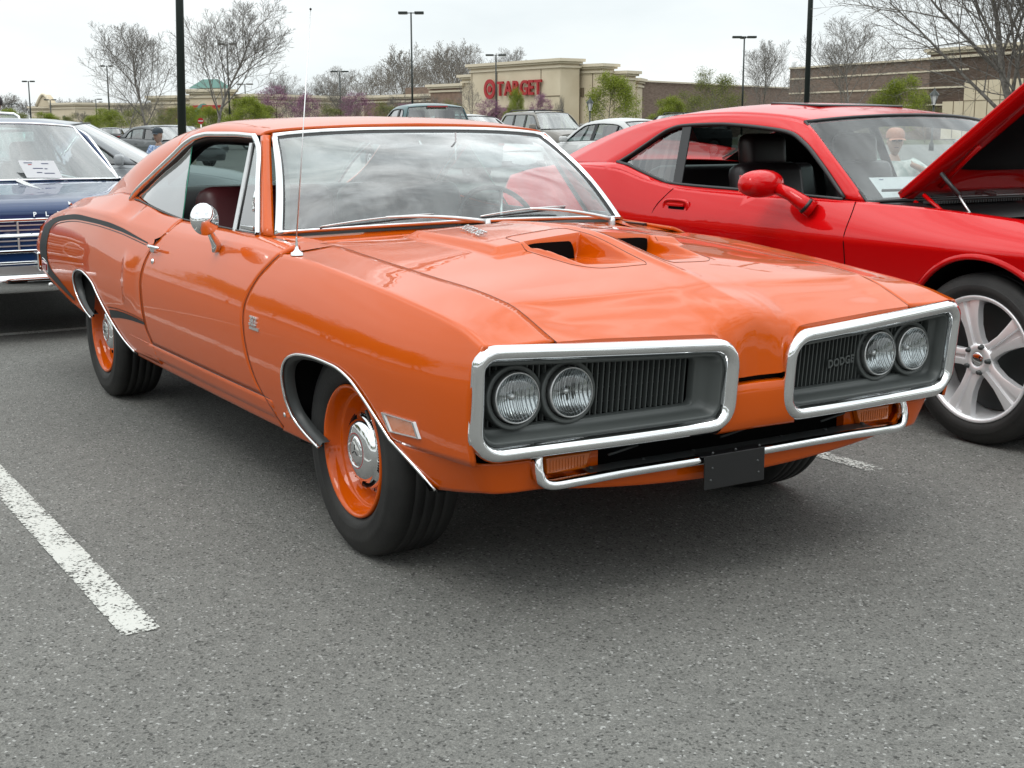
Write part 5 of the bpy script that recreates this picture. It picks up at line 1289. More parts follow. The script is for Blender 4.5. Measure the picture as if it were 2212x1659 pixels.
for s in both:
    for y_ in (.80,):
        hl_ = bpy.data.objects.new('headlight', None); hl_.location = (.915, s*y_, .65); link(hl_, blue)
        G().lathe([(.085, -.02), (.088, .012), (.078, .016), (.072, .006)], 28, 'x').make('headlight_ring', chrome, hl_); G().lathe([(.072, .004), (.05, .018), (.0001, .026)], 24, 'x').make('headlight_lens', M['lens'], hl_)
for _i, _c in enumerate('PLYMOUTH'): text_obj(_c, .040, .004, chrome, (.925, -.265+.074*_i, .790), (0, 1, 0), (-.25, 0, 1), blue, 'hood_letter', bold=.001)
g = G(); g.add([(.80, -.012, .850), (.80, .012, .850), (-.82, .022, .953), (-.82, -.022, .953), (.80, 0, .862), (-.82, 0, .972)], [(0, 1, 4), (0, 4, 5, 3), (4, 1, 2, 5), (3, 5, 2)]); g.make('hood_ridge', chrome, blue, False)
for s in both:
    w = bpy.data.objects.new('wiper', None); w.location = (-.86, s*.36+.1, .955); link(w, blue)
    G().tube([(0, 0, 0), (-.03, -.16, .035), (-.05, -.30, .045)], .008, 6).make('wiper_arm', satin, w); G().tube([(-.05, -.14, .042), (-.065, -.30, .052), (-.06, -.48, .050)], .006, 5).make('wiper_blade', black, w)
for k in range(22): 
    g = G(); g.box((-.885+.0*k, -.70+.064*k, .948), (.04, .03, .006)); g.make('cowl_louver', black, blue, False)
for s in both:
    for x in (0, -2.95): alloy_wheel(blue, x, s*.79, s, .335, .19, .20, 5, 'cover')
card('show_card', [(-6.74, -.48, 1.098), (-6.74, -.22, 1.092), (-6.66, -.18, .966), (-6.66, -.44, .972)], 'white entry sheet standing behind the windscreen of the blue sedan')
ORD_ = ['leftmost', 'second', 'third', 'fourth', 'fifth', 'sixth', 'seventh', 'eighth', 'ninth', 'tenth', 'eleventh', 'twelfth', 'thirteenth', 'fourteenth', 'fifteenth', 'sixteenth', 'seventeenth', 'eighteenth', 'nineteenth', 'twentieth']
ORD = ORD_+['twenty-'+w for w in ['first']+ORD_[1:9]]+['thirtieth']+['thirty-'+w for w in ['first']+ORD_[1:9]]
pb_ = mat('pale_blue', (.30, .55, .72), .6)
pl_ = mat('plaid', (.35, .48, .70), .8); n, l, b = nt(pl_); t = n.new('ShaderNodeTexCoord'); ck = n.new('ShaderNodeTexChecker'); ck.inputs['Scale'].default_value = 26; ck.inputs['Color1'].default_value = (.55, .66, .80, 1); ck.inputs['Color2'].default_value = (.16, .27, .55, 1); l.new(t.outputs['Object'], ck.inputs['Vector']); l.new(ck.outputs[0], b.inputs['Base Color'])
ps_ = mat('pale_shirt', (.6, .66, .62), .8); noise_col(ps_, (.35, .45, .42), (.75, .78, .74), 14, 3)
# ------------------------------------------------------------------ trees
bark = mat('bark', (.13, .11, .095), .9); noise_col(bark, (.16, .142, .125), (.33, .305, .27), 6, 5)
bark_r = mat('reddish_bark', (.12, .08, .075), .9)
def leafmat(name, c1, c2):
    m = mat(name, c1, .6, spec=.2); n, l, b = nt(m)
    gi = n.new('ShaderNodeNewGeometry'); r = n.new('ShaderNodeValToRGB'); r.color_ramp.elements[0].color = (*c1, 1); r.color_ramp.elements[1].color = (*c2, 1)
    l.new(gi.outputs['Random Per Island'], r.inputs[0]); l.new(r.outputs[0], b.inputs['Base Color'])
    tr = n.new('ShaderNodeBsdfTranslucent'); l.new(r.outputs[0], tr.inputs[0]); mi = n.new('ShaderNodeMixShader'); mi.inputs[0].default_value = .35
    l.new(b.outputs[0], mi.inputs[1]); l.new(tr.outputs[0], mi.inputs[2]); l.new(mi.outputs[0], n['Material Output'].inputs[0]); return m
LG = leafmat('spring_leaf', (.20, .27, .025), (.44, .50, .08))
LO = leafmat('olive_leaf', (.15, .18, .04), (.32, .34, .09))
LP = leafmat('pink_blossom', (.28, .10, .20), (.55, .28, .44))
LB = leafmat('bud', (.10, .10, .03), (.20, .17, .06))
LD = leafmat('shrub_leaf', (.012, .03, .008), (.04, .075, .015))
def tree_mesh(H, spread, seed, lv=4, nb=(9, 7, 6, 4), r0=None, clear=.28, up=.55, twig=.011, fork=False, lean=0, wid=None):
    """returns (trunk geometry, crown branch geometry, tip points)"""
    R_ = random.Random(seed); T, Cg = G(), G(); tips = []; r0 = r0 or H*.014
    def seg(g, a, b, ra, rb, n):
        d = b-a; L = math.sqrt(d.x*d.x+d.y*d.y+d.z*d.z)+1e-9
        u = d.cross(Vector((0, 0, 1))); 
        if u.length < 1e-3: u = Vector((1, 0, 0))
        u.normalize(); w = d.cross(u); w.normalize(); k = len(g.v)
        for c, r in ((a, ra), (b, rb)):
            for i in range(n):
                t = 2*pi*i/n; p = c+(u*cos(t)+w*sin(t))*r; g.v.append((p.x, p.y, p.z))
        for i in range(n): g.f.append((k+i, k+(i+1) % n, k+n+(i+1) % n, k+n+i)); 
    def grow(p, d, L, r, lev):
        n = 6 if lev == 0 else (4 if lev == 1 else 3); ns = 6 if lev == 0 else (4 if lev == 1 else (3 if lev == 2 else 2)); pts = [p.copy()]; q = p.copy(); dd = d.copy()
        for i in range(ns):
            dd = dd+Vector((R_.gauss(0, .10), R_.gauss(0, .10), R_.gauss(0, .06)+(.07 if lev > 0 else 0)*(up+.3))); dd.normalize(); q = q+dd*(L/ns); pts.append(q.copy())
        g = T if lev == 0 else Cg
        for i in range(ns):
            a = r*(1-.72*i/ns); b = r*(1-.72*(i+1)/ns); seg(g, pts[i], pts[i+1], max(a, twig*.8), max(b, twig*.6), n)
        if lev >= lv: tips.append((pts[-1], dd)); tips.append((pts[-2], dd)); return
        k = nb[lev]; base = R_.random()*6.28
        for i in range(k):
            t0 = clear if lev == 0 else .22
            t = t0+(1-t0)*((i+.5+R_.uniform(-.3, .3))/k)
            t = min(t, .99); j = min(int(t*ns), ns-1); f = t*ns-j; o = pts[j].lerp(pts[j+1], f); ax = (pts[j+1]-pts[j]).normalized()
            az = base+i*2.4+R_.uniform(-.4, .4); s1 = ax.cross(Vector((0, 0, 1)));
            if s1.length < .05: s1 = Vector((1, 0, 0))
            s1.normalize(); s2 = ax.cross(s1); th = spread*(1.15-.45*t)*R_.uniform(.8, 1.2)
            nd = ax*cos(th)+(s1*cos(az)+s2*sin(az))*sin(th); nd.z += up*.25; nd.normalize()
            ln = (L*(.62 if lev == 0 else .55))*(1.12-.62*(t-t0)/(1-t0))*R_.uniform(.8, 1.15)
            grow(o, nd, ln, r*(.50 if lev == 0 else .48)*(1-.45*t)+.001, lev+1)
        if lev > 0: tips.append((pts[-1], dd))
    if fork:
        for a, lx in ((.35, 1), (-.25, .8), (.05, .9)):
            grow(Vector((0, 0, 0)), Vector((sin(a)*.8, sin(a*2)*.5, 1)).normalized(), H*lx, r0*lx, 0)
    else: grow(Vector((0, 0, 0)), Vector((lean, 0, 1)).normalized(), H, r0, 0)
    return T, Cg, tips
def leaves(tips, n, size, seed, rad=.35):
    R_ = random.Random(seed); g = G()
    for i in range(n):
        p, d = tips[R_.randrange(len(tips))]; c = p+Vector((R_.gauss(0, rad), R_.gauss(0, rad), R_.gauss(0, rad*.8)))
        a = Vector((R_.gauss(0, 1), R_.gauss(0, 1), R_.gauss(0, 1))).normalized(); b = a.cross(Vector((R_.gauss(0, 1), R_.gauss(0, 1), R_.gauss(0, 1)))).normalized(); s = size*R_.uniform(.6, 1.3)
        k = len(g.v)
        for u, v in ((-1, 0), (0, -.5), (1, 0), (0, .5)): q = c+a*u*s+b*v*s; g.v.append((q.x, q.y, q.z))
        g.f.append((k, k+1, k+2, k+3)); 
    g.mi = [0]*len(g.f)
    return g
TREES = {}
def proto(key, H, spread, seed, leafn=0, leafm=None, leafs=.1, rad=.35, bk=None, **k):
    T, Cg, tips = tree_mesh(H, spread, seed, **k)
    T.mi = [0]*len(T.f); Cg.mi = [0]*len(Cg.f)
    def me(g, m):
        d = bpy.data.meshes.new('tree'); d.from_pydata(g.v, [], g.f); d.materials.append(m); d.polygons.foreach_set('use_smooth', [True]*len(d.polygons)); d.update(); return d
    H = max(v[2] for v in Cg.v)
    TREES[key] = (me(T, bk or bark), me(Cg, bk or bark), me(leaves(tips, leafn, leafs, seed, rad), leafm) if leafn else None, H)
def tree(key, name, px, Z, h, label, group=None, rz=None, sx=1.0, xyz=None, cat='tree', z=0):
    t, c, lf, H = TREES[key]; x, y, _ = at(px, Z) if xyz is None else xyz
    k = h/(H*1.0)
    e = empty(name, (x, y, z), rnd.uniform(0, 6.28) if rz is None else rz, label, cat, group); e.scale = (k*sx, k*sx, k)
    for nm, m in (('trunk', t), ('branches', c), ('foliage' if key not in ('pink',) else 'blossom', lf)):
        if m: o = bpy.data.objects.new(nm, m); link(o, e)
    return e
proto('bareA', 10, .85, 3, nb=(14, 9, 7, 4), clear=.22, up=.75, twig=.014)
proto('bareB', 10, .95, 11, nb=(14, 9, 7, 4), clear=.22, up=.9, twig=.014)
proto('bareC', 10, 1.0, 23, nb=(10, 7, 6, 3), clear=.22, up=.4, twig=.016)
proto('wood', 10, .75, 31, nb=(9, 6, 5, 3), clear=.35, up=.6, twig=.03, leafn=500, leafm=LB, leafs=.07)
proto('green', 6, .95, 41, nb=(12, 7, 6), lv=3, clear=.16, up=.5, leafn=17000, leafm=LG, leafs=.075, rad=.26, twig=.012)
proto('olive', 6, .85, 43, nb=(11, 7, 6), lv=3, clear=.16, up=.6, leafn=9000, leafm=LO, leafs=.062, rad=.28, twig=.013)
proto('pink', 5, 1.0, 47, nb=(10, 7, 6), lv=3, clear=.18, up=.5, leafn=6500, leafm=LP, leafs=.05, rad=.16, bk=bark_r, twig=.014)
proto('big', 13, .80, 53, nb=(17, 11, 9, 6), clear=.16, up=.42, leafn=30000, leafm=LB, leafs=.032, rad=.10, twig=.007, fork=True, r0=.195)
hgt = lambda py, Z: float(zat(py, Z))
bt = 'bare trees standing on the lawns of the car park'
tree('bareB', 'bare_tree', 325, 78, hgt(42, 78), 'bare vase-shaped tree left of the thick black pole, a pale trunk on the near lawn', bt, 1.0, 1.12)
tree('bareA', 'bare_tree', 466, 90, hgt(-8, 90), 'tallest bare tree on the left, fine twigs, just right of the thick black pole', bt, .4, 1.25)
tree('bareC', 'bare_tree', 272, 112, hgt(165, 112), 'small bare tree low and left behind the white parked car', bt, 2, 1.1)
tree('bareA', 'bare_tree', 1838, 110, hgt(28, 110), 'bare tree in front of the far brick store, right of the tall right-hand pole', bt, 2.1, 1.0)
tree('bareB', 'bare_tree', 1640, 150, hgt(88, 150), 'bare round-topped tree behind the triple-head lamp', bt, 3.3, .9)
tree('bareC', 'bare_tree', 1712, 160, hgt(140, 160), 'low bare tree at the left corner of the far brick store', bt, .6, .9)
tree('bareC', 'bare_tree', 1026, 128, hgt(172, 128), 'bare bushy tree at the left end of the store with the red sign', bt, 4.0, .85)
tree('bareC', 'bare_tree', 845, 150, hgt(205, 150), 'low bare tree in front of the long brown wing, left of the tall middle lamp', bt, 1.3, 1.2)
tree('bareA', 'bare_tree', 735, 150, hgt(190, 150), 'bare tree behind the twin-head lamp left of the middle', bt, 5.3, 1.2)
tree('bareA', 'young_tree', 1208, 120, hgt(205, 120), 'thin leafless young tree before the cream corner tower', None, 1.3, .35)
tree('big', 'budding_tree', 2215, 34, 11.0, 'large many-stemmed budding tree at the right edge above the raised red hood', None, 2.6, .85)
wd = 'leafless woodland trees behind the stores'
wl_ = [(560, 190), (604, 152), (632, 168), (668, 172), (708, 150), (745, 138), (782, 150), (818, 130), (850, 118), (884, 88), (925, 110), (958, 92), (985, 80), (1012, 88), (1062, 98), (1092, 150), (540, 205), (500, 200), (460, 190), (20, 205), (44, 215), (68, 212), (150, 208), (172, 206), (188, 210), (0, 195), (215, 222), (-30, 200), (1480, 182), (1745, 180), (2250, 150), (2330, 140)]
for i, (px, py) in enumerate(wl_):
    Z = 214+(i*37) % 40 if px > 400 else 300+(i*31) % 40
    tree(('wood', 'bareC', 'bareA')[i % 3] if px > 400 else 'wood', 'woodland_tree', px, Z, hgt(py, Z), ORD[sorted(w[0] for w in wl_).index(px)]+' from the left of the grey leafless woodland trees on the skyline', wd, None, 1.1 if px > 400 else 1.6)
gt = 'fresh green trees along the car park'
for px, py, Z, sx, k, lb in [(528, 205, 120, 1.25, 'green', 'bright green bushy tree right of the tallest left bare tree'), (575, 222, 125, 1.2, 'green', 'low green tree beside the leftmost pink tree'), (420, 225, 110, 1.0, 'green', 'green tree directly right of the thick black pole'), (238, 232, 135, 1.5, 'green', 'green tree above the parked cars on the left'), (205, 245, 150, 1.5, 'green', 'green tree touching the white end of the left store'),
        (355, 238, 120, 1.2, 'olive', 'olive tree between the near bare tree and the thick pole'), (98, 240, 190, 1.6, 'green', 'small green tree before the gabled store'), (10, 232, 180, 1.6, 'green', 'green tree cut by the left edge of the view'), (1110, 190, 105, .5, 'green', 'slim pale green tree in front of the red lettering'),
        (1312, 158, 104, 1.0, 'green', 'broad yellow-green tree between the cream tower and the brown wall'), (1555, 148, 140, 1.25, 'olive', 'tall olive tree left of the triple-head lamp'), (1950, 165, 112, 1.1, 'green', 'thin yellow-green tree before the banded brick wall'), (1893, 195, 125, 1.2, 'olive', 'olive tree behind the bare tree of the far brick store'), (2000, 200, 118, 1.0, 'olive', 'small olive tree beside the black lantern on the right')]:
    tree(k, 'green_tree', px, Z, hgt(py, Z), lb, gt, None, sx)
ml_ = [(500, 222, 152, 1.5, 'olive'), (548, 214, 158, 1.4, 'wood'), (590, 226, 150, 1.5, 'olive'), (628, 205, 160, 1.3, 'wood'), (690, 212, 156, 1.4, 'bareC'), (712, 224, 148, 1.6, 'olive'), (760, 204, 165, 1.4, 'wood'), (800, 196, 160, 1.3, 'bareC'), (826, 218, 150, 1.5, 'olive'), (870, 200, 162, 1.3, 'wood'), (915, 196, 158, 1.3, 'bareC'), (955, 205, 152, 1.4, 'wood'), (985, 215, 146, 1.3, 'olive'), (150, 243, 170, 1.6, 'olive'), (180, 236, 172, 1.6, 'wood'), (262, 215, 150, 1.4, 'wood'), (300, 226, 148, 1.5, 'olive'), (380, 222, 150, 1.5, 'olive'), (345, 212, 155, 1.3, 'wood'), (445, 228, 140, 1.4, 'green'), (48, 236, 190, 1.8, 'olive'), (1500, 196, 160, 1.3, 'olive'), (1440, 208, 150, 1.2, 'green')]
for i, (px, py, Z, sx, k) in enumerate(ml_):
    no_ = ORD[sorted(w[0] for w in ml_).index(px)]+' from the left of the trees before the long store fronts'
    tree(k, 'lawn_tree', px, Z, hgt(py, Z), {'olive': 'low olive tree, '+no_, 'wood': 'brownish budding tree, '+no_, 'bareC': 'low leafless tree, '+no_, 'green': 'low fresh green tree, '+no_}[k], 'trees masking the long store fronts', None, sx)
pt_ = 'pink blossoming trees'
for px, py, Z, sx, lb in [(600, 180, 128, 1.1, 'leftmost pink blossoming tree'), (655, 198, 128, 1.2, 'pink blossoming tree behind the aerial'), (772, 196, 135, 1.1, 'pink blossoming tree right of the twin-head lamp'), (1062, 212, 122, 1.2, 'pale pink blossoming tree below the round red sign'), (1163, 199, 112, .95, 'dark pink blossoming tree below the red lettering'), (1100, 228, 118, 1.1, 'low pink blossoming tree under the red lettering'), (885, 220, 140, 1.1, 'small pink blossoming tree at the tall middle lamp')]:
    tree('pink', 'blossoming_tree', px, Z, hgt(py, Z), lb, pt_, None, sx)
# round clipped shrubs
def shrub(px, Z, r, lb):
    x, y, _ = at(px, Z); R_ = random.Random(int(px)); g = G()
    for i in range(1500):
        a, b = R_.uniform(0, 6.28), R_.uniform(-.2, 1); rr_ = r*(.82+R_.uniform(0, .2)); c = Vector((cos(a)*math.sqrt(max(0, 1-b*b))*rr_, sin(a)*math.sqrt(max(0, 1-b*b))*rr_, b*rr_*1.0+r*.25)); u = Vector((R_.gauss(0, 1), R_.gauss(0, 1), R_.gauss(0, 1))).normalized(); w = u.orthogonal().normalized(); s = r*.10; k = len(g.v)
        for p, q in ((-1, 0), (0, -.6), (1, 0), (0, .6)): v = c+u*p*s+w*q*s; g.v.append(tuple(v))
        g.f.append((k, k+1, k+2, k+3)); g.mi.append(0)
    e = empty('clipped_shrub', (x, y, .1), 0, lb, 'shrub', 'dark round clipped shrubs'); g.make('shrub_leaves', LD, e, False)
    G().lathe([(r*.1, -.1), (r*.75, .1), (r*.8, r*.5), (r*.5, r*1.0), (.001, r*1.1)], 10, 'z').make('shrub_core', LD, e)
shrub(306, 118, .72, 'left one of the two round dark shrubs by the pale trunk'); shrub(332, 116, .72, 'right one of the two round dark shrubs by the pale trunk')
# ------------------------------------------------------------------ lawns, kerbs, far lot
def patch(name, pts, z, m, kind='structure', h=None):
    poly = [at(p, Z)[:2] for p, Z in pts]
    if h: G().prism(poly, z, z+h).make(name, m, None, False, kind=kind)
    else: G().add([(x, y, z) for x, y in poly], [tuple(range(len(poly)))]).make(name, m, None, False, kind=kind)
kerb_m = mat('kerb_concrete', (.42, .38, .31), .85)
patch('kerb', [(120, 99.5), (345, 99.5), (440, 101), (440, 140), (120, 140)], 0, kerb_m, h=.14); patch('lawn', [(123, 100.2), (345, 100.2), (438, 101.6), (438, 139), (123, 139)], .145, grass_m)
patch('kerb', [(258, 63), (300, 66), (330, 76), (420, 80), (430, 62), (300, 58)], 0, kerb_m, h=.14); patch('lawn', [(262, 63.4), (300, 66.5), (330, 75.4), (418, 79.4), (427, 62.5), (300, 58.6)], .145, grass_m)
patch('upper_lot', [(700, 25), (2500, 25), (2500, 95), (700, 95)], 0, asph, h=.14)
patch('lawn', [(560, 100), (2600, 95), (2600, 170), (560, 170)], .006, grass_m)
patch('lawn', [(-300, 135), (540, 142), (560, 230), (-400, 230)], .006, grass_m)
# ------------------------------------------------------------------ lamp posts
polem = mat('pole_paint', (.012, .022, .018), .4); globe = mat('lamp_globe', (.7, .7, .68), .3)
def lamp(px, Z, top, heads, lb, r=.075, hw=.62, name='parking_lamp', group='dark parking lamps with flat box heads', rot=0, lean=0):
    x, y, _ = at(px, Z); e = empty(name, (x, y, 0), VIEW-pi/2+rot, lb, 'lamp post', group); e.rotation_euler = (0, lean, VIEW-pi/2+rot)
    G().tube([(0, 0, 0), (0, 0, .75)], r*3.2, 16).make('concrete_base', kerb_m, e)
    G().tube([(0, 0, .7), (0, 0, top*.5), (0, 0, top)], [r, r*.9, r*.72], 10).make('pole', polem, e)
    for i in range(heads):
        a = i*2*pi/heads if heads != 2 else i*pi
        if heads == 3: a = (0, pi, pi/2)[i]
        h_ = bpy.data.objects.new('lamp_head', None); h_.location = (0, 0, top); h_.rotation_euler = (0, 0, a); link(h_, e)
        g = G(); g.box((.12, 0, -.05), (.24, .05, .06)); g.make('arm', polem, h_, False)
        g = G(); g.box((.24+hw/2, 0, -.04), (hw, .42, .17)); bevel(g.make('housing', polem, h_, False), .02)
        g = G(); g.box((.24+hw/2, 0, -.13), (hw*.85, .34, .02)); g.make('lamp_glass', globe, h_, False)
lamp(391, 33, 9.5, 2, 'thick black pole rising behind the roof of the orange coupe, its top out of view', .105, lean=.030)
lamp(1741, 40, 10.5, 2, 'tall black pole behind the sunroof of the red coupe, its top out of view', .085)
lamp(893, 92, hgt(26, 92), 2, 'tall twin-head lamp left of the red-lettered store')
lamp(1073, 143, hgt(118, 143), 2, 'twin-head lamp in front of the round red sign', .10, .85)
lamp(1603, 112, hgt(80, 112), 3, 'triple-head lamp between the two brick stores', .085, .75)
lamp(738, 170, hgt(153, 170), 2, 'twin-head lamp above the pink trees', .10, .9)
lamp(499, 125, hgt(93, 125), 2, 'twin-head lamp right of the tallest left bare tree', .09, .60)
lamp(240, 160, hgt(140, 160), 2, 'twin-head lamp at the left side of the near bare tree', .10, .50)
lamp(70, 175, hgt(173, 175), 2, 'twin-head lamp before the left woodland', .10, .55)
lamp(114, 215, hgt(213, 215), 2, 'small twin-head lamp before the gabled store', .11, .7)
lamp(212, 230, hgt(212, 230), 1, 'small single-head lamp above the white end of the left store', .11, .8)
lamp(31, 250, hgt(222, 250), 2, 'faint far twin-head lamp at the left edge', .11, .9)
lamp(534, 190, hgt(180, 190), 2, 'far twin-head lamp behind the bright green tree', .10, .9)
def lantern(px, Z, top, lb):
    x, y, _ = at(px, Z); e = empty('street_lantern', (x, y, 0), 0, lb, 'lantern', 'black ornamental lanterns'); k = .34
    G().tube([(0, 0, 0), (0, 0, .5), (0, 0, .6), (0, 0, top-.9)], [.14, .12, .06, .045], 10).make('post', polem, e)
    G().lathe([(.12, top-.9), (.10, top-.82), (.20, top-.42), (.19, top-.40)], 8, 'z').make('lantern_glass', globe, e)
    G().lathe([(.26, top-.42), (.20, top-.30), (.07, top-.18), (.03, top-.05), (.0001, top)], 8, 'z').make('lantern_cap', polem, e)
    for i in range(4):
        a = i*pi/2; G().tube([(.11*cos(a), .11*sin(a), top-.88), (.21*cos(a), .21*sin(a), top-.42)], .018, 4).make('lantern_rib', polem, e)
lantern(2015, 70, hgt(190, 70)*1.0, 'black lantern post before the banded brick wall'); lantern(1275, 88, hgt(209, 88), 'black lantern post left of the broad yellow-green tree'); lantern(142, 200, hgt(246, 200), 'small lantern before the gabled store')
# ------------------------------------------------------------------ stores
cream = mat('cream_render', (.60, .49, .34), .9); noise_col(cream, (.80, .68, .49), (.90, .78, .58), .35, 5)
cream2 = mat('cream_cornice', (.88, .78, .60), .85)
brick = mat('brown_brick', (.17, .095, .075), .9)
n, l, b = nt(brick); t = n.new('ShaderNodeTexCoord'); mpp = n.new('ShaderNodeMapping'); mpp.inputs['Rotation'].default_value = (pi/2, 0, 0)
bk = n.new('ShaderNodeTexNoise'); bk.inputs['Scale'].default_value = 1.6; bk.inputs['Detail'].default_value = 8; mq = n.new('ShaderNodeMapping'); mq.inputs['Scale'].default_value = (1, 1, 5)
rp = n.new('ShaderNodeValToRGB'); rp.color_ramp.elements[0].color = (.20, .140, .108, 1); rp.color_ramp.elements[1].color = (.32, .235, .185, 1); rp.color_ramp.elements[0].position = .35; rp.color_ramp.elements[1].position = .65
l.new(t.outputs['Object'], mq.inputs[0]); l.new(mq.outputs[0], bk.inputs['Vector']); l.new(bk.outputs['Fac'], rp.inputs[0]); l.new(rp.outputs[0], b.inputs['Base Color'])
brick2 = mat('tan_brick', (.26, .16, .11), .9); noise_col(brick2, (.28, .18, .13), (.38, .26, .19), 1.4, 8)
dkred = mat('sign_red', (.52, .008, .014), .45); joint_m = mat('panel_joint', (.26, .20, .13), .9); grn = mat('green_roof', (.10, .24, .20), .6); whit = mat('white_render', (.72, .72, .72), .8)
def wallblock(par, name, p0, p1, depth, z, m, cornice=None, z0=0):
    """box whose front runs from p0 to p1 (seen left to right); depth goes away from the viewer"""
    p0, p1 = P4(p0[:2]), P4(p1[:2]); d = (p1-p0)/np.linalg.norm(p1-p0); nn = P4((d[1], -d[0])); 
    if nn@(CC[:2]-p0) > 0: nn = -nn
    q = [tuple(p0), tuple(p1), tuple(p1+nn*depth), tuple(p0+nn*depth)]
    o = G().prism(q, z0, z).make(name, m, par, False)
    if cornice:
        for k, (off, za, zb2) in enumerate(((.18, z-1.05, z-.80), (.30, z-.55, z-.30), (.55, z-.30, z+.06))):
            qq = [tuple(p0-d*off-nn*off), tuple(p1+d*off-nn*off), tuple(p1+d*off+nn*(depth+off)), tuple(p0-d*off+nn*(depth+off))]
            G().prism(qq, za, zb2).make('cornice', cream2, par, False)
    return p0, d, -nn
st1 = empty('store', (0, 0, 0), 0, 'cream store with stepped parapets and big red lettering, brown side walls', 'store')
a0, a1 = at(1019, 182), at(1211, 166)
o0, d0, n0 = wallblock(st1, 'sign_tower', a0, a1, 3.0, hgt(133, 173), cream, True)
L0 = np.linalg.norm(P4(a1[:2])-P4(a0[:2])); Ht = hgt(133, 173)
for u in (.30, 6.2, L0*.80):
    q = o0+d0*u+n0*.02; g = G(); g.prism([tuple(q-d0*.06), tuple(q+d0*.06), tuple(q+d0*.06+n0*.02), tuple(q-d0*.06+n0*.02)], .5, Ht-1.1); g.make('panel_joint', joint_m, st1, False)
for zz in (2.6,):
    q = o0+n0*.02; g = G(); g.prism([tuple(q), tuple(q+d0*L0), tuple(q+d0*L0+n0*.02), tuple(q+n0*.02)], zz, zz+.12); g.make('panel_joint', joint_m, st1, False)
q = o0+d0*(L0*.80)+n0*.02; g = G(); g.prism([tuple(q), tuple(o0+d0*L0+n0*.02), tuple(o0+d0*L0+n0*.04), tuple(q+n0*.02)], 5.2, 5.32); g.make('panel_joint', joint_m, st1, False)
b0, b1 = at(1229, 170), at(1301, 166)
o1, d1, n1 = wallblock(st1, 'corner_tower', b0, b1, 2.2, hgt(140, 168), cream, True)
for u in (.33, .72):
    L1 = np.linalg.norm(P4(b1[:2])-P4(b0[:2])); q = o1+d1*L1*u+n1*.02; g = G(); g.prism([tuple(q-d1*.06), tuple(q+d1*.06), tuple(q+d1*.06+n1*.02), tuple(q-d1*.06+n1*.02)], .5, hgt(140, 168)-1.1); g.make('panel_joint', joint_m, st1, False)
g = G(); q = o1+d1*(L1*.42)+n1*.03; g.prism([tuple(q-d1*.3), tuple(q+d1*.3), tuple(q+d1*.3+n1*.05), tuple(q-d1*.3+n1*.05)], 5.2, 6.3); g.make('wall_vent', joint_m, st1, False)
wallblock(st1, 'side_block', at(1280, 170), at(1352, 166.5), 2.0, hgt(156, 169), cream, True)
wallblock(st1, 'side_wall', at(1345, 171.5), at(1376, 171), 4, hgt(170, 171), cream, True)
wallblock(st1, 'brick_wall', at(1368, 173), at(1760, 214), 40, hgt(176, 173), brick)
qa, qb = at(1368, 172.8), at(1760, 213.8); g = G(); g.prism([qa[:2], qb[:2], (qb[0]+.0, qb[1]+.6), (qa[0], qa[1]+.6)], hgt(176, 173), hgt(176, 173)+.18); g.make('wall_coping', cream2, st1, False)
wallblock(st1, 'left_block', at(1000, 186), at(1024, 184), 14, hgt(162, 185), cream, True)
wallblock(st1, 'brick_wing', at(932, 192), at(1002, 186), 30, hgt(182, 189), brick2, True)
wallblock(st1, 'long_wing', at(556, 226), at(934, 194), 40, hgt(208, 208), brick2, True)
for px in (600, 660, 720, 790, 850, 905):
    a = at(px, 226-(px-556)*.0847-.4); G().box((a[0], a[1], 2.6), (1.2, 1.2, 4.6), rz=VIEW).make('wall_pier', cream, st1, False)
# entrance arch under the sign
q = [o0+d0*(L0*.42+3.4*cos(t))+n0*.25 for t in np.linspace(pi, 0, 15)]; zz = [.3+3.4*sin(t) for t in np.linspace(pi, 0, 15)]
g = G(); g.grid([[(p[0], p[1], z_*.95), (p[0]+n0[0]*.0, p[1]+n0[1]*.0, z_*.95+.5), (p[0]+n0[0]*1.2, p[1]+n0[1]*1.2, z_*.95+.5), (p[0]+n0[0]*1.2, p[1]+n0[1]*1.2, z_*.95)] for p, z_ in zip(q, zz)], close_v=True); g.make('entrance_arch', brick, st1, False)
# lettering and disc
sg = st1
base = o0+d0*(L0*.335)+n0*.35; zs = hgt(206, 175)
v, f = text_mesh('TARGET', 2.42, .12, .055, 0, .98)
wv = v[:, 0].max(); k = 9.6/wv
for ch_i, ch in enumerate('TARGET'):
    pass
x_off = 0.0
for ch in 'TARGET':
    vv, ff = text_mesh(ch, 2.42, .12, .055); w_ = vv[:, 0].max()-vv[:, 0].min(); vv[:, 0] -= vv[:, 0].min()
    adv = x_off; P = [(base[0]+d0[0]*(adv+a*1.0)+n0[0]*c, base[1]+d0[1]*(adv+a)+n0[1]*c, zs+b_*1.05) for a, b_, c in vv]; mk('sign_letter', P, ff, dkred, sg, False); x_off += w_+.17
cx = base-d0*1.55; zc_ = zs+.86
def ringd(r0, r1, off, m, nm):
    P = []
    for a in np.linspace(0, 2*pi, 33)[:-1]:
        P.append([(cx[0]+d0[0]*r*cos(a)+n0[0]*o_, cx[1]+d0[1]*r*cos(a)+n0[1]*o_, zc_+r*sin(a)) for r, o_ in ((r1, 0), (r1, off), (max(r0, .001), off), (max(r0, .001), 0))])
    G().grid(P, close_u=True).make(nm, m, sg, False)
ringd(.78, 1.28, .15, dkred, 'sign_ring'); ringd(0, .42, .15, dkred, 'sign_dot')
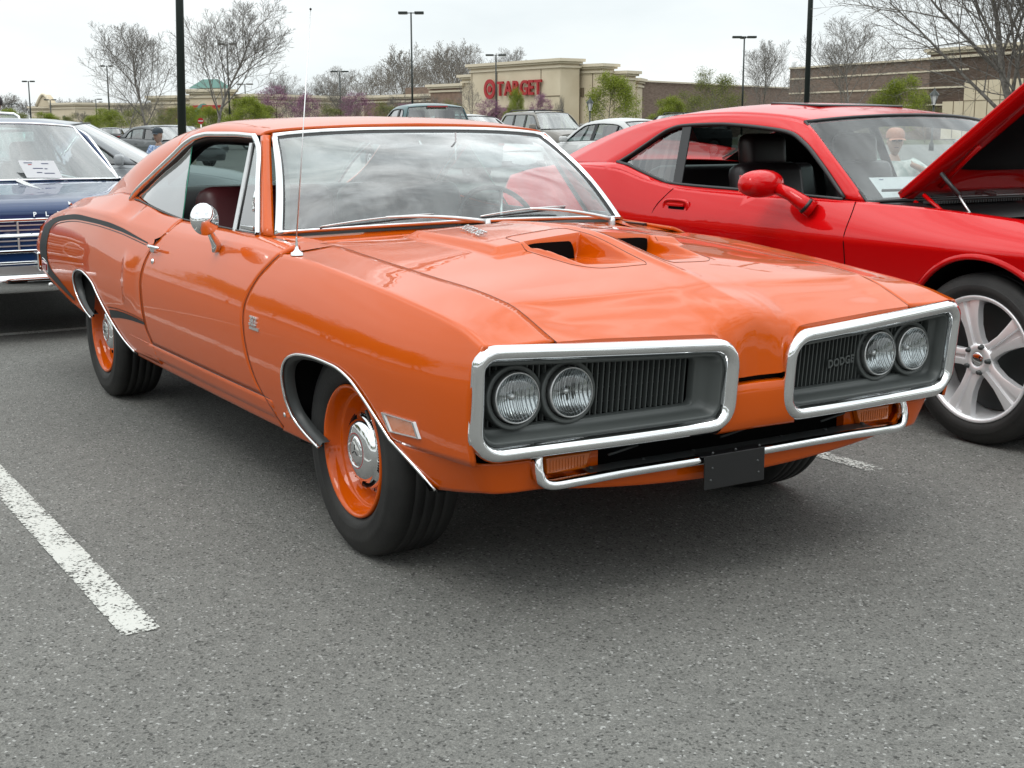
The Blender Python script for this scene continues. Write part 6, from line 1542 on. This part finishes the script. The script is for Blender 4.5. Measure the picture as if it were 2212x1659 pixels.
# far brick store on the right
st2 = empty('brick_store', (0, 0, 0), 0, 'brown brick store with pale bands and cream panels at the far right', 'store')
c0_, c1_ = at(1703, 173), at(2330, 130); Hb = hgt(151, 173)
o2, d2, n2 = wallblock(st2, 'brick_wall', c0_, c1_, 30, Hb, brick)
L2 = np.linalg.norm(P4(c1_[:2])-P4(c0_[:2]))
def onwall(u0, u1, z0, z1, off, m, nm, o=o2, d=d2, nn=n2, par=st2):
    a, b_ = o+d*u0, o+d*u1; G().prism([tuple(a), tuple(b_), tuple(b_+nn*off), tuple(a+nn*off)], z0, z1).make(nm, m, par, False)
def u_at(px):   # distance along the right store's front seen in column px
    best = min(((abs((proj_px(o2+d2*u))-px), u) for u in np.linspace(0, L2, 400))); return best[1]
def proj_px(p):
    v = P4((p[0], p[1], 3.))-CC; return CW/2+CF*(v@Rv)/(v@Fv)
onwall(0, L2, Hb, Hb+.22, .25, cream2, 'wall_coping')
for zz in (7.35, 5.55, 3.7): 
    onwall(0, u_at(2087) if zz > 6 else u_at(2085), zz, zz+.18, .08, cream2, 'stone_band')
onwall(u_at(2087), L2, .1, 6.2, .5, cream, 'cream_panel_wall'); onwall(u_at(2042), u_at(2087), .1, 4.1, .5, cream, 'cream_panel_wall')
for zz in (2.2, 4.1): onwall(u_at(2042) if zz < 4 else u_at(2087), L2, zz, zz+.07, .53, joint_m, 'panel_joint')
for px in (2065, 2087, 2112, 2138, 2165, 2190, 2215): onwall(u_at(px), u_at(px)+.10, .2, 6.2 if px > 2087 else 4.1, .53, joint_m, 'panel_joint')
wallblock(st2, 'raised_parapet', tuple(o2+d2*u_at(2004)), tuple(o2+d2*L2), 20, hgt(112, 152), brick, True)
# gabled store far left
st3 = empty('gabled_store', (0, 0, 0), 0, 'tan gabled store far left with a brick wing and a white end', 'store')
o3, d3, n3 = wallblock(st3, 'wall', at(72, 262), at(140, 258), 20, hgt(228, 260), cream, True)
wallblock(st3, 'wall', at(112, 257), at(166, 250), 20, hgt(221, 254), cream, True)
gp = [(-.05, 0), (0, .0), (.10, .35), (.28, .78), (.42, 1), (.5, 1.03), (.58, 1), (.72, .78), (.9, .35), (1, 0)]
aL, aR = P4(at(84, 257)[:2]), P4(at(116, 256)[:2]); zb_, zt_ = hgt(228, 257), hgt(203, 257)
g = G(); V = [(*(aL+(aR-aL)*u), zb_+(zt_-zb_)*v) for u, v in gp[1:]]; V2 = [(x+n3[0]*-1.5, y+n3[1]*-1.5, z) for x, y, z in V]; nV = len(V)
g.add(V+V2, [tuple(range(nV)), tuple(range(2*nV-1, nV-1, -1))]+[(i, i+1, nV+i+1, nV+i) for i in range(nV-1)]); g.make('gable', cream, st3, False)
G().tube([(x+n3[0]*.1, y+n3[1]*.1, z) for x, y, z in V], .28, 5).make('gable_trim', cream2, st3)
wallblock(st3, 'brick_wing', at(165, 262), at(192, 262), 20, hgt(231, 262), brick)
wallblock(st3, 'white_end', at(191, 261.5), at(222, 262), 20, hgt(231, 262), whit)
for px in (170, 184): a = at(px, 261.7); G().box((a[0], a[1], 3.4), (.9, .9, 1.9), rz=VIEW).make('wall_panel', cream2, st3, False)
# green-roofed store behind the left trees
st4 = empty('green_roofed_store', (0, 0, 0), 0, 'tan store with a green hip roof half hidden behind the left bare trees', 'store')
wallblock(st4, 'wall', at(330, 182), at(560, 172), 20, hgt(205, 178), cream, True); wallblock(st4, 'brick_base', at(345, 180.5), at(400, 178.5), 6, hgt(232, 180), brick2)
o4, d4, n4 = wallblock(st4, 'entrance_tower', at(414, 172), at(474, 170), 3, hgt(192, 171), cream, True)
aL, aR = P4(at(412, 171.5)[:2]), P4(at(476, 169.5)[:2]); back = -n4*3
z1_, z2_ = hgt(191, 171)+.1, hgt(178, 171)+.5; mL, mR = aL+(aR-aL)*.25+back*.5, aL+(aR-aL)*.75+back*.5
g = G(); g.add([(*aL, z1_), (*aR, z1_), (*(aR+back), z1_), (*(aL+back), z1_), (*mL, z2_), (*mR, z2_)], [(0, 1, 5, 4), (1, 2, 5), (2, 3, 4, 5), (3, 0, 4)]); g.make('hip_roof', grn, st4, False)
wallblock(st4, 'sign_band', at(418, 171.5), at(470, 169.6), 1, hgt(226, 171), dkred, z0=hgt(238, 171)); 
q = [(at(418+(470-418)*u, 171)[:2]) for u in np.linspace(0, 1, 13)]
G().tube([(a[0], a[1], hgt(262, 171)+2.0*sin(pi*u)) for a, u in zip(q, np.linspace(0, 1, 13))], .35, 6).make('arch_canopy', grn, st4)
# wooded rise at the skyline
hill_m = mat('wooded_hill', (.08, .085, .07), .95); noise_col(hill_m, (.05, .055, .045), (.12, .12, .09), .12, 8)
P = []
for i, px in enumerate(np.linspace(-1500, 900, 120)):
    row = []
    for Z, k in ((330, 0), (370, .6), (430, 1), (560, 1.1)):
        x, y, _ = at(px, Z); hh = k*(4.5+1.2*sin(px*.011)+1.6*sin(px*.037+1)+rnd.uniform(-.15, .15))*(1 if px < 500 else max(0, (900-px)/400)); row.append((x, y, max(hh, -.2)-.1))
    P.append(row)
G().grid(P).make('hill', hill_m, None, kind='structure')
# ------------------------------------------------------------------ other cars
def paint2(name, col): return paint(name, col, .3)
PW, PS, PT, PG, PK, PTN = paint2('white_paint', (.72, .73, .72)), paint2('silver_paint', (.42, .44, .46)), paint2('teal_paint', (.10, .19, .20)), paint2('grey_paint', (.12, .13, .135)), paint2('black_paint', (.012, .013, .015)), paint2('tan_paint', (.30, .28, .25))
def sedan(paintm, loc, rz, label, group=None, k=1.0, name='sedan', wheels='cover', q=.35, glassm=None, det=True):
    e = empty(name, loc, rz, label, 'car', group); e.scale = (k, k, k)
    sp = dict(WB=2.7, R=.32, ra=.36, xr=-3.65, xf=.88, xm=-1.35, zk=.60, zb=.24, tuck=.05, up=2.0,
      ym=[(-3.65, .80), (-3.2, .86), (-1.4, .88), (.4, .86), (.88, .76)], zc=[(-3.65, .88), (-3.0, .96), (-1.4, .91), (-.3, .86), (.4, .76), (.88, .62)], yc=[(-3.65, .70), (-3.0, .79), (-1.4, .82), (.2, .76), (.88, .64)],
      belt=[(-3.65, .68, .92), (-2.8, .74, .985), (-1.4, .765, .955), (-.55, .75, .925)], cowl=-.55, deck=-3.05, zh=[(-.55, .955), (.3, .86), (.88, .66)], zd=[(-3.65, .92), (-3.05, 1.02)], nose=.05, tail=.04)
    b_ = carbody(paintm, sp, e, q)
    sp.update(outer=[(-.60, .74, .93), (-.95, .68, 1.16), (-1.25, .60, 1.335), (-1.36, .58, 1.365), (-1.8, .57, 1.40), (-2.3, .56, 1.38), (-2.5, .56, 1.345), (-2.8, .60, 1.20), (-3.15, .66, 1.0)],
      dlo=[(-.78, .755, .945), (-1.05, .70, 1.14), (-1.28, .655, 1.27), (-1.40, .645, 1.295), (-1.8, .635, 1.32), (-2.2, .635, 1.305), (-2.40, .645, 1.27), (-2.56, .68, 1.16), (-2.66, .74, .99)], crown=.05, roofspan=(3, 6),
      panes=[(-2.62, -.80, True)], posts=[(-1.62, .10, -.05), (-2.33, .035, -.03)], bowc=.18, bowf=.10, bowr=.08)
    cabin(paintm, sp, e, q, glassm=GLS)
    g = G(); g.box((-1.6, 0, .70), (2.2, 1.3, .4)); g.make('cabin_floor', void, e, False)
    for s in both:
        for x in (0, -2.7): alloy_wheel(e, x, s*.76, s, .32, .20, .20, 5, 'cover')
        if det:
            cushion('front_seat', (-1.75, s*.33, .95), (.14, .45, .66), seatm, e, -.2, .05, 2)
            g = G(); g.box((0, 0, 0), (.10, .20, .12)); o = g.make('door_mirror', paintm, e); o.location = (-.80, s*.88, .99); bevel(o, .035, 3)
            g = G(); g.box((.80, s*.56, .64), (.16, .30, .12)); bevel(g.make('headlight', M['lens'], e, False), .03, 2)
            g = G(); g.box((-3.66, s*.60, .80), (.06, .30, .13)); bevel(g.make('tail_light', redlens, e, False), .02, 2)
            g = G(); g.box((-1.92, s*.865, .80), (.14, .02, .025)); g.make('door_handle', paintm, e, False)
    g = G(); g.box((.94, 0, .38), (.06, 1.2, .12)); g.make('bumper', black, e, False)
    return e
def suv(paintm, loc, rz, label, group=None, k=1.0, name='suv', q=.4, rack=True, pick=False):
    e = empty(name, loc, rz, label, 'pickup truck' if pick else 'car', group); e.scale = (k, k, k)
    sp = dict(WB=2.95, R=.38, ra=.43, xr=-4.0, xf=.90, xm=-1.45, zk=.80, zb=.34, tuck=.05, up=2.4,
      ym=[(-4.0, .95), (-1.4, .98), (.9, .93)], zc=[(-4.0, 1.16), (-.6, 1.14), (.2, 1.10), (.9, .98)], yc=[(-4.0, .90), (-1.4, .92), (.9, .84)],
      belt=[(-4.0, .88, 1.20), (-1.4, .89, 1.19), (-.6, .86, 1.17)], cowl=-.55, deck=-3.92 if not pick else -2.3, zh=[(-.55, 1.18), (.3, 1.15), (.9, 1.02)], zd=[(-4.0, 1.17), (-3.9, 1.2)] if not pick else [(-4.0, .95), (-2.3, .95)], nose=.03, deckname='cargo_bed' if pick else 'tail_deck')
    carbody(paintm, sp, e, q)
    if not pick:
        sp.update(outer=[(-.62, .85, 1.18), (-.92, .79, 1.48), (-1.20, .71, 1.70), (-1.32, .69, 1.745), (-2.0, .68, 1.785), (-3.2, .68, 1.785), (-3.62, .69, 1.76), (-3.85, .76, 1.52), (-3.98, .86, 1.20)],
          dlo=[(-.80, .87, 1.20), (-1.05, .82, 1.46), (-1.26, .765, 1.64), (-1.38, .75, 1.675), (-2.0, .745, 1.70), (-3.2, .745, 1.70), (-3.50, .75, 1.67), (-3.68, .81, 1.48), (-3.78, .865, 1.22)], crown=.06, roofspan=(3, 6),
          panes=[(-3.75, -.82, True)], posts=[(-1.85, .12, -.02), (-2.75, .12, -.02)], bowc=.12, bowf=.08, bowr=.04)
    else:
        sp.update(outer=[(-.62, .85, 1.18), (-.92, .79, 1.48), (-1.15, .71, 1.66), (-1.26, .69, 1.70), (-1.7, .68, 1.745), (-2.0, .68, 1.735), (-2.22, .69, 1.69), (-2.30, .76, 1.45), (-2.34, .86, 1.20)],
          dlo=[(-.80, .87, 1.20), (-1.05, .82, 1.46), (-1.22, .765, 1.60), (-1.32, .75, 1.64), (-1.6, .745, 1.66), (-1.85, .745, 1.66), (-2.02, .75, 1.62), (-2.10, .81, 1.45), (-2.12, .865, 1.22)], crown=.06, roofspan=(3, 6),
          panes=[(-2.10, -.82, True)], posts=[(-1.75, .10, -.02)], bowc=.12, bowf=.08, bowr=.03)
    cabin(paintm, sp, e, q, glassm=GLS)
    if pick:
        g = G(); g.box((-2.3, 0, 1.72), (.04, .5, .035)); g.make('brake_light', redlens, e, False)
        for s in both: 
            g = G(); g.box((-4.02, s*.88, 1.0), (.05, .14, .34)); g.make('tail_light', redlens, e, False)
    g = G(); g.box((-1.9, 0, .92), (2.9, 1.4, .4) if not pick else (1.2, 1.4, .4)); g.make('cabin_floor', void, e, False)
    for s in both:
        for x in (0, -2.95): alloy_wheel(e, x, s*.84, s, .38, .22, .24, 5, 'cover')
        cushion('front_seat', (-1.75, s*.38, 1.28), (.16, .50, .72), seatm, e, -.2, .05, 2)
        g = G(); g.box((0, 0, 0), (.12, .26, .20)); o = g.make('door_mirror', paintm, e); o.location = (-.85, s*1.06, 1.27); bevel(o, .04, 3)
        g = G(); g.box((.90, s*.66, .90), (.10, .36, .18)); bevel(g.make('headlight', M['lens'], e, False), .02, 2)
        for x in (-1.98, -2.9):
            if not pick: g = G(); g.box((x, s*.985, 1.04), (.16, .02, .035)); g.make('door_handle', black, e, False)
        if rack and not pick:
            G().tube([(-1.5, s*.60, 1.80), (-1.6, s*.60, 1.87), (-3.3, s*.60, 1.87), (-3.45, s*.60, 1.80)], .022, 6).make('roof_rail', black, e)
    if rack and not pick:
        for x in (-1.9, -3.0): G().tube([(x, -.6, 1.87), (x, .6, 1.87)], .018, 6).make('rack_bar', black, e)
    g = G(); g.box((.94, 0, .88), (.04, .9, .20)); g.make('grille', black, e, False); g = G(); g.box((.97, 0, .55), (.08, 1.75, .18)); g.make('bumper', darkgrey if not pick else chrome, e, False)
    return e
A = lambda px, Z, z=.14: at(px, Z, z)
bg = 'cars parked in the rows behind'
suv(PT, A(876, 33), VIEW+radians(24), 'teal pickup truck seen from behind over the orange roof', bg, .98, 'pickup_truck', pick=True)
sedan(PW, A(1085, 31, .14), VIEW+radians(180+30), 'white car with a curved side window right of the teal pickup', bg, 1.06)
suv(PTN, A(1232, 47), VIEW-radians(152), 'tan sport utility vehicle with roof rack behind the white sedan', bg, .98)
sedan(PW, A(1232, 31.0, .10), VIEW+radians(38), 'white four-door sedan between the orange roof and the red rear pillar', bg, 1.0)
suv(PK, A(1395, 52), VIEW+radians(125), 'dark wagon with roof rails above the red rear pillar', bg, .95, rack=True)
sedan(PK, A(1285, 56, .14), VIEW+radians(95), 'low dark car roof left of the dark wagon', bg, 1.05)
suv(PG, A(2105, 55, .0), VIEW+radians(70), 'dark grey vehicle seen between the red roof and the raised hood', bg, .82, rack=False)
sedan(PG, at(412, 46, .02), VIEW-radians(128), 'grey sedan just right of the man in the dark cap', bg, 1.0)
suv(PS, at(440, 60), VIEW-radians(120), 'silver people carrier behind the grey sedan', bg, .82, rack=False)
suv(PW, at(455, 88), VIEW+radians(85), 'white sport utility vehicle partly hidden by the orange roof', bg, .92)
sedan(PK, at(248, 96), VIEW+radians(12), 'black car with wide red tail lamps in the far left row', bg, 1.0)
suv(PS, at(268, 118), VIEW+radians(175), 'silver van facing us in the far left row', bg, .78, rack=False)
suv(PW, at(318, 128), VIEW+radians(185), 'white van facing us left of the dark shrubs', bg, .80, rack=False)
sedan(PS, at(222, 122), VIEW+radians(160), 'silver car behind the black one in the far left row', bg, 1.0)
suv(PW, at(345, 125), VIEW+radians(95), 'white van behind the two round shrubs', bg, .80, rack=False)
sedan(PG, at(192, 110), VIEW+radians(150), 'dark grey car at the left end of the far row', bg, 1.0)
# the silver car beside the blue sedan
_h = VIEW-radians(82); _c = P4(at(299, 15.0)[:2])-P4((cos(_h)*-.60+sin(_h)*.74, sin(_h)*-.60-cos(_h)*.74))
sv = sedan(PS, (float(_c[0]), float(_c[1]), 0), _h, 'silver car seen from its side between the blue sedan and the orange coupe', None, 1.0, q=.8)
# the open car behind the blue one: chrome windscreen frame
cv = empty('open_car', (*at(-40, 17.0)[:2], 0), radians(0), 'open car behind the blue sedan showing only its chrome windscreen frame', 'car')
sp = dict(bs); sp.update(zc=[(x, z+.10) for x, z in bs['zc']], belt=[(x, y, z+.10) for x, y, z in bs['belt']], zh=[(x, z+.1) for x, z in bs['zh']], zd=[(x, z+.1) for x, z in bs['zd']])
carbody(PS, sp, cv, .4)
fr = [(-.95, -.76, 1.05), (-1.12, -.74, 1.30), (-1.22, -.70, 1.53), (-1.22, 0, 1.565), (-1.22, .70, 1.53), (-1.12, .74, 1.30), (-.95, .76, 1.05)]
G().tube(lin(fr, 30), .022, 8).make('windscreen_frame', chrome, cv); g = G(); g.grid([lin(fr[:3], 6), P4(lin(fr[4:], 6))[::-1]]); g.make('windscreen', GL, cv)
for s in both:
    for x in (0, -2.95): alloy_wheel(cv, x, s*.79, s, .335, .19, .20, 5, 'cover')
    cushion('front_seat', (-1.9, s*.36, .98), (.16, .55, .5), M['pale_blue'], cv, -.2, .05, 3)
# ------------------------------------------------------------------ red octagonal and round signs
def sign(px, Z, zc, r, lb):
    x, y, _ = at(px, Z); e = empty('road_sign', (x, y, 0), VIEW+pi, lb, 'sign', 'small red road signs')
    G().tube([(0, 0, 0), (0, 0, zc)], .035, 6).make('sign_post', satin, e)
    v = [(.05, r*cos(pi/8+k*pi/4), zc+r*sin(pi/8+k*pi/4)) for k in range(8)]; v2 = [(.03, y_, z_) for _, y_, z_ in v]
    G().add(v+v2, [tuple(range(8)), tuple(range(15, 7, -1))]+[(k, (k+1) % 8, 8+(k+1) % 8, 8+k) for k in range(8)]).make('sign_plate', dkred, e, False)
    g = G(); g.box((.055, 0, zc), (.01, r*1.5, r*.36)); g.make('sign_band', whit, e, False)
sign(187, 88, hgt(272, 88), .24, 'red sign left of the far left row of cars'); sign(436, 84, hgt(260, 84), .20, 'red sign in front of the green arch'); sign(372, 104, hgt(276, 104), .22, 'red sign beside the near bare trunk')
# ------------------------------------------------------------------ people
skin_m = mat('skin', (.46, .29, .215), .55)
def person(loc, rz, label, shirt, trousers, cap=None, pose='stand', glasses=False, arm=None, scale=1.0, name='person'):
    e = empty(name, loc, rz, label, 'person'); e.scale = (scale,)*3
    seat = pose == 'sit'
    hipz = .50 if seat else .93
    hip, chest, neck = (0, 0, hipz), (-.03 if seat else 0, 0, hipz+.36), (.0, 0, hipz+.56)
    def skinned(nm, V, E, R_, m, lvl=2, root=0):
        me = bpy.data.meshes.new(nm); me.from_pydata(V, E, []); me.materials.append(m); o = bpy.data.objects.new(nm, me); link(o, e)
        sk = o.modifiers.new('skin', 'SKIN'); 
        for i, r in enumerate(R_): me.skin_vertices[0].data[i].radius = r if isinstance(r, tuple) else (r, r)
        me.skin_vertices[0].data[root].use_root = True
        sb = o.modifiers.new('sub', 'SUBSURF'); sb.levels = sb.render_levels = lvl; sk.use_smooth_shade = True
        return o
    V = [hip, (chest[0], 0, chest[2]), neck, (neck[0]+.01, 0, neck[2]+.07)]; E = [(0, 1), (1, 2), (2, 3)]; Rr = [(.15, .12), (.17, .125), (.06, .06), (.055, .055)]
    arms = []
    for s in both:
        sh = (chest[0], s*.19, chest[2]+.13)
        if arm and s == arm[0]: el, wr, ha = arm[1:]
        elif seat: el, wr, ha = (.08, s*.26, chest[2]-.16), (.30, s*.18, hipz+.12), (.37, s*.15, hipz+.10)
        else: el, wr, ha = (-.03, s*.26, chest[2]-.17), (.06, s*.27, chest[2]-.42), (.08, s*.26, chest[2]-.50)
        i = len(V); V += [sh, el, wr, ha]; E += [(1, i), (i, i+1), (i+1, i+2), (i+2, i+3)]; Rr += [(.065, .065), (.045, .045), (.032, .032), (.036, .024)]; arms.append((sh, el, wr, ha))
        kn = (.46, s*.14, hipz+.0) if seat else (.03, s*.11, .50); an_ = (.44, s*.14, .09) if seat else (0, s*.11, .09); to = (.60, s*.15, .04) if seat else (.16, s*.12, .04)
        i = len(V); hp = (.0, s*.10, hipz-.05); V += [hp, kn, an_, to]; E += [(0, i), (i, i+1), (i+1, i+2), (i+2, i+3)]; Rr += [(.095, .095), (.065, .065), (.045, .045), (.045, .035)]
    skinned('body', V, E, Rr, skin_m)
    hz = neck[2]+.17
    # head with jaw, nose, brow, ears
    rows = []
    for i in range(15):
        t = i/14; z = -.125+.25*t; 
        w = .076*math.sqrt(max(0, 1-((t-.58)/.62)**2))*(1 if t > .3 else .80+.67*t*.45); dpt = .095*math.sqrt(max(0, 1-((t-.58)/.60)**2))
        rows.append([(dpt*cos(a)+(.018*math.exp(-((t-.43)/.07)**2)*max(0, cos(a))**12)+.012*(t < .35)*max(0, cos(a)), w*sin(a), z) for a in np.linspace(0, 2*pi, 25)[:-1]])
    hd_ = G().grid(rows, close_v=True).make('head', skin_m, e); hd_.location = (neck[0]+.02, 0, hz)
    for s in both: G().lathe([(.001, .01), (.018, .008), (.024, 0)], 8, 'y', c=(0, s*.072, .0), sgn=s).make('ear', skin_m, hd_)
    G().tube([(.088, -.022, -.052), (.095, 0, -.050), (.088, .022, -.052)], .005, 5).make('mouth', maroon, hd_)
    for s in both: G().lathe([(.0001, .004), (.009, .002), (.012, 0)], 8, 'x', c=(.083, s*.030, .018)).make('eye', black, hd_)
    if glasses:
        for s in both:
            g = G(); g.box((.090, s*.031, .022), (.012, .044, .026)); bevel(g.make('sunglasses', black, hd_, False), .008, 2)
        G().tube([(.09, -.06, .028), (.09, .06, .028)], .004, 5).make('glasses_frame', black, hd_)
    if cap:
        P = [[(r*1.05*cos(a), r*.88*sin(a), z) for a in np.linspace(0, 2*pi, 25)[:-1]] for r, z in ((.104, .045), (.104, .075), (.098, .105), (.078, .130), (.045, .145), (.001, .148))]
        cp = G().grid(P, close_v=True).make('cap', cap, hd_)
        P = [[(.085+u*.085*(1-(v*.9)**2*.5), v*.080, .048-.018*u-.012*v*v) for v in np.linspace(-1, 1, 11)] for u in np.linspace(0, 1, 5)]
        G().grid(P).make('cap_peak', cap, cp)
    else:
        P = [[(r*cos(a)-.012, r*.86*sin(a), z) for a in np.linspace(0, 2*pi, 25)[:-1]] for r, z in ((.098, -.0), (.108, .05), (.100, .10), (.070, .132), (.001, .142))]; G().grid(P, close_v=True).make('hair', seatm, hd_)
    # clothes follow the body
    V = [hip, chest, (neck[0], 0, neck[2]-.03)]; E = [(0, 1), (1, 2)]; Rr = [(.168, .138), (.188, .145), (.085, .085)]
    for s, (sh, el, wr, ha) in zip(both, arms):
        i = len(V); sl_ = tuple(P4(sh)+(P4(el)-P4(sh))*.85); V += [sh, sl_]; E += [(1, i), (i, i+1)]; Rr += [(.085, .085), (.066, .066)]
    skinned('shirt', V, E, Rr, shirt)
    V = [(hip[0], 0, hip[2]-.01)]; E = []; Rr = [(.168, .138)]
    for s in both:
        kn = (.46, s*.14, hipz) if seat else (.03, s*.11, .50); an_ = (.44, s*.14, .14) if seat else (0, s*.11, .12); i = len(V)
        V += [(.0, s*.10, hipz-.06), kn, an_]; E += [(0, i), (i, i+1), (i+1, i+2)]; Rr += [(.112, .112), (.085, .085), (.068, .068)]
    skinned('trousers', V, E, Rr, trousers)
    return e
cl_blue = M['plaid']; cl_grey = M['pale_shirt']; denim = mat('denim', (.05, .07, .13), .85); cl_red = mat('red_shirt', (.45, .09, .06), .8); cl_lb = mat('light_blue_shirt', (.22, .40, .62), .8); capd = mat('dark_cap', (.03, .045, .06), .7); capo = mat('orange_cap', (.50, .24, .16), .7); cl_w = mat('white_shirt', (.7, .68, .66), .8)
def chair(loc, rz, label):
    e = empty('folding_chair', loc, rz, label, 'chair', 'folding chairs for the visitors'); g = G(); g.box((.02, 0, .42), (.46, .50, .025)); g.make('seat', denim, e, False); g = G(); g.box((-.24, 0, .72), (.03, .5, .42), ry=-.12); g.make('backrest', denim, e, False)
    for s in both:
        for a, b_ in (((-.22, .0), (.24, .42)), ((.22, .0), (-.22, .42))): G().tube([(a[0], s*.25, a[1]), (b_[0], s*.25, b_[1])], .012, 6).make('leg', satin, e)
        G().tube([(-.22, s*.25, .42), (-.27, s*.25, .93)], .012, 6).make('back_post', satin, e)
x, y, _ = at(343, 24.5)
chair((x, y, 0), VIEW+radians(150), 'folding chair under the man in the dark cap'); person((x, y, -.02), VIEW+radians(160), 'seated man in a dark cap and blue checked shirt beyond the orange rear pillar', cl_blue, denim, capd, 'sit')
x, y, _ = at(1935, 13.5)
chair((x, y, 0), VIEW+radians(180), 'folding chair under the man seen through the red windscreen'); person((x, y, -.05), VIEW+radians(176), 'seated man in orange cap and sunglasses, hand raised, seen through the red windscreen', cl_grey, denim, capo, 'sit', True, arm=(1, (.10, .44, .86), (.16, .22, .98), (.15, .13, 1.02)))
x, y, _ = at(178, 82); person((x, y, 0), VIEW+radians(100), 'distant standing person in a pale top near the left red sign', cl_w, denim)
x, y, _ = at(208, 60); person((x, y, 0), VIEW+radians(80), 'distant person in a light blue top by the black car', cl_lb, denim, None, 'sit')
x, y, _ = at(-4, 19.0); person((x, y, 0), VIEW+radians(120), 'person in a red shirt seen through the blue windscreen at the left edge', cl_red, denim)
# ------------------------------------------------------------------ what stands behind the photographer and shows in the paint
bh = 'trees across the lane behind the viewpoint'
for i, (x, y, k, h) in enumerate([(-26, -34, 'green', 9), (-18, -31, 'olive', 10), (-11, -36, 'bareB', 10), (-5, -30, 'green', 9), (2, -33, 'olive', 10), (8, -29, 'bareA', 9), (14, -33, 'green', 9), (21, -28, 'olive', 10), (27, -22, 'bareB', 10), (31, -14, 'green', 6.5), (34, -6, 'olive', 7.5), (33, 3, 'bareA', 10), (36, 11, 'green', 7), (33, 19, 'olive', 7), (38, 27, 'bareC', 9), (-35, -30, 'bareA', 9), (-44, -36, 'green', 8), (-24, -17, 'olive', 6), (-30, -20, 'green', 7), (-37, -22, 'olive', 8), (-45, -26, 'bareB', 10), (-52, -27, 'green', 8), (-60, -32, 'olive', 9), (-70, -36, 'green', 9), (-80, -42, 'bareA', 11), (-42, -19, 'olive', 7), (-56, -22, 'green', 8), (26, 26, 'olive', 9), (20, 33, 'green', 9), (29, 15, 'bareB', 9), (13, 39, 'olive', 9)]):
    tree(k, 'hedgerow_tree', 0, 0, h, 'tree across the lane behind the viewpoint, seen only in reflections', bh, None, 1.5, xyz=(x, y, 0))

# ------------------------------------------------------------------ albedo: scale all non-metal colours down evenly to suit the brightened sky
for m in bpy.data.materials:
    if not m.use_nodes: continue
    b = m.node_tree.nodes.get('Principled BSDF')
    if b is None or b.inputs['Metallic'].default_value > .5: continue
    for nd in m.node_tree.nodes:
        cols = []
        if nd.bl_idname == 'ShaderNodeValToRGB':
            for e_ in nd.color_ramp.elements: c = e_.color; e_.color = (c[0]*.66, c[1]*.66, c[2]*.66, 1)
        elif nd.bl_idname == 'ShaderNodeTexChecker':
            for k_ in (1, 2): c = nd.inputs[k_].default_value; nd.inputs[k_].default_value = (c[0]*.66, c[1]*.66, c[2]*.66, 1)
    c = b.inputs['Base Color'].default_value; b.inputs['Base Color'].default_value = (c[0]*.66, c[1]*.66, c[2]*.66, 1)
